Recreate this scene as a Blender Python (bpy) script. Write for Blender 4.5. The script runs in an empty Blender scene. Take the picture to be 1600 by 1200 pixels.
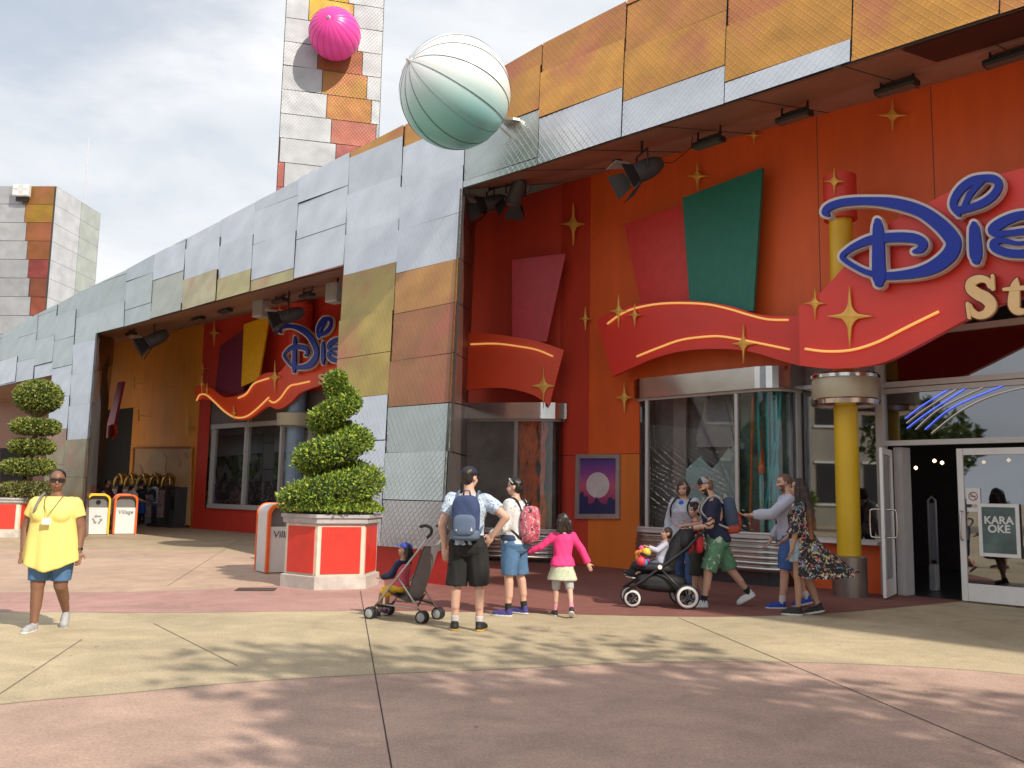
import bpy, math, random
import numpy as np
from mathutils import Matrix, Vector
random.seed(7); RNG = np.random.default_rng(7)
SC = bpy.context.scene; COL = SC.collection
rad = math.radians
# ------------------------------------------------------------------ camera
FPX = 1400.0; CAMH = 1.5; PITCH = math.atan(170/1400); ROLL = .019
_F = np.array([0, math.cos(PITCH), math.sin(PITCH)]); _r0 = np.array([1, 0, 0.]); _u0 = np.array([0, -math.sin(PITCH), math.cos(PITCH)])
_R = _r0*math.cos(ROLL)+_u0*math.sin(ROLL); _U = _u0*math.cos(ROLL)-_r0*math.sin(ROLL); _C = np.array([0, 0, CAMH])
cd = bpy.data.cameras.new('camera'); cam = bpy.data.objects.new('camera', cd); COL.objects.link(cam)
cd.sensor_width = 36; cd.lens = FPX/1600*36; cd.clip_end = 3000; cd.clip_start = .05
cam.matrix_world = Matrix(((_R[0], _U[0], -_F[0], 0), (_R[1], _U[1], -_F[1], 0), (_R[2], _U[2], -_F[2], CAMH), (0, 0, 0, 1)))
SC.camera = cam
# ------------------------------------------------------------------ sky, sun, exposure
SUN_AZ = (.66, -.75); SUN_EL = rad(41)
w = bpy.data.worlds.new('World'); SC.world = w; w.use_nodes = True
nt = w.node_tree; N = nt.nodes; L = nt.links; bg = N['Background']
sky = N.new('ShaderNodeTexSky'); sky.sky_type = 'NISHITA'; sky.sun_disc = False; sky.sun_elevation = SUN_EL
sky.sun_rotation = math.atan2(SUN_AZ[0], SUN_AZ[1]); sky.air_density = 1.2; sky.dust_density = 2
tc = N.new('ShaderNodeTexCoord'); mp = N.new('ShaderNodeMapping'); mp.inputs['Scale'].default_value = (1, 1, 2.2); mp.inputs['Location'].default_value = (.3, .1, .4)
L.new(tc.outputs['Generated'], mp.inputs['Vector'])
n1 = N.new('ShaderNodeTexNoise'); n1.inputs['Scale'].default_value = 3.2; n1.inputs['Detail'].default_value = 9; n1.inputs['Roughness'].default_value = .52; n1.inputs['Distortion'].default_value = .35
L.new(mp.outputs[0], n1.inputs['Vector'])
cr = N.new('ShaderNodeValToRGB'); cr.color_ramp.elements[0].position = .33; cr.color_ramp.elements[0].color = (.62, .62, .62, 1); cr.color_ramp.elements[1].position = .52; cr.color_ramp.elements[1].color = (1, 1, 1, 1)
L.new(n1.outputs['Fac'], cr.inputs[0])
n2 = N.new('ShaderNodeTexNoise'); n2.inputs['Scale'].default_value = 5.0; n2.inputs['Detail'].default_value = 8; n2.inputs['Distortion'].default_value = .5
L.new(mp.outputs[0], n2.inputs['Vector'])
cr2 = N.new('ShaderNodeValToRGB'); e = cr2.color_ramp.elements; e[0].position = .36; e[0].color = (6.0, 6.4, 6.9, 1); e[1].position = .66; e[1].color = (7.9, 7.95, 8.1, 1)
L.new(n2.outputs['Fac'], cr2.inputs[0])
mx = N.new('ShaderNodeMixRGB'); L.new(cr.outputs[0], mx.inputs[0]); L.new(sky.outputs[0], mx.inputs[1]); L.new(cr2.outputs[0], mx.inputs[2])
L.new(mx.outputs[0], bg.inputs[0]); bg.inputs[1].default_value = .1
sl = bpy.data.lights.new('sun', 'SUN'); sl.energy = 3.7; sl.angle = rad(.7); sl.color = (1, .92, .78)
so = bpy.data.objects.new('sun', sl); COL.objects.link(so)
SDIR = Vector((SUN_AZ[0]*math.cos(SUN_EL), SUN_AZ[1]*math.cos(SUN_EL), math.sin(SUN_EL)))
so.rotation_euler = SDIR.to_track_quat('Z', 'Y').to_euler(); so.location = (30, -30, 40)
SC.view_settings.view_transform = 'Standard'; SC.view_settings.look = 'None'; SC.view_settings.exposure = .36; SC.view_settings.gamma = 1
# ------------------------------------------------------------------ measuring helpers (photograph pixel -> real surface)
def ray(x, y): return _F*FPX+_R*(x-800)+_U*(600-y)
def onpl(x, y, P, n):
    d = ray(x, y); n = np.asarray(n, float); return _C+d*(np.dot(np.asarray(P, float)-_C, n)/np.dot(d, n))
def gnd(x, y, h=0.): return onpl(x, y, (0, 0, h), (0, 0, 1))
def atY(x, y, d): return onpl(x, y, (0, d, 0), (0, 1, 0))
def vplane(P, d, off=0.):
    """vertical plane through P along plan direction d; off moves it toward the plaza"""
    d = np.array([d[0], d[1], 0.]); d /= np.linalg.norm(d); n = np.array([d[1], -d[0], 0.])
    if n[1] > 0: n = -n
    return (np.array([P[0], P[1], 0.])+n*off, n, d)
def V3(a): return Vector((float(a[0]), float(a[1]), float(a[2])))
# ------------------------------------------------------------------ materials
MATS = {}
def mat(name, col, rough=.6, metal=0., var=.12, scale=6., bump=0., bscale=40., spec=.5, emit=0., coat=0.):
    if name in MATS: return MATS[name]
    m = bpy.data.materials.new(name); m.use_nodes = True; t = m.node_tree; b = t.nodes['Principled BSDF']
    b.inputs['Roughness'].default_value = rough; b.inputs['Metallic'].default_value = metal; b.inputs['Specular IOR Level'].default_value = spec
    if coat: b.inputs['Coat Weight'].default_value = coat; b.inputs['Coat Roughness'].default_value = .12
    c = tuple(col)+(1,)
    if var > 0:
        tcn = t.nodes.new('ShaderNodeTexCoord'); n = t.nodes.new('ShaderNodeTexNoise'); n.inputs['Scale'].default_value = scale; n.inputs['Detail'].default_value = 6; n.inputs['Roughness'].default_value = .6
        t.links.new(tcn.outputs['Object'], n.inputs['Vector'])
        r = t.nodes.new('ShaderNodeValToRGB'); r.color_ramp.elements[0].position = .3; r.color_ramp.elements[1].position = .72
        r.color_ramp.elements[0].color = tuple(x*(1-var) for x in col)+(1,); r.color_ramp.elements[1].color = tuple(min(1, x*(1+var)) for x in col)+(1,)
        t.links.new(n.outputs['Fac'], r.inputs[0]); t.links.new(r.outputs[0], b.inputs['Base Color'])
        if bump > 0:
            n2 = t.nodes.new('ShaderNodeTexNoise'); n2.inputs['Scale'].default_value = bscale; n2.inputs['Detail'].default_value = 4; t.links.new(tcn.outputs['Object'], n2.inputs['Vector'])
            bp = t.nodes.new('ShaderNodeBump'); bp.inputs['Strength'].default_value = bump; bp.inputs['Distance'].default_value = .02
            t.links.new(n2.outputs['Fac'], bp.inputs['Height']); t.links.new(bp.outputs[0], b.inputs['Normal'])
    else: b.inputs['Base Color'].default_value = c
    if emit: b.inputs['Emission Color'].default_value = c; b.inputs['Emission Strength'].default_value = emit
    MATS[name] = m; return m
def mat_print(name, base, cols, scale=30., thr=.42, rough=.85):
    """woven cloth printed with a scattered pattern of blots"""
    m = bpy.data.materials.new(name); m.use_nodes = True; t = m.node_tree; b = t.nodes['Principled BSDF']; b.inputs['Roughness'].default_value = rough
    tcn = t.nodes.new('ShaderNodeTexCoord'); prev = None
    for i, (c, s) in enumerate(cols):
        nz = t.nodes.new('ShaderNodeTexNoise'); nz.inputs['Scale'].default_value = scale*s; nz.inputs['Detail'].default_value = 2; nz.inputs['Distortion'].default_value = 1.2
        mpn = t.nodes.new('ShaderNodeMapping'); mpn.inputs['Location'].default_value = (i*3.1, i*1.7, i*5.3)
        t.links.new(tcn.outputs['Object'], mpn.inputs[0]); t.links.new(mpn.outputs[0], nz.inputs['Vector'])
        r = t.nodes.new('ShaderNodeValToRGB'); r.color_ramp.elements[0].position = 1-thr; r.color_ramp.elements[1].position = 1-thr+.04
        r.color_ramp.elements[0].color = (0, 0, 0, 1); r.color_ramp.elements[1].color = (1, 1, 1, 1); t.links.new(nz.outputs['Fac'], r.inputs[0])
        x = t.nodes.new('ShaderNodeMixRGB'); t.links.new(r.outputs[0], x.inputs[0])
        if prev is None: x.inputs[1].default_value = tuple(base)+(1,)
        else: t.links.new(prev, x.inputs[1])
        x.inputs[2].default_value = tuple(c)+(1,); prev = x.outputs[0]
    t.links.new(prev, b.inputs['Base Color']); return m
def mat_vcol(name, rough=.6, metal=0., quilt=False, var=.25, nscale=1.3):
    """paint colour carried by each panel or leaf as a colour attribute, with weathering noise"""
    m = bpy.data.materials.new(name); m.use_nodes = True; t = m.node_tree; b = t.nodes['Principled BSDF']
    b.inputs['Roughness'].default_value = rough; b.inputs['Metallic'].default_value = metal
    a = t.nodes.new('ShaderNodeVertexColor'); a.layer_name = 'Col'
    tcn = t.nodes.new('ShaderNodeTexCoord'); n = t.nodes.new('ShaderNodeTexNoise'); n.inputs['Scale'].default_value = nscale; n.inputs['Detail'].default_value = 5
    t.links.new(tcn.outputs['UV' if quilt else 'Object'], n.inputs['Vector'])
    r = t.nodes.new('ShaderNodeValToRGB'); r.color_ramp.elements[0].position = .3; r.color_ramp.elements[1].position = .7
    r.color_ramp.elements[0].color = (1-var,)*3+(1,); r.color_ramp.elements[1].color = (1, 1, 1, 1); t.links.new(n.outputs['Fac'], r.inputs[0])
    x = t.nodes.new('ShaderNodeMixRGB'); x.blend_type = 'MULTIPLY'; x.inputs[0].default_value = 1
    t.links.new(a.outputs[0], x.inputs[1]); t.links.new(r.outputs[0], x.inputs[2]); t.links.new(x.outputs[0], b.inputs['Base Color'])
    if quilt and metal < .5:
        pn = t.nodes.new('ShaderNodeTexNoise'); pn.inputs['Scale'].default_value = .75; pn.inputs['Detail'].default_value = 3; t.links.new(tcn.outputs['UV'], pn.inputs['Vector']); pr_ = t.nodes.new('ShaderNodeValToRGB'); pr_.color_ramp.elements[0].position = .50; pr_.color_ramp.elements[1].position = .74; pr_.color_ramp.elements[0].color = (0, 0, 0, 1); pr_.color_ramp.elements[1].color = (.75, .75, .75, 1); t.links.new(pn.outputs['Fac'], pr_.inputs[0])
        px_ = t.nodes.new('ShaderNodeMixRGB'); t.links.new(pr_.outputs[0], px_.inputs[0]); t.links.new(x.outputs[0], px_.inputs[1]); px_.inputs[2].default_value = (.42, .11, .09, 1); t.links.new(px_.outputs[0], b.inputs['Base Color'])
    if quilt:
        sep = t.nodes.new('ShaderNodeSeparateXYZ'); t.links.new(tcn.outputs['UV'], sep.inputs[0])
        def mth(op, p, q):
            k = t.nodes.new('ShaderNodeMath'); k.operation = op
            for i, v in enumerate((p, q)):
                if v is None: continue
                if isinstance(v, (int, float)): k.inputs[i].default_value = v
                else: t.links.new(v, k.inputs[i])
            return k.outputs[0]
        hgt = None
        for sg in (1, -1):
            q = mth('MULTIPLY_ADD', sep.outputs[1], sg*.85); q.node.inputs[2].default_value = 0; t.links.new(sep.outputs[0], q.node.inputs[2])
            q = mth('MULTIPLY', q, 7.6); fr = mth('FRACT', q, None); fr = mth('SUBTRACT', fr, .5); fr = mth('ABSOLUTE', fr, None); fr = mth('MULTIPLY', fr, 2); fr = mth('POWER', fr, 9.)
            hgt = fr if hgt is None else mth('MAXIMUM', hgt, fr)
        low = t.nodes.new('ShaderNodeTexNoise'); low.inputs['Scale'].default_value = .9; low.inputs['Detail'].default_value = 2; t.links.new(tcn.outputs['UV'], low.inputs['Vector'])
        bp0 = t.nodes.new('ShaderNodeBump'); bp0.inputs['Strength'].default_value = .55; bp0.inputs['Distance'].default_value = .12; t.links.new(low.outputs['Fac'], bp0.inputs['Height'])
        bp = t.nodes.new('ShaderNodeBump'); bp.inputs['Strength'].default_value = .62; bp.inputs['Distance'].default_value = .012
        t.links.new(hgt, bp.inputs['Height']); t.links.new(bp0.outputs[0], bp.inputs['Normal']); t.links.new(bp.outputs[0], b.inputs['Normal'])
    return m
def mat_glass(name, tint=.75, base=.10, rough=.02):
    m = bpy.data.materials.new(name); m.use_nodes = True; t = m.node_tree; t.nodes.remove(t.nodes['Principled BSDF']); o = t.nodes['Material Output']
    tr = t.nodes.new('ShaderNodeBsdfTransparent'); tr.inputs[0].default_value = (tint, tint*1.01, tint*1.02, 1)
    gl = t.nodes.new('ShaderNodeBsdfGlossy'); gl.inputs['Roughness'].default_value = rough; gl.inputs[0].default_value = (.95, .97, 1, 1)
    fr = t.nodes.new('ShaderNodeFresnel'); fr.inputs[0].default_value = 1.5
    ad = t.nodes.new('ShaderNodeMath'); ad.operation = 'ADD'; ad.inputs[1].default_value = base; t.links.new(fr.outputs[0], ad.inputs[0])
    mxs = t.nodes.new('ShaderNodeMixShader'); t.links.new(ad.outputs[0], mxs.inputs[0]); t.links.new(tr.outputs[0], mxs.inputs[1]); t.links.new(gl.outputs[0], mxs.inputs[2]); t.links.new(mxs.outputs[0], o.inputs[0])
    return m
M_METAL = mat_vcol('panel_metal', .34, .88, True, .18); M_METAL2 = mat_vcol('tower_metal', .58, .55, True, .22)
M_PRINTM = mat_vcol('printed_metal', .42, .35, True, .30)
M_BACK = mat('dark_gap', (.07, .065, .062), .8)
M_SOFFIT = mat('soffit_copper', (.36, .22, .165), .5, .2, .15, 1.2)
M_SOFFIT2 = mat('soffit_pale', (.42, .30, .25), .6, .1, .15, 1.5)
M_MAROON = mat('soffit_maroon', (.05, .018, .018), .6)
def mat_wall(name, col, var=.055):
    m = mat(name, col, .52, 0, .08, .7); t = m.node_tree; b = t.nodes['Principled BSDF']; src = b.inputs['Base Color'].links[0].from_socket; tcn = t.nodes.new('ShaderNodeTexCoord'); mpn = t.nodes.new('ShaderNodeMapping'); mpn.inputs['Scale'].default_value = (2.2, 2.2, .30); t.links.new(tcn.outputs['Object'], mpn.inputs[0])
    n = t.nodes.new('ShaderNodeTexNoise'); n.inputs['Scale'].default_value = 1.6; n.inputs['Detail'].default_value = 7; t.links.new(mpn.outputs[0], n.inputs['Vector']); r = t.nodes.new('ShaderNodeMapRange'); r.inputs[1].default_value = .35; r.inputs[2].default_value = .68; r.inputs[3].default_value = 1-var; r.inputs[4].default_value = 1.05; t.links.new(n.outputs['Fac'], r.inputs[0])
    x = t.nodes.new('ShaderNodeVectorMath'); x.operation = 'SCALE'; t.links.new(src, x.inputs[0]); t.links.new(r.outputs[0], x.inputs['Scale']); t.links.new(x.outputs[0], b.inputs['Base Color']); return m
M_ORED = mat_wall('orange_red_paint', (.76, .125, .022)); M_LOWOR = mat_wall('lower_orange_paint', (.72, .20, .03)); M_LOWRED = mat_wall('lower_red_paint', (.56, .06, .035))
M_RED = mat_wall('red_paint', (.64, .045, .026))
M_DRED = mat_wall('dark_red_paint', (.58, .055, .026))
M_ORANGE = mat_wall('orange_paint', (.95, .36, .025))
M_DADO = mat('dado_orange', (.78, .13, .03), .45, 0, .06)
M_RIBBON = mat('ribbon_red', (.70, .045, .028), .38, 0, .06, 1.)
M_RIBBON2 = mat('ribbon_orange_red', (.78, .075, .02), .38, 0, .06, 1.)
M_STEEL = mat('steel', (.62, .60, .58), .16, 1., .1, 3.)
M_BRUSH = mat('brushed_steel', (.55, .54, .52), .32, 1., .15, 3.)
M_FRAME = mat('pale_frame', (.55, .53, .52), .4, .2, .05)
M_GOLD = mat('gold_paint', (.80, .46, .09), .4, .15, .06)
M_NEON = mat('gold_tube', (1.0, .55, .16), .3, 0, 0, emit=.35)
M_BLUE = mat('sign_blue', (.004, .026, .34), .30, 0, .03, spec=.35)
M_WHITE = mat('white_paint', (.78, .77, .75), .4, 0, .04)
M_PALE = mat('sign_edge', (.66, .58, .55), .45, 0, .05)
M_CREAM = mat('cream_letter', (.80, .54, .26), .5, 0, .05)
M_BLACK = mat('black_metal', (.018, .018, .02), .45, 0, .2)
M_DGREY = mat('dark_grey', (.06, .06, .065), .6)
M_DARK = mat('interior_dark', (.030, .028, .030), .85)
M_GLASS = mat_glass('glass', .92, .03); M_GLASSD = mat_glass('glass_dark', .45, .20)
M_LEAF = mat_vcol('leaf', .55, 0, False, .25, 4.)
M_BARK = mat('bark', (.16, .10, .06), .9, 0, .3, 14, .5, 30)
M_YEL = mat('column_yellow', (.72, .46, .02), .4, 0, .07, 1.5)
# ------------------------------------------------------------------ mesh helpers
class MB:
    def __init__(s): s.v = []; s.f = []; s.c = []; s.uv = []; s.m = []
    def add(s, vs, fs, col=None, uv=None, mi=0):
        o = len(s.v); s.v += [tuple(float(c) for c in p) for p in vs]
        for f in fs:
            s.f.append(tuple(i+o for i in f)); s.c.append(col); s.m.append(mi); s.uv.append([uv[i] for i in f] if uv is not None else None)
        return s
    def box(s, c, size, R=None, **k):
        x, y, z = [q/2 for q in size]; P = np.array([(-x, -y, -z), (x, -y, -z), (x, y, -z), (-x, y, -z), (-x, -y, z), (x, -y, z), (x, y, z), (-x, y, z)])
        if R is not None: P = P@np.asarray(R).T
        return s.add(P+np.asarray(c, float), [(0, 3, 2, 1), (4, 5, 6, 7), (0, 1, 5, 4), (1, 2, 6, 5), (2, 3, 7, 6), (3, 0, 4, 7)], **k)
    def slab(s, pts, n, th, **k):
        """flat outline pts thickened by th backwards (along -n)"""
        P = np.asarray(pts, float); n = np.asarray(n, float); m = len(P); Q = P-n*th
        area = sum(np.cross(P[i]-P[0], P[(i+1) % m]-P[0]) for i in range(m))
        fr = tuple(range(m)) if np.dot(area, n) > 0 else tuple(range(m-1, -1, -1))
        fs = [fr, tuple(i+m for i in reversed(fr))]
        for a in range(m):
            i, j = fr[a], fr[(a+1) % m]; fs.append((i, i+m, j+m, j))
        return s.add(np.vstack([P, Q]), fs, **k)
    def tube(s, pts, r, seg=8, cap=True, **k):
        P = [np.asarray(p, float) for p in pts]; nP = len(P); rr = r if hasattr(r, '__len__') else [r]*nP
        t = [(P[min(i+1, nP-1)]-P[max(i-1, 0)]) for i in range(nP)]; t = [q/(np.linalg.norm(q)+1e-9) for q in t]
        a = np.array([0, 0, 1.]) if abs(t[0][2]) < .9 else np.array([1., 0, 0]); u = np.cross(t[0], a); u /= np.linalg.norm(u); vs = []
        for i in range(nP):
            u = u-t[i]*np.dot(u, t[i]); u /= np.linalg.norm(u)+1e-9; v = np.cross(t[i], u)
            for j in range(seg):
                an = 2*math.pi*j/seg; vs.append(P[i]+(u*math.cos(an)+v*math.sin(an))*rr[i])
        fs = [(i*seg+j, i*seg+(j+1) % seg, (i+1)*seg+(j+1) % seg, (i+1)*seg+j) for i in range(nP-1) for j in range(seg)]
        if cap: fs += [tuple(range(seg-1, -1, -1)), tuple((nP-1)*seg+j for j in range(seg))]
        return s.add(vs, fs, **k)
    def lathe(s, prof, c=(0, 0, 0), seg=32, a0=0, R=None, **k):
        vs = []; n = len(prof)
        for r, z in prof:
            for j in range(seg):
                an = 2*math.pi*j/seg+a0; vs.append((r*math.cos(an), r*math.sin(an), z))
        vs = np.array(vs)
        if R is not None: vs = vs@np.asarray(R).T
        fs = [(i*seg+j, i*seg+(j+1) % seg, (i+1)*seg+(j+1) % seg, (i+1)*seg+j) for i in range(n-1) for j in range(seg)]
        ring = tuple(prof[0]) == tuple(prof[-1])
        if prof[0][0] > 1e-4 and not ring: fs.append(tuple(range(seg-1, -1, -1)))
        if prof[-1][0] > 1e-4 and not ring: fs.append(tuple((n-1)*seg+j for j in range(seg)))
        return s.add(vs+np.asarray(c, float), fs, **k)
    def build(s, name, mats, parent=None, smooth=False, bevel=0.):
        me = bpy.data.meshes.new(name); me.from_pydata(s.v, [], s.f)
        for m in (mats if isinstance(mats, (list, tuple)) else [mats]): me.materials.append(m)
        if any(s.m): me.polygons.foreach_set('material_index', s.m)
        if any(c is not None for c in s.c):
            ca = me.color_attributes.new('Col', 'FLOAT_COLOR', 'CORNER'); buf = []
            for p in me.polygons:
                c = s.c[p.index] or (.5, .5, .5)
                for _ in p.loop_indices: buf += [c[0], c[1], c[2], 1]
            ca.data.foreach_set('color', buf)
        if any(u is not None for u in s.uv):
            ul = me.uv_layers.new(name='UVMap'); buf = []
            for p in me.polygons:
                u = s.uv[p.index]
                for i in range(p.loop_total): buf += list(u[i]) if u else [0, 0]
            ul.data.foreach_set('uv', buf)
        me.update(); o = bpy.data.objects.new(name, me); COL.objects.link(o)
        if parent is not None: o.parent = parent
        if smooth: me.polygons.foreach_set('use_smooth', [True]*len(me.polygons)); me.update()
        if bevel:
            b = o.modifiers.new('bevel', 'BEVEL'); b.width = bevel; b.segments = 2; b.limit_method = 'ANGLE'
        return o
def tag(o, label=None, cat=None, group=None, kind=None):
    if label: o['label'] = label
    if cat: o['category'] = cat
    if group: o['group'] = group
    if kind: o['kind'] = kind
    return o
def empty(name, loc=(0, 0, 0), rz=0., label=None, cat=None, group=None, kind=None):
    o = bpy.data.objects.new(name, None); COL.objects.link(o); o.location = V3(loc); o.rotation_euler = (0, 0, rz); o.empty_display_size = .2
    return tag(o, label, cat, group, kind)
def rotz(a): return np.array([[math.cos(a), -math.sin(a), 0], [math.sin(a), math.cos(a), 0], [0, 0, 1]])
def rotx(a): return np.array([[1, 0, 0], [0, math.cos(a), -math.sin(a)], [0, math.sin(a), math.cos(a)]])
def frame3(x, y, z): return np.array([x, y, z]).T
def smooth_path(pts, n=8):
    """Catmull-Rom through points (any dimension)"""
    P = [np.asarray(p, float) for p in pts]; out = []
    for i in range(len(P)-1):
        a, b, c, d = P[max(i-1, 0)], P[i], P[i+1], P[min(i+2, len(P)-1)]
        for k in range(n):
            t = k/n; out.append(.5*((2*b)+(-a+c)*t+(2*a-5*b+4*c-d)*t*t+(-a+3*b-3*c+d)*t**3))
    out.append(P[-1]); return out
def text_mesh(txt, size, name, m, origin, xd, zd, parent=None, shear=0., th=.004, align='CENTER', bold=0.):
    cu = bpy.data.curves.new('text', 'FONT'); cu.body = txt; cu.size = size; cu.align_x = align; cu.align_y = 'CENTER'; cu.extrude = th; cu.shear = shear; cu.offset = bold
    t = bpy.data.objects.new('text', cu); COL.objects.link(t); dg = bpy.context.evaluated_depsgraph_get(); me = bpy.data.meshes.new_from_object(t.evaluated_get(dg))
    bpy.data.objects.remove(t); xd = np.asarray(xd, float); zd = np.asarray(zd, float); nd = np.cross(xd, zd)
    for v in me.vertices:
        p = np.asarray(origin, float)+xd*v.co.x+zd*v.co.y+nd*v.co.z; v.co = V3(p)
    me.materials.clear(); me.materials.append(m); o = bpy.data.objects.new(name, me); COL.objects.link(o)
    if parent is not None: o.parent = parent
    return o
def clip_poly(poly, a, b, c):
    """keep a*s+b*h<=c"""
    out = []; n = len(poly)
    for i in range(n):
        p, q = poly[i], poly[(i+1) % n]; dp = a*p[0]+b*p[1]-c; dq = a*q[0]+b*q[1]-c
        if dp <= 0: out.append(p)
        if (dp < 0 < dq) or (dq < 0 < dp):
            t = dp/(dp-dq); out.append((p[0]+(q[0]-p[0])*t, p[1]+(q[1]-p[1])*t))
    return out
#@@GROUND
# ------------------------------------------------------------------ ground
def mat_concrete(name, col, var=.14, rough=.75, stain=.10):
    m = bpy.data.materials.new(name); m.use_nodes = True; t = m.node_tree; b = t.nodes['Principled BSDF']; b.inputs['Roughness'].default_value = rough
    tcn = t.nodes.new('ShaderNodeTexCoord'); prev = None
    rgb = t.nodes.new('ShaderNodeRGB'); rgb.outputs[0].default_value = tuple(col)+(1,); prev = rgb.outputs[0]
    for sc_, lo, hi, d, dist in ((.35, 1-stain*1.9, 1+stain*.6, 6, .9), (1.6, 1-var*1.3, 1+var*.5, 9, 1.2), (55., 1-var*1.5, 1+var*.8, 3, 0.), (140., 1-var*1.1, 1+var*.6, 2, 0.), (7., .96, 1.03, 6, 0.)):
        n = t.nodes.new('ShaderNodeTexNoise'); n.inputs['Scale'].default_value = sc_; n.inputs['Detail'].default_value = d; n.inputs['Distortion'].default_value = dist; t.links.new(tcn.outputs['Object'], n.inputs['Vector'])
        r = t.nodes.new('ShaderNodeMapRange'); r.inputs[1].default_value = .3; r.inputs[2].default_value = .7; r.inputs[3].default_value = lo; r.inputs[4].default_value = hi; t.links.new(n.outputs['Fac'], r.inputs[0])
        x = t.nodes.new('ShaderNodeVectorMath'); x.operation = 'SCALE'; t.links.new(prev, x.inputs[0]); t.links.new(r.outputs[0], x.inputs['Scale']); prev = x.outputs[0]
    for vs_, th_, dk_ in ((2.6, .055, .55), (9., .06, .72), (.9, .05, .80)):   # gum spots, chips and small stains
        vo = t.nodes.new('ShaderNodeTexVoronoi'); vo.inputs['Scale'].default_value = vs_; vo.inputs['Randomness'].default_value = 1; nz = t.nodes.new('ShaderNodeTexNoise'); nz.inputs['Scale'].default_value = vs_*2.5; t.links.new(tcn.outputs['Object'], nz.inputs['Vector']); mm = t.nodes.new('ShaderNodeMixRGB'); mm.inputs[0].default_value = .12; t.links.new(tcn.outputs['Object'], mm.inputs[1]); t.links.new(nz.outputs['Color'], mm.inputs[2]); t.links.new(mm.outputs[0], vo.inputs['Vector'])
        r = t.nodes.new('ShaderNodeMapRange'); r.inputs[1].default_value = th_*.6; r.inputs[2].default_value = th_; r.inputs[3].default_value = dk_; r.inputs[4].default_value = 1.; t.links.new(vo.outputs['Distance'], r.inputs[0]); x = t.nodes.new('ShaderNodeVectorMath'); x.operation = 'SCALE'; t.links.new(prev, x.inputs[0]); t.links.new(r.outputs[0], x.inputs['Scale']); prev = x.outputs[0]
    t.links.new(prev, b.inputs['Base Color'])
    n = t.nodes.new('ShaderNodeTexNoise'); n.inputs['Scale'].default_value = 70; n.inputs['Detail'].default_value = 4; t.links.new(tcn.outputs['Object'], n.inputs['Vector'])
    bp = t.nodes.new('ShaderNodeBump'); bp.inputs['Strength'].default_value = .25; bp.inputs['Distance'].default_value = .01; t.links.new(n.outputs['Fac'], bp.inputs['Height']); t.links.new(bp.outputs[0], b.inputs['Normal'])
    return m
C_TAN = mat_concrete('concrete_tan', (.52, .40, .265)); C_SAL = mat_concrete('concrete_salmon', (.54, .37, .295)); C_PEACH = mat_concrete('concrete_peach', (.57, .40, .295))
C_PINK = mat_concrete('concrete_pink', (.50, .29, .255)); C_RED = mat_concrete('concrete_red', (.27, .105, .085)); C_BEIGE = mat_concrete('concrete_beige', (.53, .435, .285))
g = MB(); g.add([(-600, -600, 0), (600, -600, 0), (600, 900, 0), (-600, 900, 0)], [(0, 1, 2, 3)]); tag(g.build('ground', C_TAN), kind='structure')
def sheet(name, pts, h, m):
    P = [np.array([p[0], p[1], h]) for p in pts]; b = MB(); n = len(P)
    ar = sum(P[i][0]*P[(i+1) % n][1]-P[(i+1) % n][0]*P[i][1] for i in range(n)); b.add(P, [tuple(range(n)) if ar > 0 else tuple(range(n-1, -1, -1))]); return tag(b.build(name, m), kind='structure')
def gcurve(px, n=6): return [p[:2] for p in smooth_path([gnd(*q)[:2] for q in px], n)]
c_fg = gcurve([(-260, 1138), (0, 1102), (200, 1084), (370, 1068), (580, 1055), (800, 1046), (1000, 1036), (1250, 1036), (1450, 1044), (1600, 1056), (1800, 1085)])
c_mid = gcurve([(-300, 962), (0, 957), (270, 958), (560, 955), (800, 958), (1000, 963), (1150, 964), (1290, 959), (1400, 950), (1490, 941), (1560, 932)])
c_pk = gcurve([(-300, 930), (0, 926), (200, 925), (345, 920), (480, 912), (600, 900)])
sheet('pavement', c_fg+[(14, 2), (9, -9), (-9, -9), (-9, 2)], .004, C_SAL)
sheet('pavement', c_fg+c_mid[::-1], .004, C_BEIGE)
pk_r = gcurve([(600, 955), (640, 940), (700, 930)])
i600 = min(range(len(c_mid)), key=lambda i: abs(c_mid[i][0]-gnd(600, 955)[0]))
sheet('pavement', c_mid[:i600+1]+c_pk[::-1], .004, C_PINK)
sheet('pavement', c_mid[i600:]+[(12, 14), (9, 22), (0, 22.5), (-2, 20)]+[c_pk[-1]], .0045, C_RED)
c_pc = gcurve([(-300, 862), (0, 858), (170, 858), (330, 862), (440, 868), (520, 874)])
sheet('pavement', c_pk+c_pc[::-1], .004, C_PEACH)
M_JOINT = mat('joint', (.035, .03, .026), .9)
def joint(a, b, wd=.008):
    p, q = gnd(*a), gnd(*b); d = q-p; d /= np.linalg.norm(d); s_ = np.array([-d[1], d[0], 0])*wd/2; k = MB(); o = np.array([0, 0, .0085])
    k.add([p-s_+o, q-s_+o, q+s_+o, p+s_+o], [(0, 1, 2, 3)]); return tag(k.build('expansion_joint', M_JOINT), kind='structure')
joint((563, 924), (622, 1260)); joint((1060, 966), (1700, 1234), .009)
M_JOINT2 = mat('joint_faint', (.17, .12, .08), .9); _mj = M_JOINT; M_JOINT = M_JOINT2
for a, b in (((-40, 1112), (128, 1000)), ((240, 975), (372, 1042)), ((262, 916), (380, 840)), ((1300, 940), (1372, 946))): joint(a, b, .008)
for i in range(len(c_fg)-1):
    pass
k = MB()
for crv in (c_fg, c_mid):
    for i in range(len(crv)-1):
        a, b = np.array([*crv[i], .0085]), np.array([*crv[i+1], .0085]); d = b-a; d /= np.linalg.norm(d)+1e-9; s_ = np.array([-d[1], d[0], 0])*.005; k.add([a-s_, b-s_, b+s_, a+s_], [(0, 1, 2, 3)])
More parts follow.
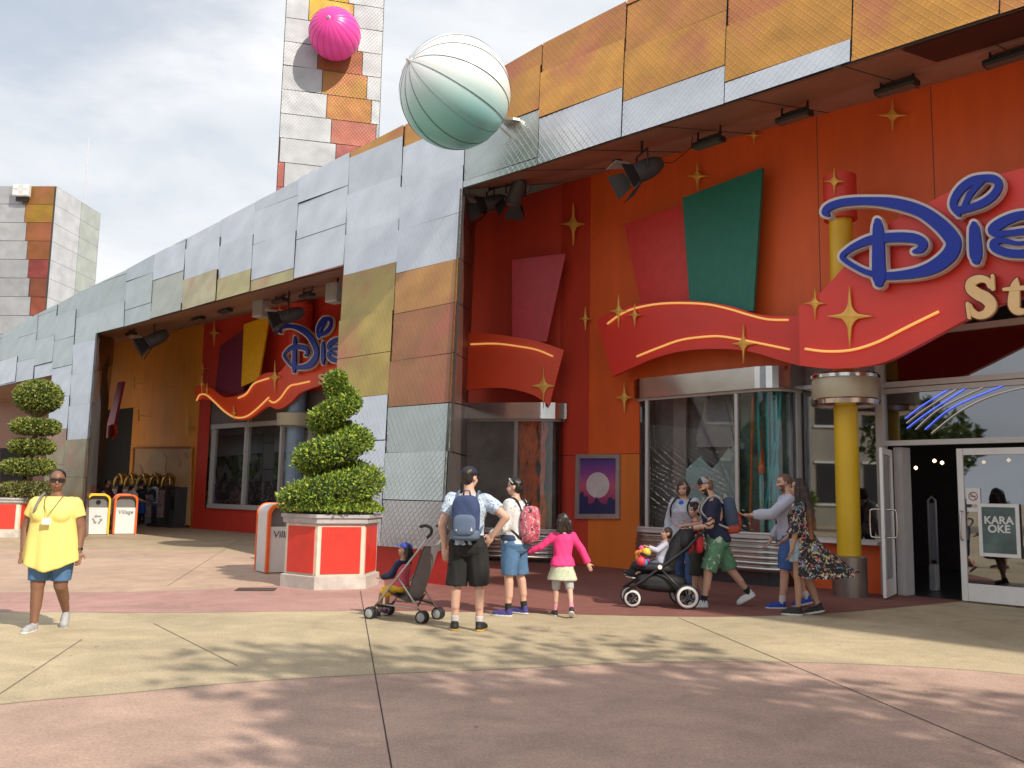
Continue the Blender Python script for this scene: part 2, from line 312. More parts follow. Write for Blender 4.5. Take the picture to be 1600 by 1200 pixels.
tag(k.build('expansion_joint', M_JOINT2), kind='structure')
gc = gnd(400, 922); gr = empty('drain_grate', gc, rad(8), 'dark rectangular metal drain grate set in the pink pavement in front of the spiral bush', 'drain grate')
b = MB(); b.box((0, 0, .012), (.56, .36, .006)); b.build('frame', mat('grate_frame', (.12, .09, .075), .6, .5), gr)
b = MB()
for i in range(12): b.box((-.25+i*.0455, 0, .018), (.022, .30, .006))
b.build('bars', mat('grate_bar', (.16, .13, .11), .5, .6), gr)
#@@STORE
# ------------------------------------------------------------------ store: leaning metal front (plane F measured from the photograph)
FA = gnd(690, 918); FD = np.array([1, -.97, 0])/math.hypot(1, .97); FB = gnd(725, 288, 7.8)
FN = np.cross(FD, FB-FA); FN /= np.linalg.norm(FN); FN = FN if FN[2] > 0 else -FN
FV = np.cross(FN, FD); FV = FV if FV[2] > 0 else -FV
def Fp(s, h, off=0.): return FA+FD*s+FV*h+FN*off
ROOF = {-16: (-32.03, 8.23), -15: (-29.81, 8.57), -14: (-27.9, 8.75), -13: (-25.95, 8.90), -12: (-24.05, 9.08), -11: (-21.97, 9.22), -10: (-19.89, 9.34), -9: (-17.94, 9.57), -8: (-15.84, 9.74), -7: (-13.74, 9.94), -6: (-11.85, 10.1), -5: (-9.71, 10.29), -4: (-7.51, 10.5), -3: (-5.41, 10.66), -2: (-3.30, 10.98), -1: (-1.17, 11.33), 0: (.98, 11.45), 1: (3.16, 11.75), 2: (5.40, 12.0), 3: (7.55, 12.2), 4: (9.7, 12.4), 5: (11.85, 12.6), 6: (14.0, 12.7), 7: (16.1, 12.8)}
ROOF = {k+2: v for k, v in ROOF.items()}           # seam 0 is the right edge of the big pillar
ROOF.update({-15: (-34.2, 7.9), -16: (-36.4, 7.5)})
def seam(k, h):
    m = max(.02, .30-.055*k); s0, h0 = ROOF[k]; return s0+m*h0-m*h
LINE0 = {-16: 7.6, -15: 7.2, -14: 8.1, -13: 7.8, -12: 7.4, -11: 8.3, -10: 7.9, -9: 7.95, -8: 8.78, -7: 8.42, -6: 8.05, -5: 7.68, -4: 8.5, -3: 8.18, -2: 7.82, -1: 7.46, 0: 9.5, 1: 9.25, 2: 8.9, 3: 8.52, 4: 9.4, 5: 9.0, 6: 8.7, 7: 9.2, 8: 8.8}
SILV = (.70, .72, .76); SILG = (.56, .61, .58); OLIVE = (.42, .40, .22); GOLDP = (.64, .31, .06); ORNG = (.58, .25, .06); COPP = (.42, .19, .08); BRWN = (.30, .13, .075); PINKP = (.56, .17, .13); TANP = (.52, .47, .30)
def bottom_h(k):
    if k >= 0: return 8.1
    if k >= -2: return .56
    if k >= -9: return 6.93
    if k >= -11: return .03
    return 5.62
def pcol(k, hm):
    if k >= 4: return GOLDP if hm < 10 else ORNG
    if k >= 0:
        if hm < LINE0[k]: return SILV if k > 0 else SILG
        return GOLDP if hm < LINE0[k]+1.22 else ORNG
    if k == -1:
        if hm > 10.0: return GOLDP
        if hm > 6.33: return SILV
        if hm > 5.3: return (.55, .28, .09)
        if hm > 4.2: return COPP
        if hm > 3.2: return (.36, .17, .075)
        return SILG if hm > 1.4 else (.55, .52, .50)
    if k == -2:
        if hm > 10.3: return GOLDP
        if hm > 6.62: return SILV
        if hm > 3.45: return (.47, .35, .10)
        return SILV
    if k == -3: return SILV if hm > 7.1 else PINKP
    if k in (-4, -5, -6): return SILV if hm > LINE0[k]-(1.22 if k == -4 else 0) else (.50, .45, .22) if k > -6 else TANP
    if k == -7: return SILV if hm > LINE0[k] else (.52, .53, .44)
    if k >= -9: return (.55, .60, .62) if hm > LINE0[k]+.2 and k == -8 else SILG
    if k >= -11: return SILG if hm > 6.1 else (SILV if hm > 3.0 else (.36, .30, .18))
    return SILG if hm > 6.6 else SILV
def pillar_note(hm): return hm
store = empty('store_building', (0, 20, 0), 0, 'long store with a leaning front of staggered silver and gold metal panels', 'shop building')
def part(mb, name, m, smooth=False, bevel=0., parent=store):
    o = mb.build(name, m, parent, smooth, bevel)
    p = parent
    o.matrix_parent_inverse = Matrix.Translation(p.location).inverted() if p is store else Matrix.Identity(4)
    return o
mb = MB(); bk = MB(); KS = range(-16, 8)
PIL_ROWS = {-1: [.56, 1.40, 2.30, 3.22, 4.22, 5.32, 6.33, 7.48, 8.71, 9.95, 11.2, 12.4], -2: [.56, 1.55, 2.55, 3.5, 4.45, 5.42, 6.65, 7.82, 9.07, 10.3, 11.5]}
for k in KS:
    if k+1 not in ROOF: continue
    (sa, ha), (sb, hb) = ROOF[k], ROOF[k+1]; b0 = bottom_h(k); ma, mbb = max(.02, .30-.055*k), max(.02, .30-.055*(k+1)); ca, cb = sa+ma*ha, sb+mbb*hb; g_ = .009
    col = [(ca-ma*b0, b0), (cb-mbb*b0, b0), (sb, hb), (sa, ha)]
    bk.add([Fp(s, h, -.07) for s, h in col], [(0, 1, 2, 3)])
    rows = PIL_ROWS.get(k) or [LINE0[k]+1.22*j for j in range(-8, 6)]
    for j in range(len(rows)-1):
        lo, hi = rows[j], rows[j+1]
        p = clip_poly([tuple(q) for q in col], 0, -1, -(lo+g_)); p = clip_poly(p, 0, 1, hi-g_)
        p = clip_poly(p, -1, -ma, -(ca+g_)) if len(p) > 2 else p; p = clip_poly(p, 1, mbb, cb-g_) if len(p) > 2 else p
        if len(p) < 3: continue
        hm = sum(q[1] for q in p)/len(p); jit = [max(-.018, min(.018, random.gauss(0, .009))) for _ in range(4)]; sm = sum(q[0] for q in p)/len(p)
        off = [jit[0]+.006*k*0+(q[0]-sm)*jit[1]*.9+(q[1]-hm)*(jit[2]*.9+.012) for q in p]
        c = pcol(k, hm); v = random.uniform(.90, 1.06); c = tuple(min(1, x*v) for x in c)
        mb.add([Fp(q[0], q[1], o_) for q, o_ in zip(p, off)], [tuple(range(len(p)))], col=c, uv=[(q[0]+k*.37, q[1]) for q in p], mi=1 if c[0] > c[2]*1.6 else 0)
part(mb, 'metal_cladding', [M_METAL, M_PRINTM]); part(bk, 'cladding_backing', M_BACK)
# walls
WP, WN, WDr = vplane((2.2, 18.8), (1, -1.1))
def Wp(px, py, off=0.): return onpl(px, py, WP+WN*off, WN)
def wxy(px, off=0.): return Wp(px, 800, off)[:2]
def quadz(mb, a, b, z0, z1, z0b=None, z1b=None, **k):
    z0b = z0 if z0b is None else z0b; z1b = z1 if z1b is None else z1b
    mb.add([(a[0], a[1], z0), (b[0], b[1], z0b), (b[0], b[1], z1b), (a[0], a[1], z1)], [(0, 1, 2, 3)], **k)
cor = wxy(872); bnd = wxy(919); wr0 = wxy(1244); wr1 = wxy(1378); W_END = WP[:2]+WDr[:2]*13.
W1a = np.array([-1.6, 21.2])
topz = lambda px, py: Wp(px, py)[2]
zc = topz(925, 275); zr = topz(1600, 92); WX0 = wxy(925); WX1 = wxy(1600)
def wtop(p): 
    t = np.dot(np.asarray(p)-WX0, WDr[:2])/np.dot(WX1-WX0, WDr[:2]); return zc+(zr-zc)*t
zl = onpl(745, 338, (0, 21, 0), (0, 1, 0))[2]
m_ = MB(); quadz(m_, cor, bnd, 2.352, wtop(cor), None, wtop(bnd)); quadz(m_, W1a, cor, 3.45, zl, None, wtop(cor)); part(m_, 'dark_red_wall', M_DRED)
b_l = wxy(1015); b_r = wxy(1241)
m_ = MB(); quadz(m_, bnd, b_l, 2.352, wtop(bnd), None, wtop(b_l)); quadz(m_, b_l, b_r, 3.6, wtop(b_l), None, wtop(b_r)); zt1 = 3.55
quadz(m_, b_r, wr1, 4.2, wtop(b_r), None, wtop(wr1)); quadz(m_, wr1, W_END, 4.55, wtop(wr1), None, wtop(W_END)); part(m_, 'orange_red_wall', M_ORED)
m_ = MB(); a = Wp(1240, 800); quadz(m_, b_r, wr1, 0, .80); part(m_, 'dado_wall', M_DADO)
m_ = MB(); quadz(m_, b_r, wr1, 3.46, 4.2); part(m_, 'window_head_panel', mat('grey_panel', (.19, .16, .155), .6))
m_ = MB(); quadz(m_, cor, bnd, 0, 2.34); part(m_, 'lower_red_wall', M_LOWRED); m_ = MB(); quadz(m_, bnd, b_l, 0, 2.34); part(m_, 'lower_orange_wall', M_LOWOR)
m_ = MB(); nw3 = WN[:2]*-.02; quadz(m_, np.asarray(cor)+nw3, np.asarray(b_l)+nw3, 2.3, 2.4)
part(m_, 'wall_joint', M_BACK)
for px_ in (1290, 1480):
    m_ = MB(); q_ = np.array([*wxy(px_, .003), 0]); m_.slab([q_+WDr*x_+np.array([0, 0, z_]) for x_, z_ in ((-.006, 4.7), (.006, 4.7), (.006, wtop(q_[:2])-.02), (-.006, wtop(q_[:2])-.02))], WN, .004); part(m_, 'wall_joint', M_BACK)
# soffit right: from fascia bottom to wall top
def soff(mb, fr, bk_, flip=False):
    n = len(fr)
    for i in range(n-1): mb.add([fr[i], bk_[i], bk_[i+1], fr[i+1]], [(0, 1, 2, 3)])
m_ = MB(); m2 = MB(); fr = []; bb = []
for t in np.linspace(0, 1, 24):
    s = -2.4+t*(16-(-2.4)); f0 = Fp(s, 8.08, -.02); 
    # nearest wall point straight behind
    q = f0[:2]-WN[:2]*((f0[:2]-WP[:2])@WN[:2]); u = (q-np.asarray(cor))@WDr[:2]
    if u < 0: 
        q = np.asarray(cor)+(W1a-np.asarray(cor))*min(1, -u/2.8); zq = wtop(cor)+(zl-wtop(cor))*min(1, -u/2.8)
    else: zq = wtop(q)
    fr.append(f0); bb.append(np.array([q[0], q[1], zq-.003]))
mid = [a*.45+b_*.55 for a, b_ in zip(fr, bb)]
soff(m_, fr, mid); soff(m2, mid, bb); part(m_, 'soffit', M_SOFFIT); part(m2, 'soffit_back_panel', M_SOFFIT2)
m_ = MB()
for i in range(0, 24, 2): m_.tube([fr[i]-np.array([0, 0, .004]), bb[i]-np.array([0, 0, .004])], .008, 4)
part(m_, 'soffit_joint', M_BACK)
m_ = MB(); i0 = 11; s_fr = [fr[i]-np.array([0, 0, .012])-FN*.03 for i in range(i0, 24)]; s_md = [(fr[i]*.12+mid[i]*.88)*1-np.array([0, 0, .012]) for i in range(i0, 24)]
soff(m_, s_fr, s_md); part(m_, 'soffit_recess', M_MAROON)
# pillar return (right side of the big pillar)
def ret(edge, back, rows, cols, nm, mats=None):
    mb = MB(); bk = MB()
    for j in range(len(rows)-1):
        lo, hi = rows[j]+.012, rows[j+1]-.012; P = [edge(lo), back(lo), back(hi), edge(hi)]
        mb.add(P, [(0, 1, 2, 3)], col=cols[j], uv=[(0, lo), (3.2, lo), (3.2, hi), (0, hi)], mi=1 if cols[j][0] > cols[j][2]*1.6 else 0)
    n = np.cross(np.array(edge(5))-np.array(edge(1)), np.array(back(1))-np.array(edge(1))); n /= np.linalg.norm(n)
    if np.dot(n, _C-np.array(edge(3))) < 0: n = -n
    bk.add([np.array(q)-n*.06 for q in (edge(rows[0]), back(rows[0]), back(rows[-1]), edge(rows[-1]))], [(0, 1, 2, 3)])
    part(mb, nm, [M_METAL, M_PRINTM]); part(bk, 'return_backing', M_BACK)
def lerp_px(tab, h):
    hs = [q[0] for q in tab]; return float(np.interp(h, hs, [q[1] for q in tab])), float(np.interp(h, hs, [q[2] for q in tab]))
btab = [(.3, 727, 868), (.56, 727, 862), (3.2, 731, 636), (6.3, 740, 420), (8.1, 744, 336)]
def p_edge(h): return Fp(seam(0, h), h)
def p_back(h): return onpl(*lerp_px(btab, h), (0, 20.6, 0), (0, 1, 0))
ret(p_edge, p_back, [.56, 1.40, 2.30, 3.22, 4.22, 5.32, 6.33, 7.3, 8.1], [(.40, .38, .36), (.42, .41, .40), (.40, .37, .35), (.20, .10, .075), (.20, .10, .075), (.20, .10, .075), (.20, .11, .09), (.17, .10, .08)], 'pillar_return')
btl = [(.0, 158, 845), (1.2, 160, 775), (2.9, 164, 700), (4.2, 168, 640), (5.2, 176, 575), (7.1, 180, 512)]
def l_edge(h): return Fp(seam(-9, h), h)
def l_back(h):
    return onpl(*lerp_px(btl, h), (0, 34.5, 0), (0, 1, 0))
ret(l_edge, l_back, [.03, 1.2, 2.2, 3.1, 4.2, 5.35, 6.93], [(.20, .10, .08), (.20, .10, .08), (.20, .10, .08), (.44, .38, .36), (.42, .34, .32), (.16, .08, .065)], 'pillar_return')
# red plinth under the big pillar
m_ = MB(); e0 = [Fp(seam(-2, .56), .56, .05), Fp(seam(0, .56)+.05, .56, .05)]
pts = [np.array([*e0[0][:2], 0])-FN*[1, 1, 0]*.12, np.array([*e0[1][:2], 0])-FN*[1, 1, 0]*.12, np.array([*p_back(.4)[:2], 0])]
for zz, o_ in ((0., 0.),):
    P0 = [p+np.array([0, 0, 0]) for p in pts]; P1 = [p+np.array([0, 0, .57]) for p in pts]
    m_.add(P0+P1, [(0, 1, 4, 3), (1, 2, 5, 4), (3, 4, 5)])
part(m_, 'pillar_plinth', mat('plinth_red', (.55, .04, .035), .4, 0, .08))
m_ = MB(); m_.tube([p+np.array([0, 0, .585]) for p in pts], .014, 6); part(m_, 'plinth_trim', M_BRUSH)
# left part of the store (recess between the pillars)
W2P, W2N, W2D = vplane((-10, 31.8), (1, -.9))
def W2(px, py, off=0.): return onpl(px, py, W2P+W2N*off, W2N)
def w2xy(px, off=0.): return W2(px, 790, off)[:2]
zA = W2(316, 507)[2]; zB = W2(530, 460)[2]; qa = w2xy(312); qb = w2xy(530)
def w2top(p):
    t = np.dot(np.asarray(p)-qa, W2D[:2])/np.dot(qb-qa, W2D[:2]); return zA+(zB-zA)*t
o_l = w2xy(198); o_r = w2xy(306); r_r = w2xy(324); en = W2P[:2]+W2D[:2]*11.5; dk = w2xy(130)
m_ = MB(); quadz(m_, o_l, o_r, 0, w2top(o_l), None, w2top(o_r)); quadz(m_, dk, o_l, 4.7, w2top(dk), None, w2top(o_l)); part(m_, 'orange_wall', M_ORANGE)
m_ = MB(); d_ = W2N[:2]*.10; quadz(m_, o_r+d_, r_r+d_, 0, w2top(o_r), None, w2top(r_r)); quadz(m_, o_r, o_r+d_, 0, w2top(o_r)); quadz(m_, r_r+d_, en+d_, 0, .75); quadz(m_, r_r+d_, en+d_, 4.6, w2top(r_r), None, w2top(en)); part(m_, 'red_wall', M_RED)
m_ = MB(); quadz(m_, r_r+d_*.6, en+d_*.6, 3.35, 4.6); part(m_, 'window_head_panel', mat('grey_panel', (.19, .16, .155)))
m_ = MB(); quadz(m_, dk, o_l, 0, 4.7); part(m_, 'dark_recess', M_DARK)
m_ = MB(); m2 = MB(); fr = []; bb = []
for t in np.linspace(0, 1, 14):
    s = seam(-9, 6.93)-.3+t*(seam(-2, 6.93)+.6-seam(-9, 6.93)); f0 = Fp(s, 6.92, -.02); t2 = t
    q = np.asarray(dk)*(1-t)+(W2P[:2]+W2D[:2]*7.0)*t; fr.append(f0); bb.append(np.array([q[0], q[1], w2top(q)]))
mid = [a*.5+b_*.5 for a, b_ in zip(fr, bb)]; soff(m_, fr, mid); soff(m2, mid, bb); part(m_, 'soffit', M_SOFFIT); part(m2, 'soffit_back_panel', M_SOFFIT2)
# far left opening beyond the left pillar
m_ = MB(); a = Fp(seam(-11, 5.62), 5.6, -.02); b_ = Fp(seam(-16, 5.62), 5.6, -.02); nb = np.array([-2.2, 5.5, 0])
m_.add([a, b_, b_+nb, a+nb], [(0, 1, 2, 3)]); part(m_, 'soffit', M_SOFFIT)
m_ = MB(); m_.add([a+nb, b_+nb, np.array([*(b_+nb)[:2], 0]), np.array([*(a+nb)[:2], 0])], [(0, 1, 2, 3)]); part(m_, 'far_wall', mat('far_wall_brown', (.24, .10, .06), .6))
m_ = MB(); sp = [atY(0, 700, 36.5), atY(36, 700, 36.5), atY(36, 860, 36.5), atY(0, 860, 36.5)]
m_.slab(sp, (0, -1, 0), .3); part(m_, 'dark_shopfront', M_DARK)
m_ = MB(); a2 = Fp(seam(-11, 5.62), 5.6); m_.add([Fp(seam(-11, .03), .03), a2, a2+nb*.6, Fp(seam(-11, .03), .03)+nb*.6], [(0, 1, 2, 3)]); part(m_, 'pillar_inner_side', mat('inner_brown', (.2, .1, .08)))
# roof slab behind the metal front
m_ = MB(); ks = sorted(ROOF)
for a, b_ in zip(ks[:-1], ks[1:]):
    P = Fp(*ROOF[a], -.03); Q = Fp(*ROOF[b_], -.03); bk_ = -FN*[1, 1, 0]*9-np.array([0, 0, .6]); m_.add([P, Q, Q+bk_, P+bk_], [(0, 1, 2, 3)])
part(m_, 'roof', mat('roof_grey', (.3, .3, .3)))
# interior back walls so that glass never looks into the sky
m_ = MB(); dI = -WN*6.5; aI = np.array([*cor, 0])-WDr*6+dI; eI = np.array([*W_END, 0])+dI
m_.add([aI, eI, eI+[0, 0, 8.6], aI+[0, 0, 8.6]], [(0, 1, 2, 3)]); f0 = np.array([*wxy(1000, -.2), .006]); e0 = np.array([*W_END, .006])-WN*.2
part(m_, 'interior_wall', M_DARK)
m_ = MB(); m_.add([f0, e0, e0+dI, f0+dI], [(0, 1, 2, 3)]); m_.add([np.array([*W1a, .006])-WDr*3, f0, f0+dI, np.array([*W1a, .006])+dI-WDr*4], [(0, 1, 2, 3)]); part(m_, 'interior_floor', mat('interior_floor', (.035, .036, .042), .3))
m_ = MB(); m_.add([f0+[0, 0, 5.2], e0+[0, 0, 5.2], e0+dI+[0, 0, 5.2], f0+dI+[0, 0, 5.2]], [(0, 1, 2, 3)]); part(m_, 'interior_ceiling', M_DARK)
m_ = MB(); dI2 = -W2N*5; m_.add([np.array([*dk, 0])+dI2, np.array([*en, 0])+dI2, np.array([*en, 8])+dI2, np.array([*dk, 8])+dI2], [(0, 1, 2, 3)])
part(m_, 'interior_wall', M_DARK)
#@@BAYS
# ------------------------------------------------------------------ shop windows
def bay_path(P0, d, n, u0, u1, off, r, back, left=True, right=True):
    """plan outline of a bay with rounded ends; d along the wall, n outwards; returns plan points left to right"""
    P0 = np.asarray(P0[:2]); d = np.asarray(d[:2]); n = np.asarray(n[:2]); out = []
    at = lambda u, o: P0+d*u+n*o
    if left:
        out.append(at(u0, -back)); out.append(at(u0, max(0, off-r)))
        for k in range(1, 8): a = k/8*math.pi/2; out.append(at(u0+r-r*math.cos(a), off-r+r*math.sin(a)))
        out.append(at(u0+r, off)); out.append(at(u0+r+.012, off))
    else: out.append(at(u0, off))
    out.append(at(u1-r-.012, off)) if right else None; out.append(at(u1-r if right else u1, off))
    if right:
        for k in range(1, 8): a = k/8*math.pi/2; out.append(at(u1-r+r*math.sin(a), off-r+r*math.cos(a)))
        out.append(at(u1, max(0, off-r))); out.append(at(u1, -back))
    return out
def wall_strip(mb, path, z0, z1, **k):
    for a, b_ in zip(path[:-1], path[1:]): mb.add([(a[0], a[1], z0), (b_[0], b_[1], z0), (b_[0], b_[1], z1), (a[0], a[1], z1)], [(0, 1, 2, 3)], **k)
def offset_path(path, o):
    P = [np.asarray(p) for p in path]; out = []
    for i in range(len(P)):
        t = P[min(i+1, len(P)-1)]-P[max(i-1, 0)]; t = t/(np.linalg.norm(t)+1e-9); nn = np.array([t[1], -t[0]]); out.append(P[i]+nn*o)
    return out
def make_bay(path, z, mull, nm):
    """z = (tile top, rib top, sill top, glass top, cornice top)"""
    bw = empty(nm, (0, 0, 0)); bw.parent = store; bw.matrix_parent_inverse = Matrix.Translation(store.location).inverted()
    m_ = MB(); wall_strip(m_, offset_path(path, -.10), 0, z[0]); m_.build('tile_plinth', MATS.get('plinth_tile') or mat_tile(), bw)
    m_ = MB(); rows = 6; hh = (z[1]-z[0])/rows
    for j in range(rows):
        prof = [(z[0]+hh*(j+q), .035*math.sin(math.pi*q)+.02+.03*math.sin(math.pi*(j+q)/rows)) for q in np.linspace(0, 1, 6)]
        for (za, oa), (zb, ob) in zip(prof[:-1], prof[1:]):
            pa, pb = offset_path(path, oa), offset_path(path, ob)
            for i in range(len(path)-1): m_.add([(*pa[i], za), (*pa[i+1], za), (*pb[i+1], zb), (*pb[i], zb)], [(0, 1, 2, 3)])
    m_.build('ribbed_base', M_BRUSH, bw)
    m_ = MB()
    for o0, o1, za, zb in ((.05, .05, z[1], z[2]), (.05, -.05, z[2], z[2])):
        pa, pb = offset_path(path, o0), offset_path(path, o1)
        for i in range(len(path)-1): m_.add([(*pa[i], za), (*pa[i+1], za), (*pb[i+1], zb+.001), (*pb[i], zb+.001)], [(0, 1, 2, 3)])
    m_.build('sill', M_FRAME, bw)
    m_ = MB(); wall_strip(m_, path, z[2], z[3]); m_.build('glass', M_GLASS, bw, True)
    m_ = MB(); po = offset_path(path, .12); wall_strip(m_, po, z[3]+.02, z[4]); pb = offset_path(path, -.3)
    m_.add([(*p, z[4]) for p in po]+[(*p, z[4]) for p in pb[::-1]], [tuple(range(2*len(po)))])
    m_.add([(*p, z[3]+.02) for p in po]+[(*p, z[3]+.02) for p in pb[::-1]], [tuple(range(2*len(po)))])
    m_.build('cornice', M_STEEL, bw, True).modifiers.new('e', 'EDGE_SPLIT').split_angle = rad(40)
    m_ = MB(); pt = offset_path(path, .02)
    m_.tube([(*p, z[3]) for p in pt], .035, 6); m_.tube([(*p, z[2]+.02) for p in pt], .03, 6); m_.build('rail', M_FRAME, bw)
    for p in mull: k = MB(); k.box((p[0], p[1], (z[2]+z[3])/2), (.06, .06, z[3]-z[2]), R=rotz(math.atan2(WDr[1], WDr[0]))); k.build('mullion', M_FRAME, bw)
    return bw
def mat_tile():
    m = mat('plinth_tile', (.025, .028, .035), .25, 0, 0.); t = m.node_tree; b = t.nodes['Principled BSDF']; br = t.nodes.new('ShaderNodeTexBrick'); br.offset = 0
    br.inputs['Scale'].default_value = 9; br.inputs['Color1'].default_value = (.02, .024, .035, 1); br.inputs['Color2'].default_value = (.03, .032, .04, 1); br.inputs['Mortar'].default_value = (.10, .10, .10, 1)
    tcn = t.nodes.new('ShaderNodeTexCoord'); mpn = t.nodes.new('ShaderNodeMapping'); mpn.inputs['Rotation'].default_value = (rad(90), 0, rad(45)); t.links.new(tcn.outputs['Object'], mpn.inputs[0]); t.links.new(mpn.outputs[0], br.inputs[0]); t.links.new(br.outputs[0], b.inputs['Base Color']); return m
def wu(px, off): return float((Wp(px, 800, off)[:2]-WP[:2])@WDr[:2])
OFFM = .65; u0 = wu(1003, .3); u1 = wu(1241, .25)
pathM = bay_path(WP, WDr, WN, u0, u1, OFFM, .42, .0)
bay1 = make_bay(pathM, (.24, .80, .86, 3.36, 3.76), [WP[:2]+WDr[:2]*(u0+.42)+WN[:2]*OFFM, WP[:2]+WDr[:2]*wu(1153, OFFM)+WN[:2]*OFFM, WP[:2]+WDr[:2]*u1+WN[:2]*.12], 'bay_window')
b1 = np.array([-1.25, 20.35]); b2 = np.array([1.10, 19.72]); dM = (b2-b1)/np.linalg.norm(b2-b1); nM = np.array([dM[1], -dM[0]])
pathN = bay_path(b1, dM, nM, 0, np.linalg.norm(b2-b1), 0., .45, .9, left=False)
def pN(px):
    q = onpl(px, 800, (*b1, 0), (*nM, 0)); return q[:2]
bay2 = make_bay(pathN, (.06, .62, .68, 3.12, 3.50), [pN(804)], 'bay_window')
# displays inside the bays
teal = mat('teal_bamboo', (.03, .36, .36), .4, 0, .2, 3.); orr = mat('amber_shard', (.72, .17, .04), .3, 0, .3, 3.); paleteal = mat('pale_teal', (.36, .56, .55), .7, 0, .12, 2.); grey = mat('display_grey', (.30, .31, .32), .8)
def bpt(px, py, off): return Wp(px, py, off)
dsp = empty('bamboo_display', (*bpt(1205, 800, .2)[:2], .86), 0, 'bundle of teal bamboo canes standing inside the right end of the rounded window', 'window display')
def loc(root, p): return np.asarray(p)-np.array(root.location)
for (xa, ya), (xb, yb) in (((1184, 612), (1190, 842)), ((1198, 612), (1203, 842)), ((1212, 690), (1189, 842)), ((1213, 612), (1217, 842)), ((1206, 612), (1210, 842)), ((1220, 612), (1207, 842))):
    a = bpt(xa, ya, .28); c = bpt(xb, yb, .18); k = MB(); n = 22; k.tube([loc(dsp, a+(c-a)*i/n) for i in range(n+1)], [.026+(.010 if i % 4 == 0 else 0) for i in range(n+1)], 8); k.build('cane', teal, dsp, True)
k = MB(); k.slab([loc(dsp, bpt(x, y, .05)) for x, y in ((1158, 608), (1238, 608), (1238, 842), (1158, 842))], WN, .03); k.build('back_board', mat('display_green', (.10, .17, .15), .7, 0, .5, 4.), dsp)
k = MB(); k.tube([loc(dsp, bpt(1176, 620, .22)), loc(dsp, bpt(1172, 835, .22))], .02, 6); k.tube([loc(dsp, bpt(1184, 640, .2)), loc(dsp, bpt(1190, 740, .2))], [.02, .07], 6); k.build('amber_strand', orr, dsp)
mt = empty('mountain_display', (*bpt(1100, 800, .1)[:2], .86), 0, 'pale teal cut-out mountains in front of grey boards inside the rounded window', 'window display')
def poly_px(pts, off): return [loc(mt, bpt(x, y, off)) for x, y in pts]
k = MB(); k.slab(poly_px(((1024, 610), (1153, 610), (1153, 845), (1024, 845)), -.05), WN, .03); k.build('back_board', mat('display_slate', (.13, .14, .155), .8, 0, .35, 3.), mt)
k = MB(); k.slab(poly_px(((1052, 606), (1072, 606), (1072, 845), (1052, 845)), .12), WN, .05); k.build('grey_post', mat('display_post', (.26, .25, .235), .7), mt)
k = MB(); k.slab(poly_px(((1070, 845), (1072, 733), (1094, 713), (1112, 733), (1153, 690), (1153, 845)), .22), WN, .03); k.build('mountain', paleteal, mt)
k = MB(); k.slab(poly_px(((1098, 845), (1102, 760), (1122, 722), (1138, 700), (1153, 712), (1153, 845)), .30), WN, .03); k.build('mountain', mat('paler_teal', (.38, .47, .46), .7, 0, .15, 3.), mt)
k = MB()
for x, y, q in ((1125, 620, 22), (1118, 650, 30), (1100, 668, 13), (1134, 655, 16)): k.slab(poly_px(((x-q, y+q*1.6), (x-q*.5, y-q*.9), (x+q*.5, y-q*.9), (x+q, y+q*1.6)), .08+q*.002), WN, .03)
k.build('cut_out_spires', grey, mt)
cr_ = empty('shard_display', (.55, 20.1, .68), 0, 'orange and amber twisted shards standing inside the window behind the family', 'window display')
def npt(px, py, dy): return onpl(px, py, (b1[0], b1[1]+dy, 0), (*nM, 0))
for i, (xa, xb, r) in enumerate(((812, 822, .07), (822, 816, .06), (829, 840, .07), (838, 832, .05), (845, 850, .06), (818, 843, .05), (852, 842, .05), (833, 822, .06))):
    a = npt(xa, 652, .30); c = npt(xb, 832, .30); k = MB(); n = 9; k.tube([np.asarray(a+(c-a)*q/n)-np.array(cr_.location)+np.array([.05*math.sin(q*2.3+i), .04*math.cos(q*1.9+i), 0]) for q in range(n+1)], [r*(.5+.8*random.random()) for q in range(n+1)], 5); k.build('shard', orr, cr_)
k = MB(); k.slab([npt(x, y, 1.0)-np.array(cr_.location) for x, y in ((728, 650), (868, 650), (868, 835), (728, 835))], (0, -1, 0), .03); k.build('back_board', mat('display_brown', (.17, .155, .14), .8, 0, .4, 2.), cr_)
# right window beside the column + entrance
def flat_window(nm, xs, z0, z1, off=.02, mull=(), glass=M_GLASSD, frame=M_FRAME, fw=.07):
    a, b_ = xs; wd = empty(nm, (0, 0, 0)); wd.parent = store; wd.matrix_parent_inverse = Matrix.Translation(store.location).inverted()
    k = MB(); quadz(k, a+WN[:2]*off*.5, b_+WN[:2]*off*.5, z0, z1); k.build('glass', glass, wd)
    k = MB(); R = rotz(math.atan2(WDr[1], WDr[0])); ln = np.linalg.norm(b_-a); c = (a+b_)/2+WN[:2]*off
    for z in (z0, z1): k.box((*c, z), (ln, .09, fw), R)
    for t in [0, 1]+list(mull): p = a+(b_-a)*t+WN[:2]*(off+.002); k.box((*p, (z0+z1)/2), (fw, .085, z1-z0-fw), R)
    k.build('frame', frame, wd); return wd
flat_window('side_window', (np.asarray(b_r), np.asarray(wr1)), .82, 3.42, mull=(.08,))
k = MB(); c = (np.asarray(b_r)+wr1)/2+WN[:2]*.10; k.box((*c, .80), (np.linalg.norm(wr1-b_r), .2, .05), rotz(math.atan2(WDr[1], WDr[0]))); part(k, 'window_sill', M_WHITE)
k = MB(); k.tube([np.array([*wxy(1283, -1.2), 0]), np.array([*wxy(1283, -1.2), 2.0])], .04); 
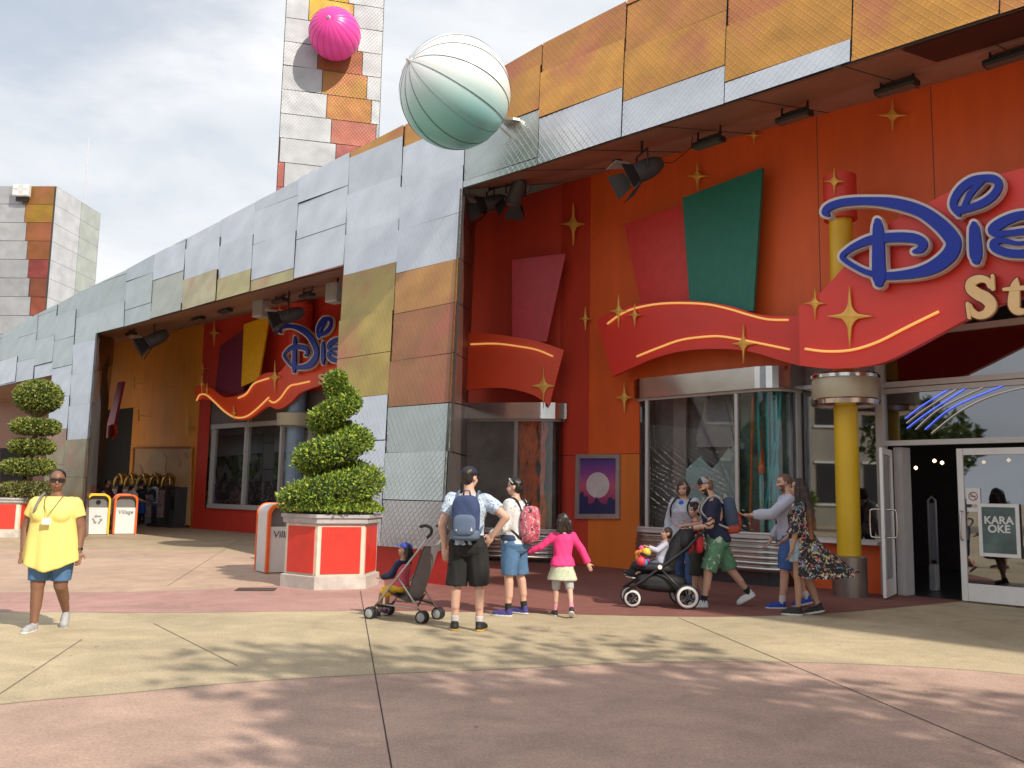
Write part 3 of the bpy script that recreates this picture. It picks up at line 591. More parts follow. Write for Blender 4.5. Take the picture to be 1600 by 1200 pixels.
# entrance
e0 = wxy(1383); e1 = wxy(1401); dl = wxy(1500); e2 = W_END
zT = [Wp(1500, 696)[2], Wp(1500, 600)[2], Wp(1500, 508)[2]]
flat_window('transom_window', (np.asarray(e0), np.asarray(e0)+WDr[:2]*2.9), zT[0]+.06, zT[1]-.04, glass=M_GLASSD, fw=.08)
flat_window('transom_window', (np.asarray(e0), np.asarray(e0)+WDr[:2]*2.9), zT[1]+.06, zT[2]-.05, glass=M_GLASSD, fw=.09)
flat_window('transom_window', (np.asarray(e0)+WDr[:2]*2.98, np.asarray(e0)+WDr[:2]*5.9), zT[0]+.06, zT[2]-.05, glass=M_GLASSD, fw=.08)
k = MB(); R = rotz(math.atan2(WDr[1], WDr[0]))
k.box((*(np.asarray(e0)+WN[:2]*.03), (zT[2])/2), (.10, .16, zT[2]), R); k.box((*(np.asarray(e1)-WN[:2]*.25), zT[0]/2), (.14, .3, zT[0]), R); part(k, 'entrance_jamb', M_FRAME)
def door_leaf(nm, hinge, ang, wdt, ht, label=None):
    d = empty(nm, (0, 0, 0)); d.parent = store; d.matrix_parent_inverse = Matrix.Translation(store.location).inverted()
    R = rotz(ang); X = R[:, 0]; Y = R[:, 1]; o = np.array([*hinge, .03])
    def bx(mb, x0, x1, z0, z1, dp=.05): mb.box(o+X*(x0+x1)/2+np.array([0, 0, (z0+z1)/2]), (x1-x0, dp, z1-z0), R)
    k = MB(); bx(k, 0, .09, 0, ht); bx(k, wdt-.09, wdt, 0, ht); bx(k, .092, wdt-.092, 0, .26); bx(k, .092, wdt-.092, ht-.10, ht); k.build('leaf_frame', M_WHITE, d, bevel=.006)
    k = MB(); bx(k, .092, wdt-.092, .262, ht-.102, .012); k.build('glass', M_GLASSD, d)
    for s_ in (-1, 1):
        k = MB(); hx = .06 if wdt > 1 else .05; ho = .09 if wdt > 1 else .16; p = o+X*hx+Y*s_*.03; k.tube(smooth_path([p+[0, 0, .90], p+Y*s_*ho*.8+[0, 0, .90], p+Y*s_*ho+[0, 0, .96], p+Y*s_*ho+[0, 0, 1.26], p+Y*s_*ho*.8+[0, 0, 1.32], p+[0, 0, 1.32]], 3), .014, 8); k.build('handle', M_STEEL, d, True)
    return d, o, X, Y
aW = math.atan2(WDr[1], WDr[0])
dr, dro, drX, drY = door_leaf('glass_door', np.asarray(dl)+WN[:2]*.03, aW, 1.12, zT[0]-.08)
dr2, *_ = door_leaf('glass_door', np.asarray(dl)+WDr[:2]*1.16+WN[:2]*.03, aW, 1.12, zT[0]-.08)
flat_window('shop_front', (np.asarray(dl)+WDr[:2]*2.34, np.asarray(dl)+WDr[:2]*6.4), .10, zT[0]-.05, mull=(.33, .66), fw=.09)
opn = gnd(1383, 938); hin = np.asarray(e0)+WDr[:2]*.12; vv = opn[:2]-hin; 
ol = door_leaf('open_glass_door', opn[:2], math.atan2(-vv[1], -vv[0]), min(1.0, np.linalg.norm(vv)), zT[0]-.08)
#@@SIGNS
# ------------------------------------------------------------------ sign boards, lettering, stars
def planeobj(P, n):
    return lambda x, y, o=0.: onpl(x, y, np.asarray(P)+np.asarray(n)*o, n)
def board(name, px, pf, n, th, m, label, cat='sign board', off=0., group=None, sm=0):
    if sm: px = [tuple(q) for q in smooth_path(px, sm)]
    P = [pf(x, y, off) for x, y in px]; c = np.mean(P, 0); r = empty(name, c, 0, label, cat, group); k = MB(); k.slab([p-c for p in P], n, th); o = k.build('panel', m, r, bevel=0); return r
SM = planeobj(WP+WN*.55, WN); SD = planeobj(WP+WN*1.35, WN); SN2 = (nM[0], nM[1], 0); SNp = planeobj((*(b1+nM*.35), 0), SN2); S2 = planeobj(W2P+W2N*.9, W2N)
board('wall_panel', [(975, 350), (1075, 317), (1085, 484), (1004, 486)], SM, WN, .06, mat('panel_red', (.62, .035, .025), .4), 'plain red slanted panel left of the green one on the big wall', 'wall panel', -.3)
board('wall_panel', [(1066, 309), (1191, 262), (1177, 486), (1078, 482)], SM, WN, .06, mat('panel_green', (.012, .17, .12), .45), 'tall dark green slanted panel above the wavy red board', 'wall panel', -.18)
rib1 = smooth_path([(932, 500), (965, 483), (1010, 474), (1075, 470), (1135, 477), (1180, 490), (1215, 494), (1249, 493)], 5)+smooth_path([(1251, 572), (1215, 562), (1170, 549), (1120, 545), (1070, 548), (1030, 557), (1000, 569), (957, 588)], 5)
board('wavy_board', [tuple(p) for p in rib1], SM, WN, .09, M_RIBBON, 'wavy red board with gold lines above the rounded steel window', 'sign board')
rib2 = smooth_path([(1248, 479), (1282, 457), (1320, 416), (1387, 352), (1450, 317), (1500, 292), (1570, 270), (1640, 250), (1760, 200), (1900, 130)], 5)+smooth_path([(1920, 380), (1760, 420), (1640, 452), (1560, 477), (1508, 500), (1469, 521), (1425, 545), (1381, 566), (1337, 574), (1294, 576), (1250, 571)], 5)
board('wavy_board', [tuple(p) for p in rib2], SD, WN, .12, mat('ribbon_red_bright', (.74, .045, .03), .36, 0, .06, 1.), 'big red board carrying the large blue lettering over the entrance', 'sign board')
board('wall_panel', [(800, 406), (884, 396), (854, 534), (800, 532)], SNp, SN2, .05, mat('panel_pink', (.50, .03, .05), .4), 'crimson slanted panel on the recessed wall right of the metal pillar', 'wall panel', -.12)
board('wavy_board', [tuple(p) for p in smooth_path([(722, 520), (760, 521), (800, 526), (840, 533), (881, 547)], 4)+smooth_path([(858, 634), (835, 618), (800, 608), (765, 606), (722, 611)], 4)], SNp, SN2, .08, M_RIBBON2, 'short orange-red board with a pointed end beside the metal pillar', 'sign board')
board('wall_panel', [(344, 540), (383, 514), (380, 616), (336, 612)], S2, W2N, .06, mat('panel_maroon', (.16, .02, .05), .5), 'dark maroon panel behind the wavy board of the far shop front', 'wall panel', -.35)
board('wall_panel', [(381, 507), (420, 493), (404, 592), (377, 604)], S2, W2N, .06, mat('panel_yellow', (.80, .42, .01), .4), 'yellow slanted panel on the far red wall', 'wall panel', -.2)
rib3 = smooth_path([(304, 610), (309, 602), (319, 601), (331, 607), (343, 617), (356, 621), (381, 614), (394, 601), (405, 588), (420, 582), (435, 582), (443, 575), (469, 545), (497, 525), (531, 500), (600, 470)], 4)+smooth_path([(600, 570), (530, 592), (491, 605), (469, 614), (456, 627), (442, 637), (431, 639), (420, 635), (410, 640), (394, 652), (381, 656), (367, 655), (351, 644), (334, 628), (318, 624), (306, 627)], 4)
board('wavy_board', [tuple(p) for p in rib3], S2, W2N, .09, M_RIBBON2, 'orange-red wavy board of the far shop front behind the spiral bush', 'sign board')
# far left hanging sign edge
board('wall_panel', [(184, 597), (192, 596), (177, 668), (166, 668)], S2, W2N, .1, mat('panel_magenta', (.45, .03, .10), .4), 'thin magenta panel edge beside the left metal pillar', 'wall panel', .6)
board('wavy_board', [(164, 668), (177, 662), (180, 676), (173, 686), (164, 684)], S2, W2N, .12, M_RIBBON2, 'small round end of an orange board at the left metal pillar', 'sign board', .8)
def tube_px(name, px, pf, off, r, label, m=M_NEON, n=6):
    P = [pf(*q[:2], off) for q in smooth_path(px, n)]; c = np.mean(P, 0); k = MB(); k.tube([p-c for p in P], r, 6); o = k.build(name, m, None, True); o.location = V3(c); return tag(o, label, 'light tube', 'gold tubes on the wavy boards')
for pts, pf, r, lb in (([(995, 557), (1030, 543), (1065, 531), (1104, 526), (1130, 526), (1170, 533), (1234, 546)], SM, .022, 'long gold tube along the lower edge of the wavy red board over the rounded window'),
    ([(949, 506), (970, 491), (995, 481), (1040, 474), (1100, 475), (1140, 483), (1170, 492), (1200, 499), (1232, 500)], SM, .022, 'gold tube along the upper edge of the wavy red board over the rounded window'),
    ([(1258, 545), (1290, 549), (1330, 547), (1370, 535), (1410, 515), (1440, 500), (1467, 487)], SD, .022, 'gold tube under the largest star on the big red entrance board'),
    ([(735, 538), (775, 537), (815, 542), (840, 547), (864, 557)], SNp, .022, 'gold tube on the short pointed orange-red board'),
    ([(307, 626), (312, 617), (322, 617), (334, 627), (351, 643), (367, 652), (384, 651), (400, 640), (420, 621)], S2, .03, 'gold tube along the lower edge of the far wavy board'),
    ([(372, 622), (385, 615), (396, 600), (410, 594), (420, 591)], S2, .03, 'short upper gold tube left of the star on the far wavy board'),
    ([(421, 626), (428, 629), (438, 622), (452, 604), (466, 600), (484, 596)], S2, .03, 'short gold tube under the far blue letters')):
    tube_px('gold_tube', pts, pf, .03, r, lb)
def star(x, y, v, h, pf, n, off, label):
    c = pf(x, y, off); ux = pf(x+h, y, off)-c; uz = pf(x, y-v, off)-c; pts = []
    for a in range(32):
        t = a/32*2*math.pi; rr = 1/((abs(math.cos(t))**.42+abs(math.sin(t))**.42)**(1/.42))*1.0 if abs(math.sin(2*t)) > 1e-6 else 1.
        pts.append(ux*rr*math.cos(t)+uz*rr*math.sin(t))
    k = MB(); m = len(pts); nn = np.asarray(n); k.add([p for p in pts]+[nn*.02+np.zeros(3)]+[p-nn*.03 for p in pts], [(i, (i+1) % m, m) for i in range(m)]+[(i, m+1+i, m+1+(i+1) % m, (i+1) % m) for i in range(m)])
    q = np.linalg.norm(ux); k.add([np.zeros(3)-nn*.03+np.array([dx, 0, dz])-nn*o_ for o_ in (0, abs(off)) for dx, dz in ((-.012, -.012), (.012, -.012), (.012, .012), (-.012, .012))], [(0, 1, 5, 4), (1, 2, 6, 5), (2, 3, 7, 6), (3, 0, 4, 7)])
    o = k.build('gold_star', M_GOLD); o.location = V3(c); return tag(o, label, 'star', 'gold four-pointed stars')
PW = planeobj(WP, WN); PW2 = planeobj(W2P, W2N); PN1 = planeobj((*cor, 0), np.array([*np.array([(cor-W1a)[1], -(cor-W1a)[0]])/np.linalg.norm(cor-W1a), 0]))
n1v = np.array([*np.array([(cor-W1a)[1], -(cor-W1a)[0]])/np.linalg.norm(cor-W1a), 0])
ST = [(1394, 180, 29, 23, PW, WN, .1, 'gold star highest on the big wall right of the soffit floodlights'), (1303, 283, 21, 17, SD, WN, -.30, 'gold star on the red cap of the yellow column'), (1273, 474, 25, 17, SD, WN, .04, 'gold star at the left tip of the big entrance board'),
      (1327, 494, 48, 37, SD, WN, .06, 'largest gold star, under the big blue capital letter'), (1177, 211, 15, 12, PW, WN, .1, 'gold star on the wall just under the soffit, above the green panel'), (1089, 275, 24, 17, PW, WN, .1, 'gold star on the wall left of the top of the green panel'),
      (966, 486, 26, 15, SM, WN, .05, 'larger of the two gold stars at the left end of the wavy red board'), (991, 492, 18, 12, SM, WN, .07, 'smaller of the two gold stars at the left end of the wavy red board'), (914, 498, 18, 10, PW, WN, .1, 'small gold star on the dark red wall left of the wavy red board'),
      (895, 350, 33, 20, PW, WN, .2, 'gold star high on the dark red wall above the crimson panel'), (975, 621, 25, 15, PW, WN, .1, 'gold star on the orange-red wall left of the rounded window'), (1161, 537, 31, 19, SM, WN, .05, 'gold star on the lower line of the wavy red board over the rounded window'),
      (849, 603, 36, 19, SNp, SN2, .05, 'gold star on the pointed end of the short orange-red board'), (334, 520, 20, 8, PW2, W2N, .35, 'tall gold star on the far red wall left of the maroon panel'), (316, 575, 9, 4, PW2, W2N, .35, 'tiny gold star above the left end of the far wavy board'),
      (315, 600, 15, 5, S2, W2N, .05, 'gold star on the left tip of the far wavy board'), (323, 608, 10, 4, S2, W2N, .07, 'small gold star right of the left tip of the far wavy board'), (429, 589, 26, 10, S2, W2N, .06, 'tall gold star below the far blue letters'), (365, 645, 11, 5, S2, W2N, .08, 'gold star at the lowest dip of the far wavy board'),
      (437, 484, 8, 5, PW2, W2N, .3, 'small gold star left above the far blue letters'), (459, 480, 12, 5, PW2, W2N, .3, 'gold star above the far blue letters near the soffit'), (209, 598, 11, 6, PW2, W2N, .4, 'gold star on the orange wall nearest the left metal pillar'), (258, 604, 11, 6, PW2, W2N, .4, 'gold star in the middle of the orange wall'),
      (275, 579, 9, 5, PW2, W2N, .4, 'small gold star on the orange wall up near the red corner'), (216, 649, 9, 5, PW2, W2N, .4, 'small gold star low on the left of the orange wall'), (292, 663, 20, 8, PW2, W2N, .4, 'largest gold star on the orange wall, above the poster panel'), (226, 555, 7, 4, PW2, W2N, .4, 'tiny gold star below the spotlight on the orange wall')]
for s_ in ST: star(*s_)
# lettering strokes (x, y, half width) in pixels of the enlarged sign
LET = {'D': [[(372, 462, 12), (352, 448, 18), (372, 418, 22), (430, 392, 23), (520, 378, 24), (650, 376, 25), (800, 392, 34), (950, 438, 38), (1060, 512, 43), (1135, 590, 46), (1158, 645, 46), (1130, 712, 46), (1050, 778, 42), (950, 818, 33), (830, 838, 26), (720, 842, 22), (620, 822, 17), (540, 785, 15), (474, 742, 15), (462, 718, 15), (490, 690, 16), (545, 655, 20), (640, 618, 26), (750, 604, 29), (860, 602, 30), (930, 614, 30), (966, 642, 28), (950, 678, 22), (912, 692, 12)],
             [(682, 500, 18), (684, 540, 30), (687, 640, 36), (688, 760, 39), (691, 850, 40), (691, 888, 26)]],
       'i': [[(1285, 518, 16), (1287, 545, 30), (1293, 640, 38), (1297, 715, 37), (1298, 748, 24)],
             [(1190, 462, 12), (1180, 440, 22), (1156, 400, 22), (1172, 345, 24), (1215, 290, 26), (1280, 247, 25), (1360, 232, 23), (1420, 240, 24), (1440, 275, 24), (1415, 330, 24), (1355, 380, 24), (1280, 412, 22), (1200, 432, 24)], [(1225, 405, 16), (1262, 330, 18), (1330, 250, 20)]],
       's': [[(1690, 468, 12), (1630, 458, 22), (1540, 474, 28), (1450, 516, 32), (1402, 556, 30), (1430, 580, 20), (1520, 574, 18), (1620, 566, 22), (1700, 590, 28), (1720, 636, 30), (1680, 682, 28), (1590, 704, 26), (1490, 698, 26), (1420, 668, 28), (1412, 636, 24), (1460, 620, 18), (1560, 640, 12), (1640, 624, 9)]],
       'n': [[(1790, 500, 16), (1800, 600, 34), (1805, 720, 30)], [(1810, 560, 24), (1890, 500, 28), (1960, 540, 32), (1980, 720, 30)]], 'e': [[(2060, 600, 20), (2180, 580, 24), (2200, 510, 26), (2120, 470, 30), (2050, 530, 34), (2050, 640, 34), (2120, 710, 30), (2230, 690, 16)]], 'y': [[(2290, 470, 16), (2320, 580, 30), (2400, 600, 26)], [(2460, 440, 20), (2440, 620, 32), (2360, 790, 26), (2260, 800, 14)]],
       'S': [[(1390, 905, 20), (1368, 872, 20), (1320, 862, 24), (1272, 884, 30), (1268, 922, 34), (1308, 956, 36), (1362, 984, 38), (1392, 1026, 36), (1368, 1074, 28), (1316, 1092, 22), (1272, 1066, 22), (1256, 1030, 16)], [(1402, 842, 10), (1404, 925, 12)], [(1246, 1018, 12), (1256, 1104, 11)]],
       't': [[(1556, 858, 4), (1545, 900, 26), (1538, 960, 34), (1535, 1020, 36), (1552, 1058, 28), (1592, 1066, 18), (1640, 1050, 8)], [(1474, 928, 10), (1550, 922, 14), (1644, 914, 13)]], 'o': [[(1740, 900, 30), (1810, 950, 34), (1800, 1030, 34), (1730, 1050, 28), (1680, 1000, 34), (1690, 920, 32), (1745, 900, 28)]], 'r': [[(1900, 890, 18), (1905, 960, 32), (1905, 1060, 30)], [(1910, 920, 20), (1980, 890, 26)]], 'E': [[(2060, 960, 14), (2150, 945, 16), (2140, 890, 22), (2080, 880, 26), (2050, 950, 32), (2080, 1030, 28), (2170, 1010, 12)]]}
def stroke_mesh(mb, pts, mp_, pf, n, off, grow, th):
    P = [np.array(p) for p in smooth_path(pts, 6)]; m = len(P); Lh = []; Rh = []
    for i in range(m):
        t = P[min(i+1, m-1)][:2]-P[max(i-1, 0)][:2]; t /= np.linalg.norm(t)+1e-9; nn = np.array([-t[1], t[0]]); hw = P[i][2]+grow; Lh.append(P[i][:2]+nn*hw); Rh.append(P[i][:2]-nn*hw)
    def cap(c, hw, a0):
        return [c+hw*np.array([math.cos(a0+math.pi*k/8), math.sin(a0+math.pi*k/8)]) for k in range(9)]
    wld = lambda q, o: pf(*mp_(q[0], q[1]), o); vs = []; nn = np.asarray(n)
    dth = th
    for i in range(m):
        o_i = off+.004*i/m
        for q in (Lh[i], Rh[i]): a = wld(q, o_i); vs.append(a); vs.append(a-nn*dth)
    fs = []
    for i in range(m-1):
        a, b_ = i*4, i*4+4; fs += [(a, b_, b_+2, a+2), (a, a+1, b_+1, b_), (a+2, b_+2, b_+3, a+3)]
    mb.add(vs, fs)
    for e, sg in ((0, -1), (m-1, 1)):
        t = (P[1]-P[0])[:2] if e == 0 else (P[-1]-P[-2])[:2]; a0 = math.atan2(t[1], t[0])+(math.pi/2 if e == 0 else -math.pi/2); hw = P[e][2]+grow
        c = [wld(q, off+.004*e/m) for q in cap(P[e][:2], hw, a0)]; k2 = len(c); mb.add(c+[q-nn*dth for q in c], [tuple(range(k2))]+[(i, i+1, i+1+k2, i+k2) for i in range(k2-1)])
def letters(chars, mp_, pf, n, off, m_face, m_edge, grow, th, label, px2m, name='lettering'):
    c0 = pf(*mp_(700, 600), 0); r = empty(name, c0, 0, label, 'lettering')
    for ch in chars:
        a = MB(); e = MB()
        for j, st in enumerate(LET[ch]):
            stroke_mesh(e, st, mp_, pf, n, off+.006*j, grow, th); stroke_mesh(a, st, mp_, pf, n, off+.055+.006*j, 0, .05)
        for mbx in (a, e): mbx.v = [tuple(np.array(v)-c0) for v in mbx.v]
        e.build('letter_outline', m_edge, r); a.build('letter_face', m_face, r)
big = lambda x, y: (1200+x/4, 220+y/4)
letters('Disney', big, SD, WN, .18, M_BLUE, M_PALE, 16, .12, 'large glossy blue lettering with pale outline above the entrance', 1)
letters('StorE', big, SD, WN, .12, M_CREAM, mat('letter_edge_dark', (.20, .02, .012), .5), 7, .06, 'cream serif lettering under the large blue letters', 1)  # wider dark red strokes outline the cream letters
src = np.array([[340, 470, 1], [1205, 640, 1], [690, 915, 1]]); dst = np.array([[435, 520], [497.5, 551], [458.5, 583]]); AF = np.linalg.solve(src, dst)
small = lambda x, y: tuple(np.array([x, y, 1.])@AF)
letters('Dis', small, S2, W2N, .2, M_BLUE, M_PALE, 16, .12, 'smaller blue lettering on the far shop front, cut off by the metal pillar', 1)
letters('S', lambda x, y: (497+(x-1230)*.062, 584+(y-840)*.062), S2, W2N, .14, M_CREAM, MATS['letter_edge_dark'], 7, .06, 'small cream letter peeping out beside the spiral bush top', 1)
# column with drum collar (right) and blue column (left)
def column(c, prof_m, label, off_top=None):
    r = empty('column', (*c, 0), 0, label, 'column')
    for nm, prof, m in prof_m: k = MB(); k.lathe(prof, (0, 0, 0), 40); k.build(nm, m, r, True).modifiers.new('e', 'EDGE_SPLIT').split_angle = rad(40)
    return r
cc = gnd(1325, 934)[:2]+np.array([.12, .22]); DD = float(cc[1]); zz = lambda y: 1.5+DD*(780-y)/1400
column(cc, [('base', [(.262, 0), (.262, zz(868)), (.20, zz(866))], mat('column_base_metal', (.30, .26, .23), .35, .7, .1)), ('shaft', [(.182, zz(868)), (.182, zz(332))], M_YEL),
    ('collar', [(.18, zz(630)), (.49, zz(630)), (.505, zz(627)), (.505, zz(594)), (.49, zz(591)), (.18, zz(591))], mat('collar_cream', (.46, .41, .29), .4, .15, .06)), ('collar_rim', [(.40, zz(637)), (.515, zz(634)), (.53, zz(627)), (.515, zz(625)), (.50, zz(626)), (.50, zz(633))], M_STEEL), ('collar_rim', [(.50, zz(594)), (.53, zz(593)), (.53, zz(588)), (.50, zz(585)), (.18, zz(586))], M_STEEL), ('red_sleeve', [(.20, zz(334)), (.26, zz(334)), (.26, zz(262)), (.0, zz(262))], M_RED)], 'yellow round column with a wide cream drum collar beside the entrance')
k = W2(457, 790, .48); kd = k[1]; zk = lambda y: 1.5+kd*(764-y)/1400
column(k[:2], [('shaft', [(.27, 0), (.27, zk(560))], mat('column_blue', (.22, .30, .42), .4, 0, .06)), ('collar', [(.27, zk(669)), (.60, zk(667)), (.62, zk(648)), (.27, zk(645))], MATS['collar_cream']), ('red_sleeve', [(.28, zk(560)), (.36, zk(560)), (.36, zk(474)), (0, zk(474))], M_RED)], 'pale blue round column of the far shop front behind the spiral bush')
# far shop window
M_GLASSF = mat_glass('glass_far', .75, .16)
wdp = empty('painted_reflection', W2(385, 790, -.5), 0, 'boards painted as reflected trees, sky and crowd inside the far shop window', 'window display'); wdo = np.array(wdp.location); k = MB(); k.slab([W2(x, y, -.7)-wdo for x, y in ((322, 715), (500, 700), (500, 810), (318, 800))], W2N, .04); k.build('reflected_trees', mat_print('reflected_trees_print', (.16, .24, .12), [((.06, .10, .05), 1.), ((.42, .46, .46), .6)], 2.2, .45), wdp)  # board behind the glass, blotched in green to imitate mirrored trees
k = MB(); k.slab([W2(x, y, -.68)-wdo for x, y in ((322, 664), (500, 640), (500, 700), (322, 715))], W2N, .04); k.build('reflected_sky', mat('reflected_sky_paint', (.50, .58, .62), .7, 0, .15, .8), wdp)  # pale strip painted as the sky mirrored in the pane
k = MB(); k.slab([W2(x, y, -.45)-wdo for x, y in ((320, 752), (500, 752), (500, 806), (318, 798))], W2N, .04); k.build('reflected_crowd', mat_print('reflected_crowd_print', (.14, .13, .15), [((.55, .53, .52), 1.2), ((.10, .14, .30), .8), ((.40, .30, .25), 1.6)], 5., .42), wdp)  # lower board blotched like a crowd mirrored in the pane
fw = empty('far_window', (0, 0, 0)); fw.parent = store; fw.matrix_parent_inverse = Matrix.Translation(store.location).inverted()
za, zb = W2(330, 790)[2], W2(330, 668)[2]; xa, xb = w2xy(326, .1), en+W2N[:2]*.1
k = MB(); quadz(k, xa, xb, za, zb); k.build('glass', M_GLASSF, fw)
k = MB(); R2 = rotz(math.atan2(W2D[1], W2D[0])); ln = np.linalg.norm(xb-xa)
for z in (za, zb): k.box((*((xa+xb)/2+W2N[:2]*.02), z), (ln, .14, .16), R2)
for px in (328, 380, 436, 480): p = w2xy(px, .13); k.box((*p, (za+zb)/2), (.12, .13, zb-za-.16), R2)
for px in (383,): p = w2xy(px, .13); k.box((*p, zb+.7), (.10, .13, 1.3), R2)
k.build('frame', M_FRAME, fw)
# poster on the wall between the windows (plain sunset poster)
po = empty('wall_poster', Wp(933, 760, .03), 0, 'framed purple and pink poster on the red wall between the two windows', 'poster'); pc = np.array(po.location)
k = MB()
for q in ([(899.5, 710), (967.5, 710), (967.5, 716), (899.5, 716)], [(898, 803), (967, 803), (967, 810.5), (898, 810.5)], [(899.5, 716), (905, 716), (904, 803), (898, 803)], [(962, 716), (967.5, 716), (967, 803), (961.5, 803)]): k.slab([Wp(x, y, .06)-pc for x, y in q], WN, .06)
k.build('frame', mat('poster_frame', (.42, .37, .37), .4, .4), po)
def mat_poster():
    m = bpy.data.materials.new('poster_print'); m.use_nodes = True; t = m.node_tree; b = t.nodes['Principled BSDF']; b.inputs['Roughness'].default_value = .25
    tcn = t.nodes.new('ShaderNodeTexCoord'); sp_ = t.nodes.new('ShaderNodeSeparateXYZ'); t.links.new(tcn.outputs['Generated'], sp_.inputs[0]); r = t.nodes.new('ShaderNodeValToRGB'); e = r.color_ramp.elements
    e[0].position = 0; e[0].color = (.06, .015, .10, 1); e[1].position = 1; e[1].color = (.05, .06, .25, 1)
    for p, c in ((.22, (.30, .05, .16, 1)), (.5, (.55, .12, .22, 1)), (.72, (.28, .08, .30, 1))): q = e.new(p); q.color = c
    t.links.new(sp_.outputs[2], r.inputs[0]); t.links.new(r.outputs[0], b.inputs['Base Color']); return m
k = MB(); k.slab([Wp(x, y, .03)-pc for x, y in ((904, 715), (963, 715), (962, 804), (903, 804))], WN, .02); k.build('print', mat_poster(), po)
k = MB(); k.slab([Wp(934+18*math.cos(a), 758+20*math.sin(a), .034)-pc for a in np.linspace(0, 6.28, 33)[:-1]], WN, .003); k.build('moon', mat('poster_moon', (.62, .58, .62), .4), po)
k = MB(); k.slab([Wp(x, y, .038)-pc for x, y in ((904, 803), (904, 772), (911, 768), (912, 776), (918, 775), (919, 789), (927, 786), (932, 776), (938, 786), (948, 788), (950, 778), (956, 776), (957, 781), (962, 780), (962, 803))], WN, .003); k.build('skyline', mat('poster_skyline', (.03, .035, .12), .4), po)
#@@PROPS
# ------------------------------------------------------------------ door notices, neon arcs, karaoke poster
pc = dro+drX*.27+np.array([0, 0, 1.12])
kp = empty('door_poster', dro+drX*.57-drY*.03+np.array([0, 0, 1.06]), 0, 'karaoke poster in a white frame on the right glass door', 'poster'); k0 = np.array(kp.location); OY = -drY if np.dot(-drY, WN) > 0 else drY
def rect(c, w_, h_, o): 
    return [c+drX*x+np.array([0, 0, z])+OY*o for x, z in ((-w_/2, -h_/2), (w_/2, -h_/2), (w_/2, h_/2), (-w_/2, h_/2))]
k = MB()
for cx, cz, a, b_ in ((0, .36, .56, .05), (0, -.36, .56, .05), (-.255, 0, .05, .67), (.255, 0, .05, .67)): k.slab(rect(np.array([0, 0, cz])+drX*cx, a, b_, .03), OY, .02)
k.build('frame', M_WHITE, kp)
k = MB(); k.slab(rect(np.zeros(3), .46, .67, .022), OY, .004); k.build('print', mat('karaoke_print', (.10, .15, .14), .3, 0, .4, 3.), kp)
text_mesh('KARA', .155, 'lettering', M_WHITE, np.array([0, 0, .14])+OY*.026, drX, (0, 0, 1), kp, bold=.004); text_mesh('OKE', .155, 'lettering', M_WHITE, np.array([0, 0, .015])+OY*.026, drX, (0, 0, 1), kp, bold=.004)
nsm = empty('door_notice', dro+drX*.22+np.array([0, 0, 1.55]), 0, 'white no smoking notice on the right glass door', 'notice')
k = MB(); k.slab(rect(np.zeros(3), .20, .24, .02), OY, .004); k.slab(rect(np.array([0, 0, -.2]), .19, .06, .02), OY, .004); k.build('sheet', M_WHITE, nsm)
k = MB(); k.tube([drX*.06*math.cos(a)+np.array([0, 0, .06*math.sin(a)-.0])+OY*.025 for a in np.linspace(0, 6.29, 25)], .006, 5); k.tube([drX*-.045+np.array([0, 0, .045])+OY*.026, drX*.045+np.array([0, 0, -.045])+OY*.026], .006, 5); k.build('prohibition_ring', mat('notice_red', (.35, .08, .06)), nsm)
k = MB(); k.tube([drX*-.035+OY*.022, drX*.035+OY*.022], .006, 5); k.build('cigarette_mark', M_BLACK, nsm)
nb_ = mat('neon_blue', (.10, .16, .95), .3, 0, 0, emit=1.1); nw_ = mat('neon_white', (.70, .62, .52), .3, 0, 0, emit=.25)
for i, (pts, m_, lb) in enumerate(([[(1414, 654), (1440, 634), (1485, 606)], nb_, 'uppermost blue neon arc behind the transom glass'], [[(1416, 661), (1445, 639), (1500, 604)], nw_, 'uppermost white neon arc behind the transom glass'], [[(1417, 669), (1450, 644), (1512, 604)], nb_, 'middle blue neon arc, touching the left end of the group'], [[(1430, 671), (1470, 637), (1540, 603)], nw_, 'middle white neon arc of the transom group'], [[(1445, 671), (1490, 635), (1568, 602)], nb_, 'lowest blue neon arc of the transom group'], [[(1455, 677), (1500, 642), (1550, 618), (1620, 600)], nw_, 'lowest white neon arc, longest of the transom group'])):
    P = [Wp(*q, .045) for q in smooth_path(pts, 6)]; c = np.mean(P, 0); k = MB(); k.tube([p-c for p in P], .0075, 6); o = k.build('neon_tube', m_, None, True); o.location = V3(c); tag(o, lb, 'neon tube', 'neon arcs over the entrance')
lampm = mat('lamp_warm', (1, .72, .40), .4, 0, 0, emit=3.)
for i, (x, y, lb) in enumerate(((1460, 720, 'small warm ceiling lamp nearest the doorway edge inside the shop'), (1472, 723, 'small warm ceiling lamp right of another inside the doorway'), (1431, 731, 'dim ceiling lamp deep inside the dark doorway'), (1537, 722, 'warm ceiling lamp seen through the right glass door'), (1576, 719, 'brightest ceiling lamp seen through the right glass door'))):
    k = MB(); k.lathe([(0, -.04), (.032, -.015), (.032, .015), (0, .04)], (0, 0, 0), 12); o = k.build('ceiling_lamp', lampm, None, True); o.location = V3(Wp(x, y, -3.2)); tag(o, lb, 'lamp', 'lamps inside the shop')
def gate(px, py, label):
    p = Wp(px, py, -1.3); r = empty('security_gate', (p[0], p[1], .008), aW, label, 'security gate'); k = MB(); k.box((0, 0, .22), (.12, .16, .44)); k.build('foot', mat('gate_grey', (.30, .29, .30), .4), r, bevel=.02)
    k = MB(); k.tube([(-.06, 0, .44), (-.06, 0, 1.5), (0, 0, 1.56), (.06, 0, 1.5), (.06, 0, .44)], .02, 8); k.build('loop', MATS['gate_grey'], r, True)
    k = MB(); k.box((0, 0, .98), (.085, .02, .95)); k.build('panel', mat('gate_panel', (.16, .16, .19), .4), r)
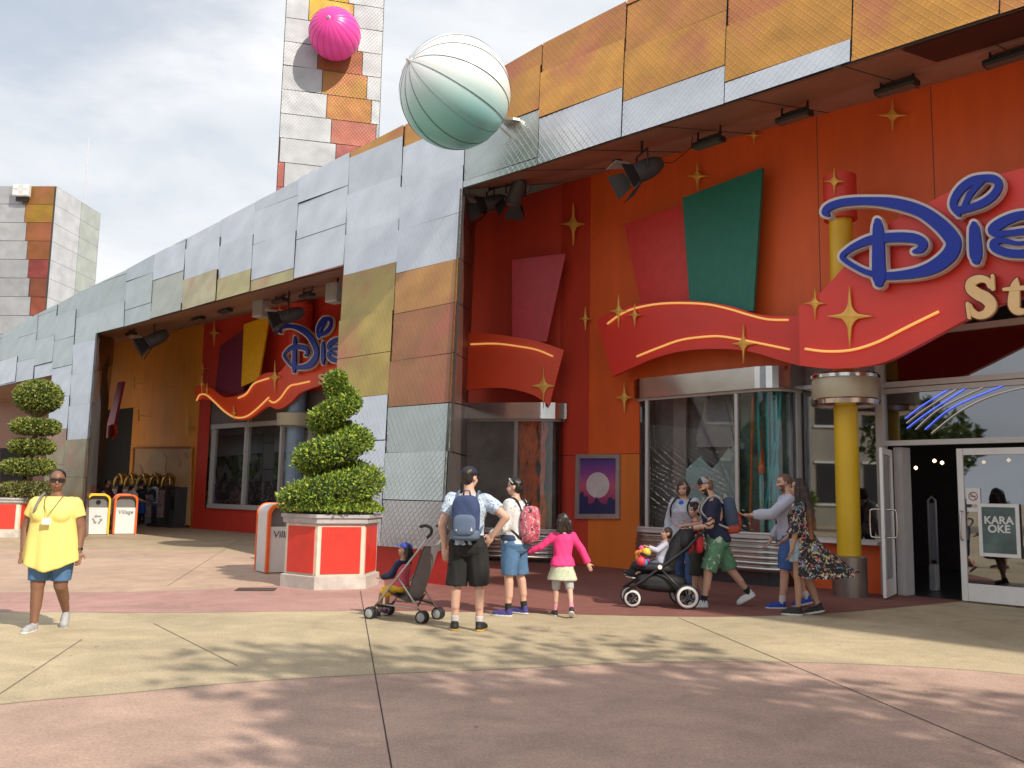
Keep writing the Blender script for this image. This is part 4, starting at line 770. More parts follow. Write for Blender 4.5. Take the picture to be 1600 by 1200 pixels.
gate(1456, 790, 'grey anti-theft gate standing just inside the open doorway')
tb = empty('blue_mat', (*Wp(1408, 916, -.3)[:2], .01), aW, 'folded blue cloth at the foot of the entrance jamb', 'cloth'); k = MB(); k.box((0, 0, .05), (.30, .12, .08)); k.box((.03, .05, .12), (.2, .1, .06)); k.build('fold', mat('blue_cloth', (.05, .13, .42), .8), tb, bevel=.03)
# ------------------------------------------------------------------ stage lights under the soffit
def bulb_light(P, aim, label, rod=.6, sc_=1.0):
    r = empty('stage_spotlight', P, 0, label, 'spotlight', 'spotlights under the soffit'); a = np.array(aim, float); a /= np.linalg.norm(a); x = np.cross(a, (0, 0, 1)); x /= np.linalg.norm(x); y = np.cross(x, a); R = frame3(x, y, a)
    k = MB(); k.lathe([(0, -.36*sc_), (.08*sc_, -.34*sc_), (.13*sc_, -.24*sc_), (.15*sc_, -.1*sc_), (.15*sc_, .12*sc_), (.17*sc_, .13*sc_), (.17*sc_, .17*sc_), (.14*sc_, .17*sc_), (.13*sc_, .10*sc_), (0, .08*sc_)], (0, 0, 0), 20, R=R); k.build('body', M_DGREY, r, True).modifiers.new('e', 'EDGE_SPLIT').split_angle = rad(35)
    for i in range(4):
        an = i*math.pi/2; u = x*math.cos(an)+y*math.sin(an); v = np.cross(a, u); e0 = a*.17*sc_+u*.17*sc_; e1 = e0+a*.22*sc_+u*.11*sc_; k = MB(); q = .15*sc_
        nn = np.cross(v, e1-e0); nn /= np.linalg.norm(nn); k.slab([e0-v*q*.8, e0+v*q*.8, e1+v*q*1.25, e1-v*q*1.25], nn, .008); k.build('barn_door', M_BLACK if i != 1 else mat('door_pale', (.45, .45, .46), .4, .3), r)
    k = MB(); k.tube([x*.2*sc_, x*.2*sc_+np.array([0, 0, .28*sc_]), -x*.2*sc_+np.array([0, 0, .28*sc_]), -x*.2*sc_], .018, 6); k.build('yoke', M_BLACK, r)
    k = MB(); k.tube([(0, 0, .28*sc_), (0, 0, .28*sc_+rod)], .025, 8); k.build('hanger', M_BLACK, r)
    k = MB(); k.tube([tuple(-a*.34*sc_), tuple(-a*.55*sc_+np.array([0, 0, -.12])), tuple(-a*.8*sc_+np.array([.1, 0, .05])), tuple(-a*.85*sc_+np.array([.15, .1, .28*sc_+rod]))], .008, 5); k.build('cable', M_BLACK, r)
    return r
bulb_light(atY(1003, 268, 15.6), (-.75, -.2, -.45), 'black spotlight with open flaps in front of the big orange-red wall', .35, 1.25)
bulb_light(atY(766, 318, 18.6), (-.75, -.3, -.35), 'left one of the pair of spotlights on the bar at the pillar top', .3, 1.1); bulb_light(atY(806, 304, 18.2), (-.2, .5, -.5), 'right one of the pair of spotlights on the bar at the pillar top', .35, 1.1)
k = MB(); a, b_ = atY(764, 296, 18.6), atY(845, 273, 18.0); c = (a+b_)/2; k.tube([a-c, b_-c], .035, 8); k.tube([(a-c)*.3, (a-c)*.3+np.array([0, 0, .35])], .02, 6); k.tube([(b_-c)*.3, (b_-c)*.3+np.array([0, 0, .35])], .02, 6); o = k.build('lighting_bar', M_BLACK); o.location = V3(c); tag(o, 'black lighting bar carrying two spotlights at the pillar top', 'lighting bar')
bulb_light(atY(240, 531, 29.5), (-.7, -.3, -.5), 'spotlight hanging in front of the orange wall at far left', .55, 1.5); bulb_light(atY(450, 494, 24.3), (-.8, -.2, -.35), 'spotlight hanging in front of the far blue letters', .5, 1.3)
def flood(x, y, d, wd, label):
    P = atY(x, y, d); r = empty('flood_light', P, math.atan2(WDr[1], WDr[0]), label, 'flood light', 'flat flood lights under the soffit'); k = MB(); k.box((0, 0, 0), (wd, .22, .10)); k.build('housing', M_BLACK, r, bevel=.03)
    k = MB(); k.box((0, -.02, -.054), (wd*.86, .16, .006)); k.build('lens', mat('flood_lens', (.10, .10, .10), .1), r); k = MB()
    for s_ in (-1, 1): k.tube([(s_*wd*.38, 0, .05), (s_*wd*.38, .03, .26)], .018, 6)
    k.tube([(-wd*.4, .03, .12), (wd*.4, .03, .12)], .02, 6); k.build('bracket', M_BLACK, r)
for a in ((1107, 223, 15.2, .62, 'flat black flood light right of the single spotlight on the big wall'), (1241, 183, 14.2, .62, 'flat black flood light second along the big wall soffit'), (1401, 137, 13.2, .66, 'flat black flood light above the yellow column top star'), (1578, 90, 12.1, .7, 'flat black flood light at the right edge of the view'),
          (352, 486, 27.2, .7, 'flat flood light under the far soffit near the red corner'), (437, 470, 25.2, .7, 'flat flood light under the far soffit above the blue letters'), (310, 498, 29.0, .7, 'flat flood light under the far soffit above the orange wall'), (480, 462, 24.0, .6, 'flat flood light under the far soffit nearest the big pillar'), (205, 522, 30.5, .6, 'flat flood light in the far left corner of the orange recess')): flood(*a)
def speaker(x, y, d, label):
    r = empty('speaker_box', atY(x, y, d), rad(-35), label, 'speaker', 'pale speakers under the far soffit'); k = MB(); k.box((0, 0, 0), (.42, .34, .52)); k.build('cabinet', mat('speaker_pale', (.42, .40, .40), .6), r, bevel=.04); k = MB(); k.box((0, -.175, 0), (.34, .01, .44)); k.build('grille', mat('speaker_grille', (.30, .29, .29), .7), r); k = MB(); k.tube([(0, .05, .26), (0, .1, .55)], .025); k.build('bracket', M_BLACK, r)
speaker(524, 458, 22.6, 'pale speaker box tucked against the big pillar'); speaker(408, 483, 26.0, 'pale speaker box hanging above the yellow panel')
k = MB(); k.lathe([(0, -.10), (.06, -.085), (.10, -.03), (.105, 0)], (0, 0, 0), 18); o = k.build('dome_camera', M_BLACK, None, True); o.location = V3(atY(965, 252, 17.3)); tag(o, 'small black dome camera under the soffit left of the single spotlight', 'camera')
# ------------------------------------------------------------------ balls
def ball(px, py, rpx, d, pole, label, mball, seamcol, gores, anchor, seam_r=.006):
    c = atY(px, py, d); R_ = rpx/FPX*d*1.035; r = empty('inflatable_ball', c, 0, label, 'ball'); p = _R*pole[0]+_U*pole[1]-_F*pole[2]; p /= np.linalg.norm(p); x = np.cross(p, (0, 0, 1)); x /= np.linalg.norm(x); y = np.cross(p, x); Rm = frame3(x, y, p)
    k = MB(); n = 40; seg = gores*6; vs = []
    for i in range(n+1):
        th = math.pi*i/n
        for j in range(seg):
            an = 2*math.pi*j/seg; g_ = (abs((j % 6)-3)/3); q = R_*(1-.012*math.sin(th)*g_**2); vs.append(Rm@np.array([q*math.sin(th)*math.cos(an), q*math.sin(th)*math.sin(an), q*math.cos(th)]))
    k.add(vs, [(i*seg+j, (i+1)*seg+j, (i+1)*seg+(j+1) % seg, i*seg+(j+1) % seg) for i in range(n) for j in range(seg)]); k.build('skin', mball, r, True)
    k = MB()
    for j in range(gores):
        an = 2*math.pi*j/gores; k.tube([Rm@np.array([R_*.996*math.sin(t)*math.cos(an), R_*.996*math.sin(t)*math.sin(an), R_*.996*math.cos(t)]) for t in np.linspace(.06, math.pi-.06, 36)], seam_r, 4)
    k.build('seam', seamcol, r); k = MB(); k.lathe([(R_*.075, -.01), (R_*.07, .02), (R_*.03, .03), (R_*.025, .09), (0, .10)], tuple(p*R_*.99), 16, R=Rm); k.build('valve', mat('valve_grey', (.5, .5, .52), .4), r, True)
    a = np.asarray(anchor)-c; k = MB(); u = a/np.linalg.norm(a); k.tube([u*R_*.95, a], .06, 8); k.tube(smooth_path([u*R_*.9+np.array([.1, 0, -.25]), (u*R_*.6+a*.5)+np.array([.1, 0, -.40]), a+np.array([0, 0, -.25])], 5), .018, 6); k.lathe([(.20, -.02), (.20, .03)], tuple(a), 12); k.build('bracket', M_BRUSH, r)
    return R_
def mat_grad(name, lo, hi, z0, z1):
    m = bpy.data.materials.new(name); m.use_nodes = True; t = m.node_tree; b = t.nodes['Principled BSDF']; b.inputs['Roughness'].default_value = .35; b.inputs['Coat Weight'].default_value = .2
    tcn = t.nodes.new('ShaderNodeTexCoord'); s_ = t.nodes.new('ShaderNodeSeparateXYZ'); t.links.new(tcn.outputs['Object'], s_.inputs[0]); mr = t.nodes.new('ShaderNodeMapRange'); mr.interpolation_type = 'SMOOTHSTEP'; mr.inputs[1].default_value = z0; mr.inputs[2].default_value = z1; t.links.new(s_.outputs[2], mr.inputs[0])
    x = t.nodes.new('ShaderNodeMixRGB'); x.inputs[1].default_value = lo+(1,); x.inputs[2].default_value = hi+(1,); t.links.new(mr.outputs[0], x.inputs[0]); t.links.new(x.outputs[0], b.inputs['Base Color']); return m
ball(711, 145, 88, 16.4, (-.75, .375, .55), 'big inflatable ball fading from white to teal on the silver fascia', mat_grad('ball_teal', (.20, .58, .60), (.82, .82, .84), -.95, .30), mat('ball_seam', (.12, .20, .21), .5), 14, onpl(802, 192, FA, FN), .008)
# ------------------------------------------------------------------ towers behind
def tower(nm, label, P, d, x0, x1, z_top, rowh, bandf, depth, ztop2=None):
    """P plan origin, d plan direction of the front; panels as one cladding mesh"""
    r = empty(nm, (P[0], P[1], 0), 0, label, 'tower'); d = np.array([d[0], d[1], 0.]); d /= np.linalg.norm(d); n = np.array([d[1], -d[0], 0]); n = n if n[1] < 0 else -n; up = np.array([0, 0, 1.])
    mb = MB(); nr = int(z_top/rowh)+1; Wd = x1-x0
    for j in range(nr):
        zt = z_top-j*rowh; zb = zt-rowh
        for a, b_, c in bandf(j, Wd):
            a, b_ = max(0, a), min(Wd, b_)
            if b_-a < .03: continue
            P4 = [d*(x0+a+.012)+up*(zb+.012), d*(x0+b_-.012)+up*(zb+.012), d*(x0+b_-.012)+up*(zt-.012), d*(x0+a+.012)+up*(zt-.012)]; q = random.uniform(.58, .70); tl = random.gauss(0, .012)
            mb.add([p+n*(tl*s_+.01) for p, s_ in zip(P4, (-1, 1, 1.4, -.6))], [(0, 1, 2, 3)], col=tuple(v*q for v in c), uv=[(a+j*.3, zb), (b_+j*.3, zb), (b_+j*.3, zt), (a+j*.3, zt)], mi=1 if c[0] > c[2]*1.6 else 0)
    mb.build('metal_cladding', [M_METAL2, M_PRINTM], r)
    k = MB(); c4 = [d*x0, d*x1, d*x1-n*depth, d*x0-n*depth]; k.add([p-n*.03 for p in c4]+[p-n*.03+up*z_top for p in c4], [(0, 1, 5, 4), (1, 2, 6, 5), (2, 3, 7, 6), (3, 0, 4, 7), (4, 5, 6, 7)]); k.build('core', M_BACK, r)
    mb = MB(); mb5 = MB()
    for j in range(nr):
        zt = z_top-j*rowh; zb = max(0, zt-rowh)
        for a, b_, c in ((0, depth*.55, SILV), (depth*.55, depth, SILG)):
            P5 = [d*(x0-.01)-n*(b_-.012)+up*zb, d*(x0-.01)-n*(a+.012)+up*zb, d*(x0-.01)-n*(a+.012)+up*(zt-.015), d*(x0-.01)-n*(b_-.012)+up*(zt-.015)]; mb5.add(P5, [(0, 1, 2, 3)], col=c, uv=[(a, zb), (b_, zb), (b_, zt), (a, zt)])

            P4 = [d*(x1+.01)-n*(a+.012)+up*zb, d*(x1+.01)-n*(b_-.012)+up*zb, d*(x1+.01)-n*(b_-.012)+up*(zt-.015), d*(x1+.01)-n*(a+.012)+up*(zt-.015)]; mb.add(P4, [(0, 1, 2, 3)], col=c, uv=[(a, zb), (b_, zb), (b_, zt), (a, zt)])
    mb.build('side_cladding', [M_METAL2], r); mb5.build('side_cladding', [M_METAL2], r); return r, d, n
TO = atY(432, 298, 31.)
def band1(j, W):
    a = (484-440)/154*W+(j-3)*.20; wb = 1.63; out = []; cols = [(.72, .46, .06), (.55, .22, .06), (.50, .17, .07), (.62, .33, .08), (.60, .27, .08), (.55, .20, .14), (.52, .16, .14), (.5, .13, .16)]; c = cols[max(0, min(7, j-2))]
    segs = sorted([(a, a+wb), (a-W-.05+.0, a+wb-W-.05)]); cur = 0
    for s0, s1 in segs:
        s0c, s1c = max(0, s0), min(W, s1)
        if s1c <= s0c: continue
        if s0c > cur+.02: out.append((cur, s0c, SILV))
        out.append((s0c, s1c, c if s0 >= 0 or j < 6 else (.55, .16, .13))); cur = s1c
    if cur < W: out.append((cur, W, SILV))
    return out
def z_at(px, py, d): return atY(px, py, d)[2]
TW = atY(592, 215, 31.9)[0]-TO[0]; ztow = z_at(447, 27, 31.)+2.75
tw, tD, tN = tower('panelled_tower', 'tall silver panelled tower with a stepped orange band and a pink ball', TO[:2], (TW, .9), 0, math.hypot(TW, .9), ztow, .917, band1, 5)
pb = atY(523, 53, 30.2); ball(523, 53, 41, 30.72, (-.03, .25, .95), 'hot pink inflatable ball on the silver tower', mat('ball_pink', (.78, .06, .36), .35, 0, .05, 2.), mat('ball_pink_seam', (.55, .03, .24), .5), 20, atY(523, 70, 31.6), .008)
LO = atY(-60, 500, 45.); LW = atY(82, 400, 45.)[0]-LO[0]
def band2(j, W):
    s0 = W*(87+j*4.7)/(142.); return [(0, s0*.5, SILV), (s0*.5, s0, SILV), (s0, W*.985, [(.60, .30, .07), (.66, .38, .05), (.52, .19, .07), (.48, .17, .06), (.42, .08, .07), (.45, .14, .07), (.45, .12, .06), (.4, .1, .06)][min(j, 7)])]
lt, lD, lN = tower('panelled_tower', 'silver panelled tower at the left with an orange stepped edge', LO[:2], (1, -.04), 0, LW, z_at(60, 292, 45.), .975, band2, 4.6)
fl = empty('flood_light_array', atY(34, 298, 44.6), 0, 'white square lamp cluster on top of the left tower', 'flood light'); k = MB(); k.box((0, 0, 0), (.85, .25, .62)); k.build('housing', mat('lamp_white', (.6, .6, .6), .5), fl, bevel=.03)
k = MB(); [k.box((sx*.25, -.13, sz*.17), (.22, .02, .17)) for sx in (-1, 1) for sz in (-1, 1)]; k.build('lamps', mat('lamp_lens', (.8, .8, .82), .2), fl); k = MB(); k.box((0, .1, -.42), (.6, .1, .22)); k.build('bracket', M_BLACK, fl)
an = empty('antenna_mast', (*atY(122, 470, 52)[:2], 0), 0, 'thin antenna mast rising behind the left tower', 'antenna'); a0 = atY(122, 470, 52); a1 = atY(139, 215, 52); k = MB(); base = np.array(an.location); k.tube([(0, 0, 0), a0-base, a1-base], [.06, .035, .018], 6); k.build('pole', M_FRAME, an)
k = MB()
for y in (352, 364, 379): p = atY(124, y, 52)-base; k.tube([p-[.25, 0, 0], p+[.25, 0, 0]], .025, 5)
k.build('aerial', M_FRAME, an)
#@@PLANTS
# ------------------------------------------------------------------ planters and clipped bushes
def planter(c, rz, side, hgt, label):
    r = empty('planter', (c[0], c[1], 0), rz, label, 'planter'); R_ = side
    def hexa(q, z): return [(q*math.cos(math.pi/3*i), q*math.sin(math.pi/3*i), z) for i in range(6)]
    def ring(mb, prof, cap=False):
        n = len(prof); vs = [p for q, z in prof for p in hexa(q, z)]; mb.add(vs, [(i*6+j, i*6+(j+1) % 6, (i+1)*6+(j+1) % 6, (i+1)*6+j) for i in range(n-1) for j in range(6)]+([tuple((n-1)*6+j for j in range(6))] if cap else []))
    k = MB(); ring(k, [(R_*1.03, 0), (R_*1.03, .19), (R_*.985, .20), (R_*.985, .205)]); k.build('plinth', mat('planter_grey', (.50, .46, .42), .6, 0, .22, 4.), r)
    k = MB(); ring(k, [(R_*.955, .19), (R_*.955, hgt-.14)]); k.build('body', mat('planter_cream', (.72, .62, .50), .5, 0, .14, 5.), r)
    for i in range(6):
        a, b_ = np.array(hexa(R_*.955, 0)[i]), np.array(hexa(R_*.955, 0)[(i+1) % 6]); t = b_-a; n = np.array([t[1], -t[0], 0]); n /= np.linalg.norm(n); k = MB(); f0, f1 = .085, .915
        k.slab([a+t*f0+n*.012+[0, 0, .235], a+t*f1+n*.012+[0, 0, .235], a+t*f1+n*.012+[0, 0, hgt-.185], a+t*f0+n*.012+[0, 0, hgt-.185]], n, .012); k.build('red_panel', mat('planter_red', (.62, .04, .026), .45, 0, .14, 3.), r)
    k = MB(); ring(k, [(R_*.97, hgt-.15), (R_*1.03, hgt-.13), (R_*1.03, hgt-.06), (R_*1.07, hgt-.05), (R_*1.07, hgt), (R_*.96, hgt), (R_*.96, hgt-.05)], True); k.build('rim', mat('planter_rim', (.42, .41, .42), .55, 0, .2, 5.), r)
    return r
def leaf_cloud(mb, pts, nrm, size, cols, up=.3, rnd=.7):
    for p, n in zip(pts, nrm):
        d = np.asarray(n)+RNG.normal(0, rnd, 3)+np.array([0, 0, up]); d /= np.linalg.norm(d)+1e-9; s_ = np.cross(d, RNG.normal(0, 1, 3)); s_ /= np.linalg.norm(s_)+1e-9; L_ = size*RNG.uniform(.6, 1.35); w_ = L_*.32; t = np.cross(d, s_)*L_*.12
        c = cols[RNG.integers(len(cols))]; v = RNG.uniform(.75, 1.2); mb.add([p-d*L_*.3, p+s_*w_+t, p+d*L_*.75, p-s_*w_+t], [(0, 1, 2, 3)], col=tuple(x*v for x in c))
GREENS = [(.10, .19, .022), (.15, .26, .03), (.065, .13, .018), (.24, .35, .035), (.33, .42, .045), (.19, .30, .03), (.40, .46, .06)]
PC1 = np.array([-2.80, 14.40]); ANG1 = math.atan2(.31, .72)
planter(PC1, ANG1+rad(0), .76, 1.12, 'red and cream hexagonal planter holding the spiral bush')
tp = empty('spiral_topiary', (*PC1, 1.08), 0, 'spiral clipped bright green bush in the nearer red planter', 'topiary'); k = MB(); k.tube([(0, 0, -.3), (.02, .01, .9), (.0, 0, 2.1)], [.06, .045, .02], 8); k.build('trunk', M_BARK, tp)
mb = MB(); core = MB(); path = []
TURN = 3.1
def spir(t):
    z = .24+1.98*t**.95; rad_ = .43*(1-t)**.85+.02; tr = .29*(1-t)**.75+.150; a = rad(200)+t*TURN*2*math.pi; return np.array([rad_*math.cos(a), rad_*math.sin(a), z]), tr
ts = np.linspace(0, 1, 80)
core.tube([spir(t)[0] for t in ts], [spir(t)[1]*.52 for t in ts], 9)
for i in range(27000):
    t = RNG.random()**1.35; c, tr = spir(t); u = RNG.normal(0, 1, 3); u /= np.linalg.norm(u); q = tr*(RNG.uniform(.80, 1.05)+(RNG.random() < .08)*.18); sc_ = np.array([1, 1, .62 if t < .8 else .9]); p = c+u*q*sc_
    leaf_cloud(mb, [p], [u], .050, GREENS, .35, .62)
# skirt filling the planter
for i in range(6500):
    a = RNG.random()*6.283; rr = math.sqrt(RNG.random())*.80; zz_ = .03+.40*(1-(rr/.84)**2)*RNG.random()**.4+.04; p = np.array([rr*math.cos(a), rr*math.sin(a), zz_]); leaf_cloud(mb, [p], [(p[0]*.8, p[1]*.8, .7)], .055, GREENS, .3, .55)
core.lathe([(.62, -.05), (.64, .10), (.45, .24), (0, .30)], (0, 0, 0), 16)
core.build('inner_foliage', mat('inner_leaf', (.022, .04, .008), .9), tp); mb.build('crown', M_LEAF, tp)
PC2 = gnd(10, 840)[:2]+np.array([-.55, .75]); planter(PC2, rad(22), 1.0, 1.10, 'red and cream planter with the tiered bush at the left edge')
t2 = empty('tiered_topiary', (*PC2, 1.05), 0, 'bush clipped into flat tiers with a round top at the left edge', 'topiary'); k = MB(); dd = float(PC2[1]); X = lambda px, y: atY(px, y, dd)-np.array([*PC2, 1.05])
tr_ = [X(44, 790)*[1, 1, 0], X(47, 745), X(50, 710), X(55, 680), X(60, 650), X(60, 625)]; k.tube(smooth_path(tr_, 4), .07, 7)
for q in range(9): a = q*.7; k.tube([X(58, 655), X(58, 655)+np.array([.35*math.cos(a), .35*math.sin(a), .25])], .02, 5); k.tube([X(47, 745), X(47, 745)+np.array([.5*math.cos(a), .5*math.sin(a), .15])], .02, 5)
k.build('trunk', mat('bark_pale', (.30, .20, .12), .9, 0, .3, 14), t2)
G2 = [(.20, .25, .045), (.13, .19, .03), (.27, .30, .055), (.09, .13, .025), (.32, .34, .08)]; G3 = [(.24, .20, .07), (.18, .21, .045), (.29, .25, .09), (.12, .13, .035)]
for ci, (px, y0, y1, w_) in enumerate(((60, 594, 646, 69), (56, 652, 682, 70), (50, 684, 712, 64), (45, 714, 744, 74), (43, 750, 782, 86))):
    c = X(px, (y0+y1)/2); rx = w_/2*dd/1400; rz_ = (y1-y0)/2*dd/1400*(1 if ci == 0 else .84); mb = MB(); co = MB(); pw = 1. if ci == 0 else .45
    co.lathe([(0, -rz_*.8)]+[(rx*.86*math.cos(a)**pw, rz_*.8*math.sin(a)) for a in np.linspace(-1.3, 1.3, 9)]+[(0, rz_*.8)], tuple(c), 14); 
    for i in range(4200 if ci == 0 else 3000):
        u = RNG.normal(0, 1, 3); u /= np.linalg.norm(u); el = math.asin(u[2]); az = math.atan2(u[1], u[0]); q = RNG.uniform(.86, 1.04); p = c+np.array([rx*math.cos(el)**pw*math.cos(az), rx*math.cos(el)**pw*math.sin(az), rz_*math.sin(el)])*q; leaf_cloud(mb, [p], [u], .078, G2 if ci < 4 else G3, .2, .6)
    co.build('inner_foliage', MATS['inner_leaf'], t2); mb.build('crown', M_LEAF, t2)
# ------------------------------------------------------------------ litter bins
def bin_(c, rz, colr, label, word=None, recycle=False, inner=None):
    r = empty('litter_bin', (c[0], c[1], 0), rz, label, 'litter bin', 'white litter bins with coloured arches'); W_, D_, H_ = .66, .62, 1.22; ra = .17
    arc = [(-W_/2, .02)]+[(-W_/2, H_-ra)]+[(-W_/2+ra-ra*math.cos(a), H_-ra+ra*math.sin(a)) for a in np.linspace(0, math.pi/2, 7)[1:]]; arc = arc+[(-x, z) for x, z in arc[::-1]]
    k = MB(); m = len(arc); k.add([(x, -D_/2+.03, z) for x, z in arc]+[(x, D_/2, z) for x, z in arc], [(i, i+m, i+m+1, i+1) for i in range(m-1)]); k.add([(x, D_/2, z) for x, z in arc], [tuple(range(m-1, -1, -1))]); k.build('shell', mat('bin_white', (.62, .62, .62), .45, 0, .05), r)
    k = MB(); k.box((0, -D_/2+.06, .42), (W_-.03, .06, .80)); k.build('front_panel', mat('bin_front', (.70, .70, .69), .45, 0, .04), r)
    k = MB(); k.add([(x*.96, -D_/2+.10, max(z, .8) if z < .8 else z-.01) for x, z in arc], [tuple(range(m))]); k.build('opening', mat('bin_opening', (.16, .15, .145), .6), r)
    k = MB(); s_ = .045
    for i in range(m-1):
        (x0, z0), (x1, z1) = arc[i], arc[i+1]; f = lambda x, z, g_: (x*(1-g_/(W_/2)) if True else x, z if z < .1 else z-g_*(z/H_))
        a0, a1 = f(x0, z0, s_), f(x1, z1, s_); yb, yf = -D_/2+.06, -D_/2-.02
        k.add([(x0*1.02, yf, z0), (x1*1.02, yf, z1), (a1[0], yf, a1[1]), (a0[0], yf, a0[1]), (x0*1.02, yb, z0), (x1*1.02, yb, z1), (a1[0], yb, a1[1]), (a0[0], yb, a0[1])], [(0, 3, 2, 1), (0, 1, 5, 4), (3, 7, 6, 2)])
    k.tube([(x*1.005, D_/2-.015, z) for x, z in arc], .02, 6); k.build('arch', mat('bin_arch_'+('a' if colr[1] > .3 else 'b'), colr, .45, 0, .04), r)
    if word: text_mesh(word, .17, 'lettering', mat('bin_ink', (.10, .10, .11)), np.array([0, -D_/2+.025, .68]), (1, 0, 0), (0, 0, 1), r, shear=.1)
    if recycle:
        for q in range(3):
            k = MB(); a = rad(90+120*q); R3 = lambda x, z: (x*math.cos(a)-z*math.sin(a), -D_/2+.026, .46+x*math.sin(a)+z*math.cos(a))
            k.add([R3(*p) for p in ((.07, -.10), (.12, -.10), (.12, .03), (.155, .03), (.095, .10), (.035, .03), (.07, .03))], [tuple(range(7))]); k.build('recycling_arrow', mat('recycle_grey', (.26, .30, .30)), r)
        k = MB(); k.lathe([(.07, 0), (.07, .01), (.05, .01), (.045, 0)], (0, -D_/2+.095, .98), 18, R=rotx(rad(90))); k.lathe([(0, .004), (.055, .004)], (0, -D_/2+.095, .98), 18, R=rotx(rad(90))); k.build('round_slot', M_BLACK, r)
    return r
bin_(gnd(141, 836)[:2]+np.array([.0, .35]), rad(28), (.85, .55, .01), 'recycling bin with a yellow arch beside the woman in yellow', recycle=True)
bin_(gnd(185, 835)[:2]+np.array([.0, .35]), rad(28), (.85, .13, .015), 'white bin with an orange arch right of the yellow recycling bin', 'Village')
bin_(gnd(437, 896)[:2]+np.array([-.10, .28]), rad(33), (.85, .13, .015), 'white bin with an orange arch behind the spiral bush planter', 'Village')
bn = gnd(428, 885)[:2]+np.array([.25, .9]); bin_(bn, rad(33), (.85, .55, .01), 'yellow-arched bin mostly hidden behind the orange-arched bin at the planter', recycle=True)
# ------------------------------------------------------------------ kiosks and mural at the far orange wall
mu = empty('mural_panel', W2(250, 760, .05), 0, 'tan mural panel with coin shapes on the orange wall behind the kiosks', 'mural'); c0 = np.array(mu.location); PWm = lambda x, y, o: W2(x, y, o)-c0
k = MB(); k.slab([PWm(*q, .10) for q in ((209, 700), (300, 699), (297, 820), (205, 820))], W2N, .06); k.build('board', mat('mural_tan', (.60, .36, .18), .6, 0, .16, 1.2), mu)
k = MB()
for x, y, a, b_ in ((251, 722, 9, 16), (251, 738, 8, 10), (278, 722, 4, 8), (291, 711, 3, 6), (215, 736, 7, 11)): k = MB(); k.slab([PWm(x+a*math.cos(t), y+b_*math.sin(t), .12+.004*(y > 730)) for t in np.linspace(0, 6.283, 25)[:-1]], W2N, .015); k.build('coin_shape', mat('mural_coin', (.46, .27, .12), .5, .1, .2, 5.), mu)
k = MB(); P = [PWm(*q, .13) for q in ((209, 700), (300, 699), (297, 820), (205, 820), (209, 700))]; k.tube(P, .04, 6); k.build('frame', mat('mural_frame', (.55, .20, .05), .5), mu)
kg = mat('kiosk_gold', (.55, .33, .08), .3, .8, .15); kb = mat('kiosk_dark', (.045, .038, .035), .5); kp_ = mat_print('kiosk_print', (.45, .32, .34), [((.5, .3, .12), .4), ((.2, .1, .12), .7)], 12., .45)
def kiosk(px, label):
    p = W2(px, 790, .35); r = empty('coin_press_kiosk', (p[0], p[1], 0), math.atan2(W2D[1], W2D[0]), label, 'kiosk', 'coin press kiosks at the orange wall'); k = MB(); k.box((0, 0, .75), (.52, .55, 1.5)); k.box((0, -.05, .05), (.6, .75, .1)); k.build('cabinet', kb, r, bevel=.03)
    k = MB(); k.box((0, -.285, .85), (.44, .02, 1.0)); k.build('printed_front', kp_, r)
    k = MB(); k.tube([(0, .25*1.1*math.sin(a)-.02+0, 1.55+.36*math.cos(a)) for a in np.linspace(-1.9, 1.9, 16)], [.09*(1.0-.4*abs(a)/1.9) for a in np.linspace(-1.9, 1.9, 16)], 6)
    k.tube([(.0+.26*math.sin(a), -.1, 1.55+.40*math.cos(a)) for a in np.linspace(-1.7, 1.7, 16)], .06, 6); k.build('gold_hoop', kg, r, True); k = MB(); k.box((0, .02, 1.52), (.34, .1, .42)); k.build('screen', mat('kiosk_screen', (.3, .22, .14), .3), r); return r
for px, lb in ((188, 'leftmost gold-hooped kiosk, in front of the white shirted person'), (205, 'second gold-hooped kiosk from the left at the orange wall'), (224, 'third gold-hooped kiosk, in front of the boy with blue shorts'), (243, 'fourth gold-hooped kiosk, in front of the person with the white hood'), (262, 'rightmost gold-hooped kiosk next to the dark cabinet')): kiosk(px, lb)
p = W2(279, 790, .30); dk_ = empty('dark_cabinet', (p[0], p[1], 0), math.atan2(W2D[1], W2D[0]), 'plain dark grey cabinet right of the kiosks', 'cabinet'); k = MB(); k.box((0, 0, .72), (.42, .5, 1.44)); k.box((0, 0, .03), (.6, .7, .06)); k.box((0, -.05, 1.46), (.46, .55, .04)); k.build('body', M_DGREY, dk_, bevel=.02); k = MB(); k.box((0, -.252, .9), (.3, .01, .5)); k.build('door', M_BLACK, dk_)
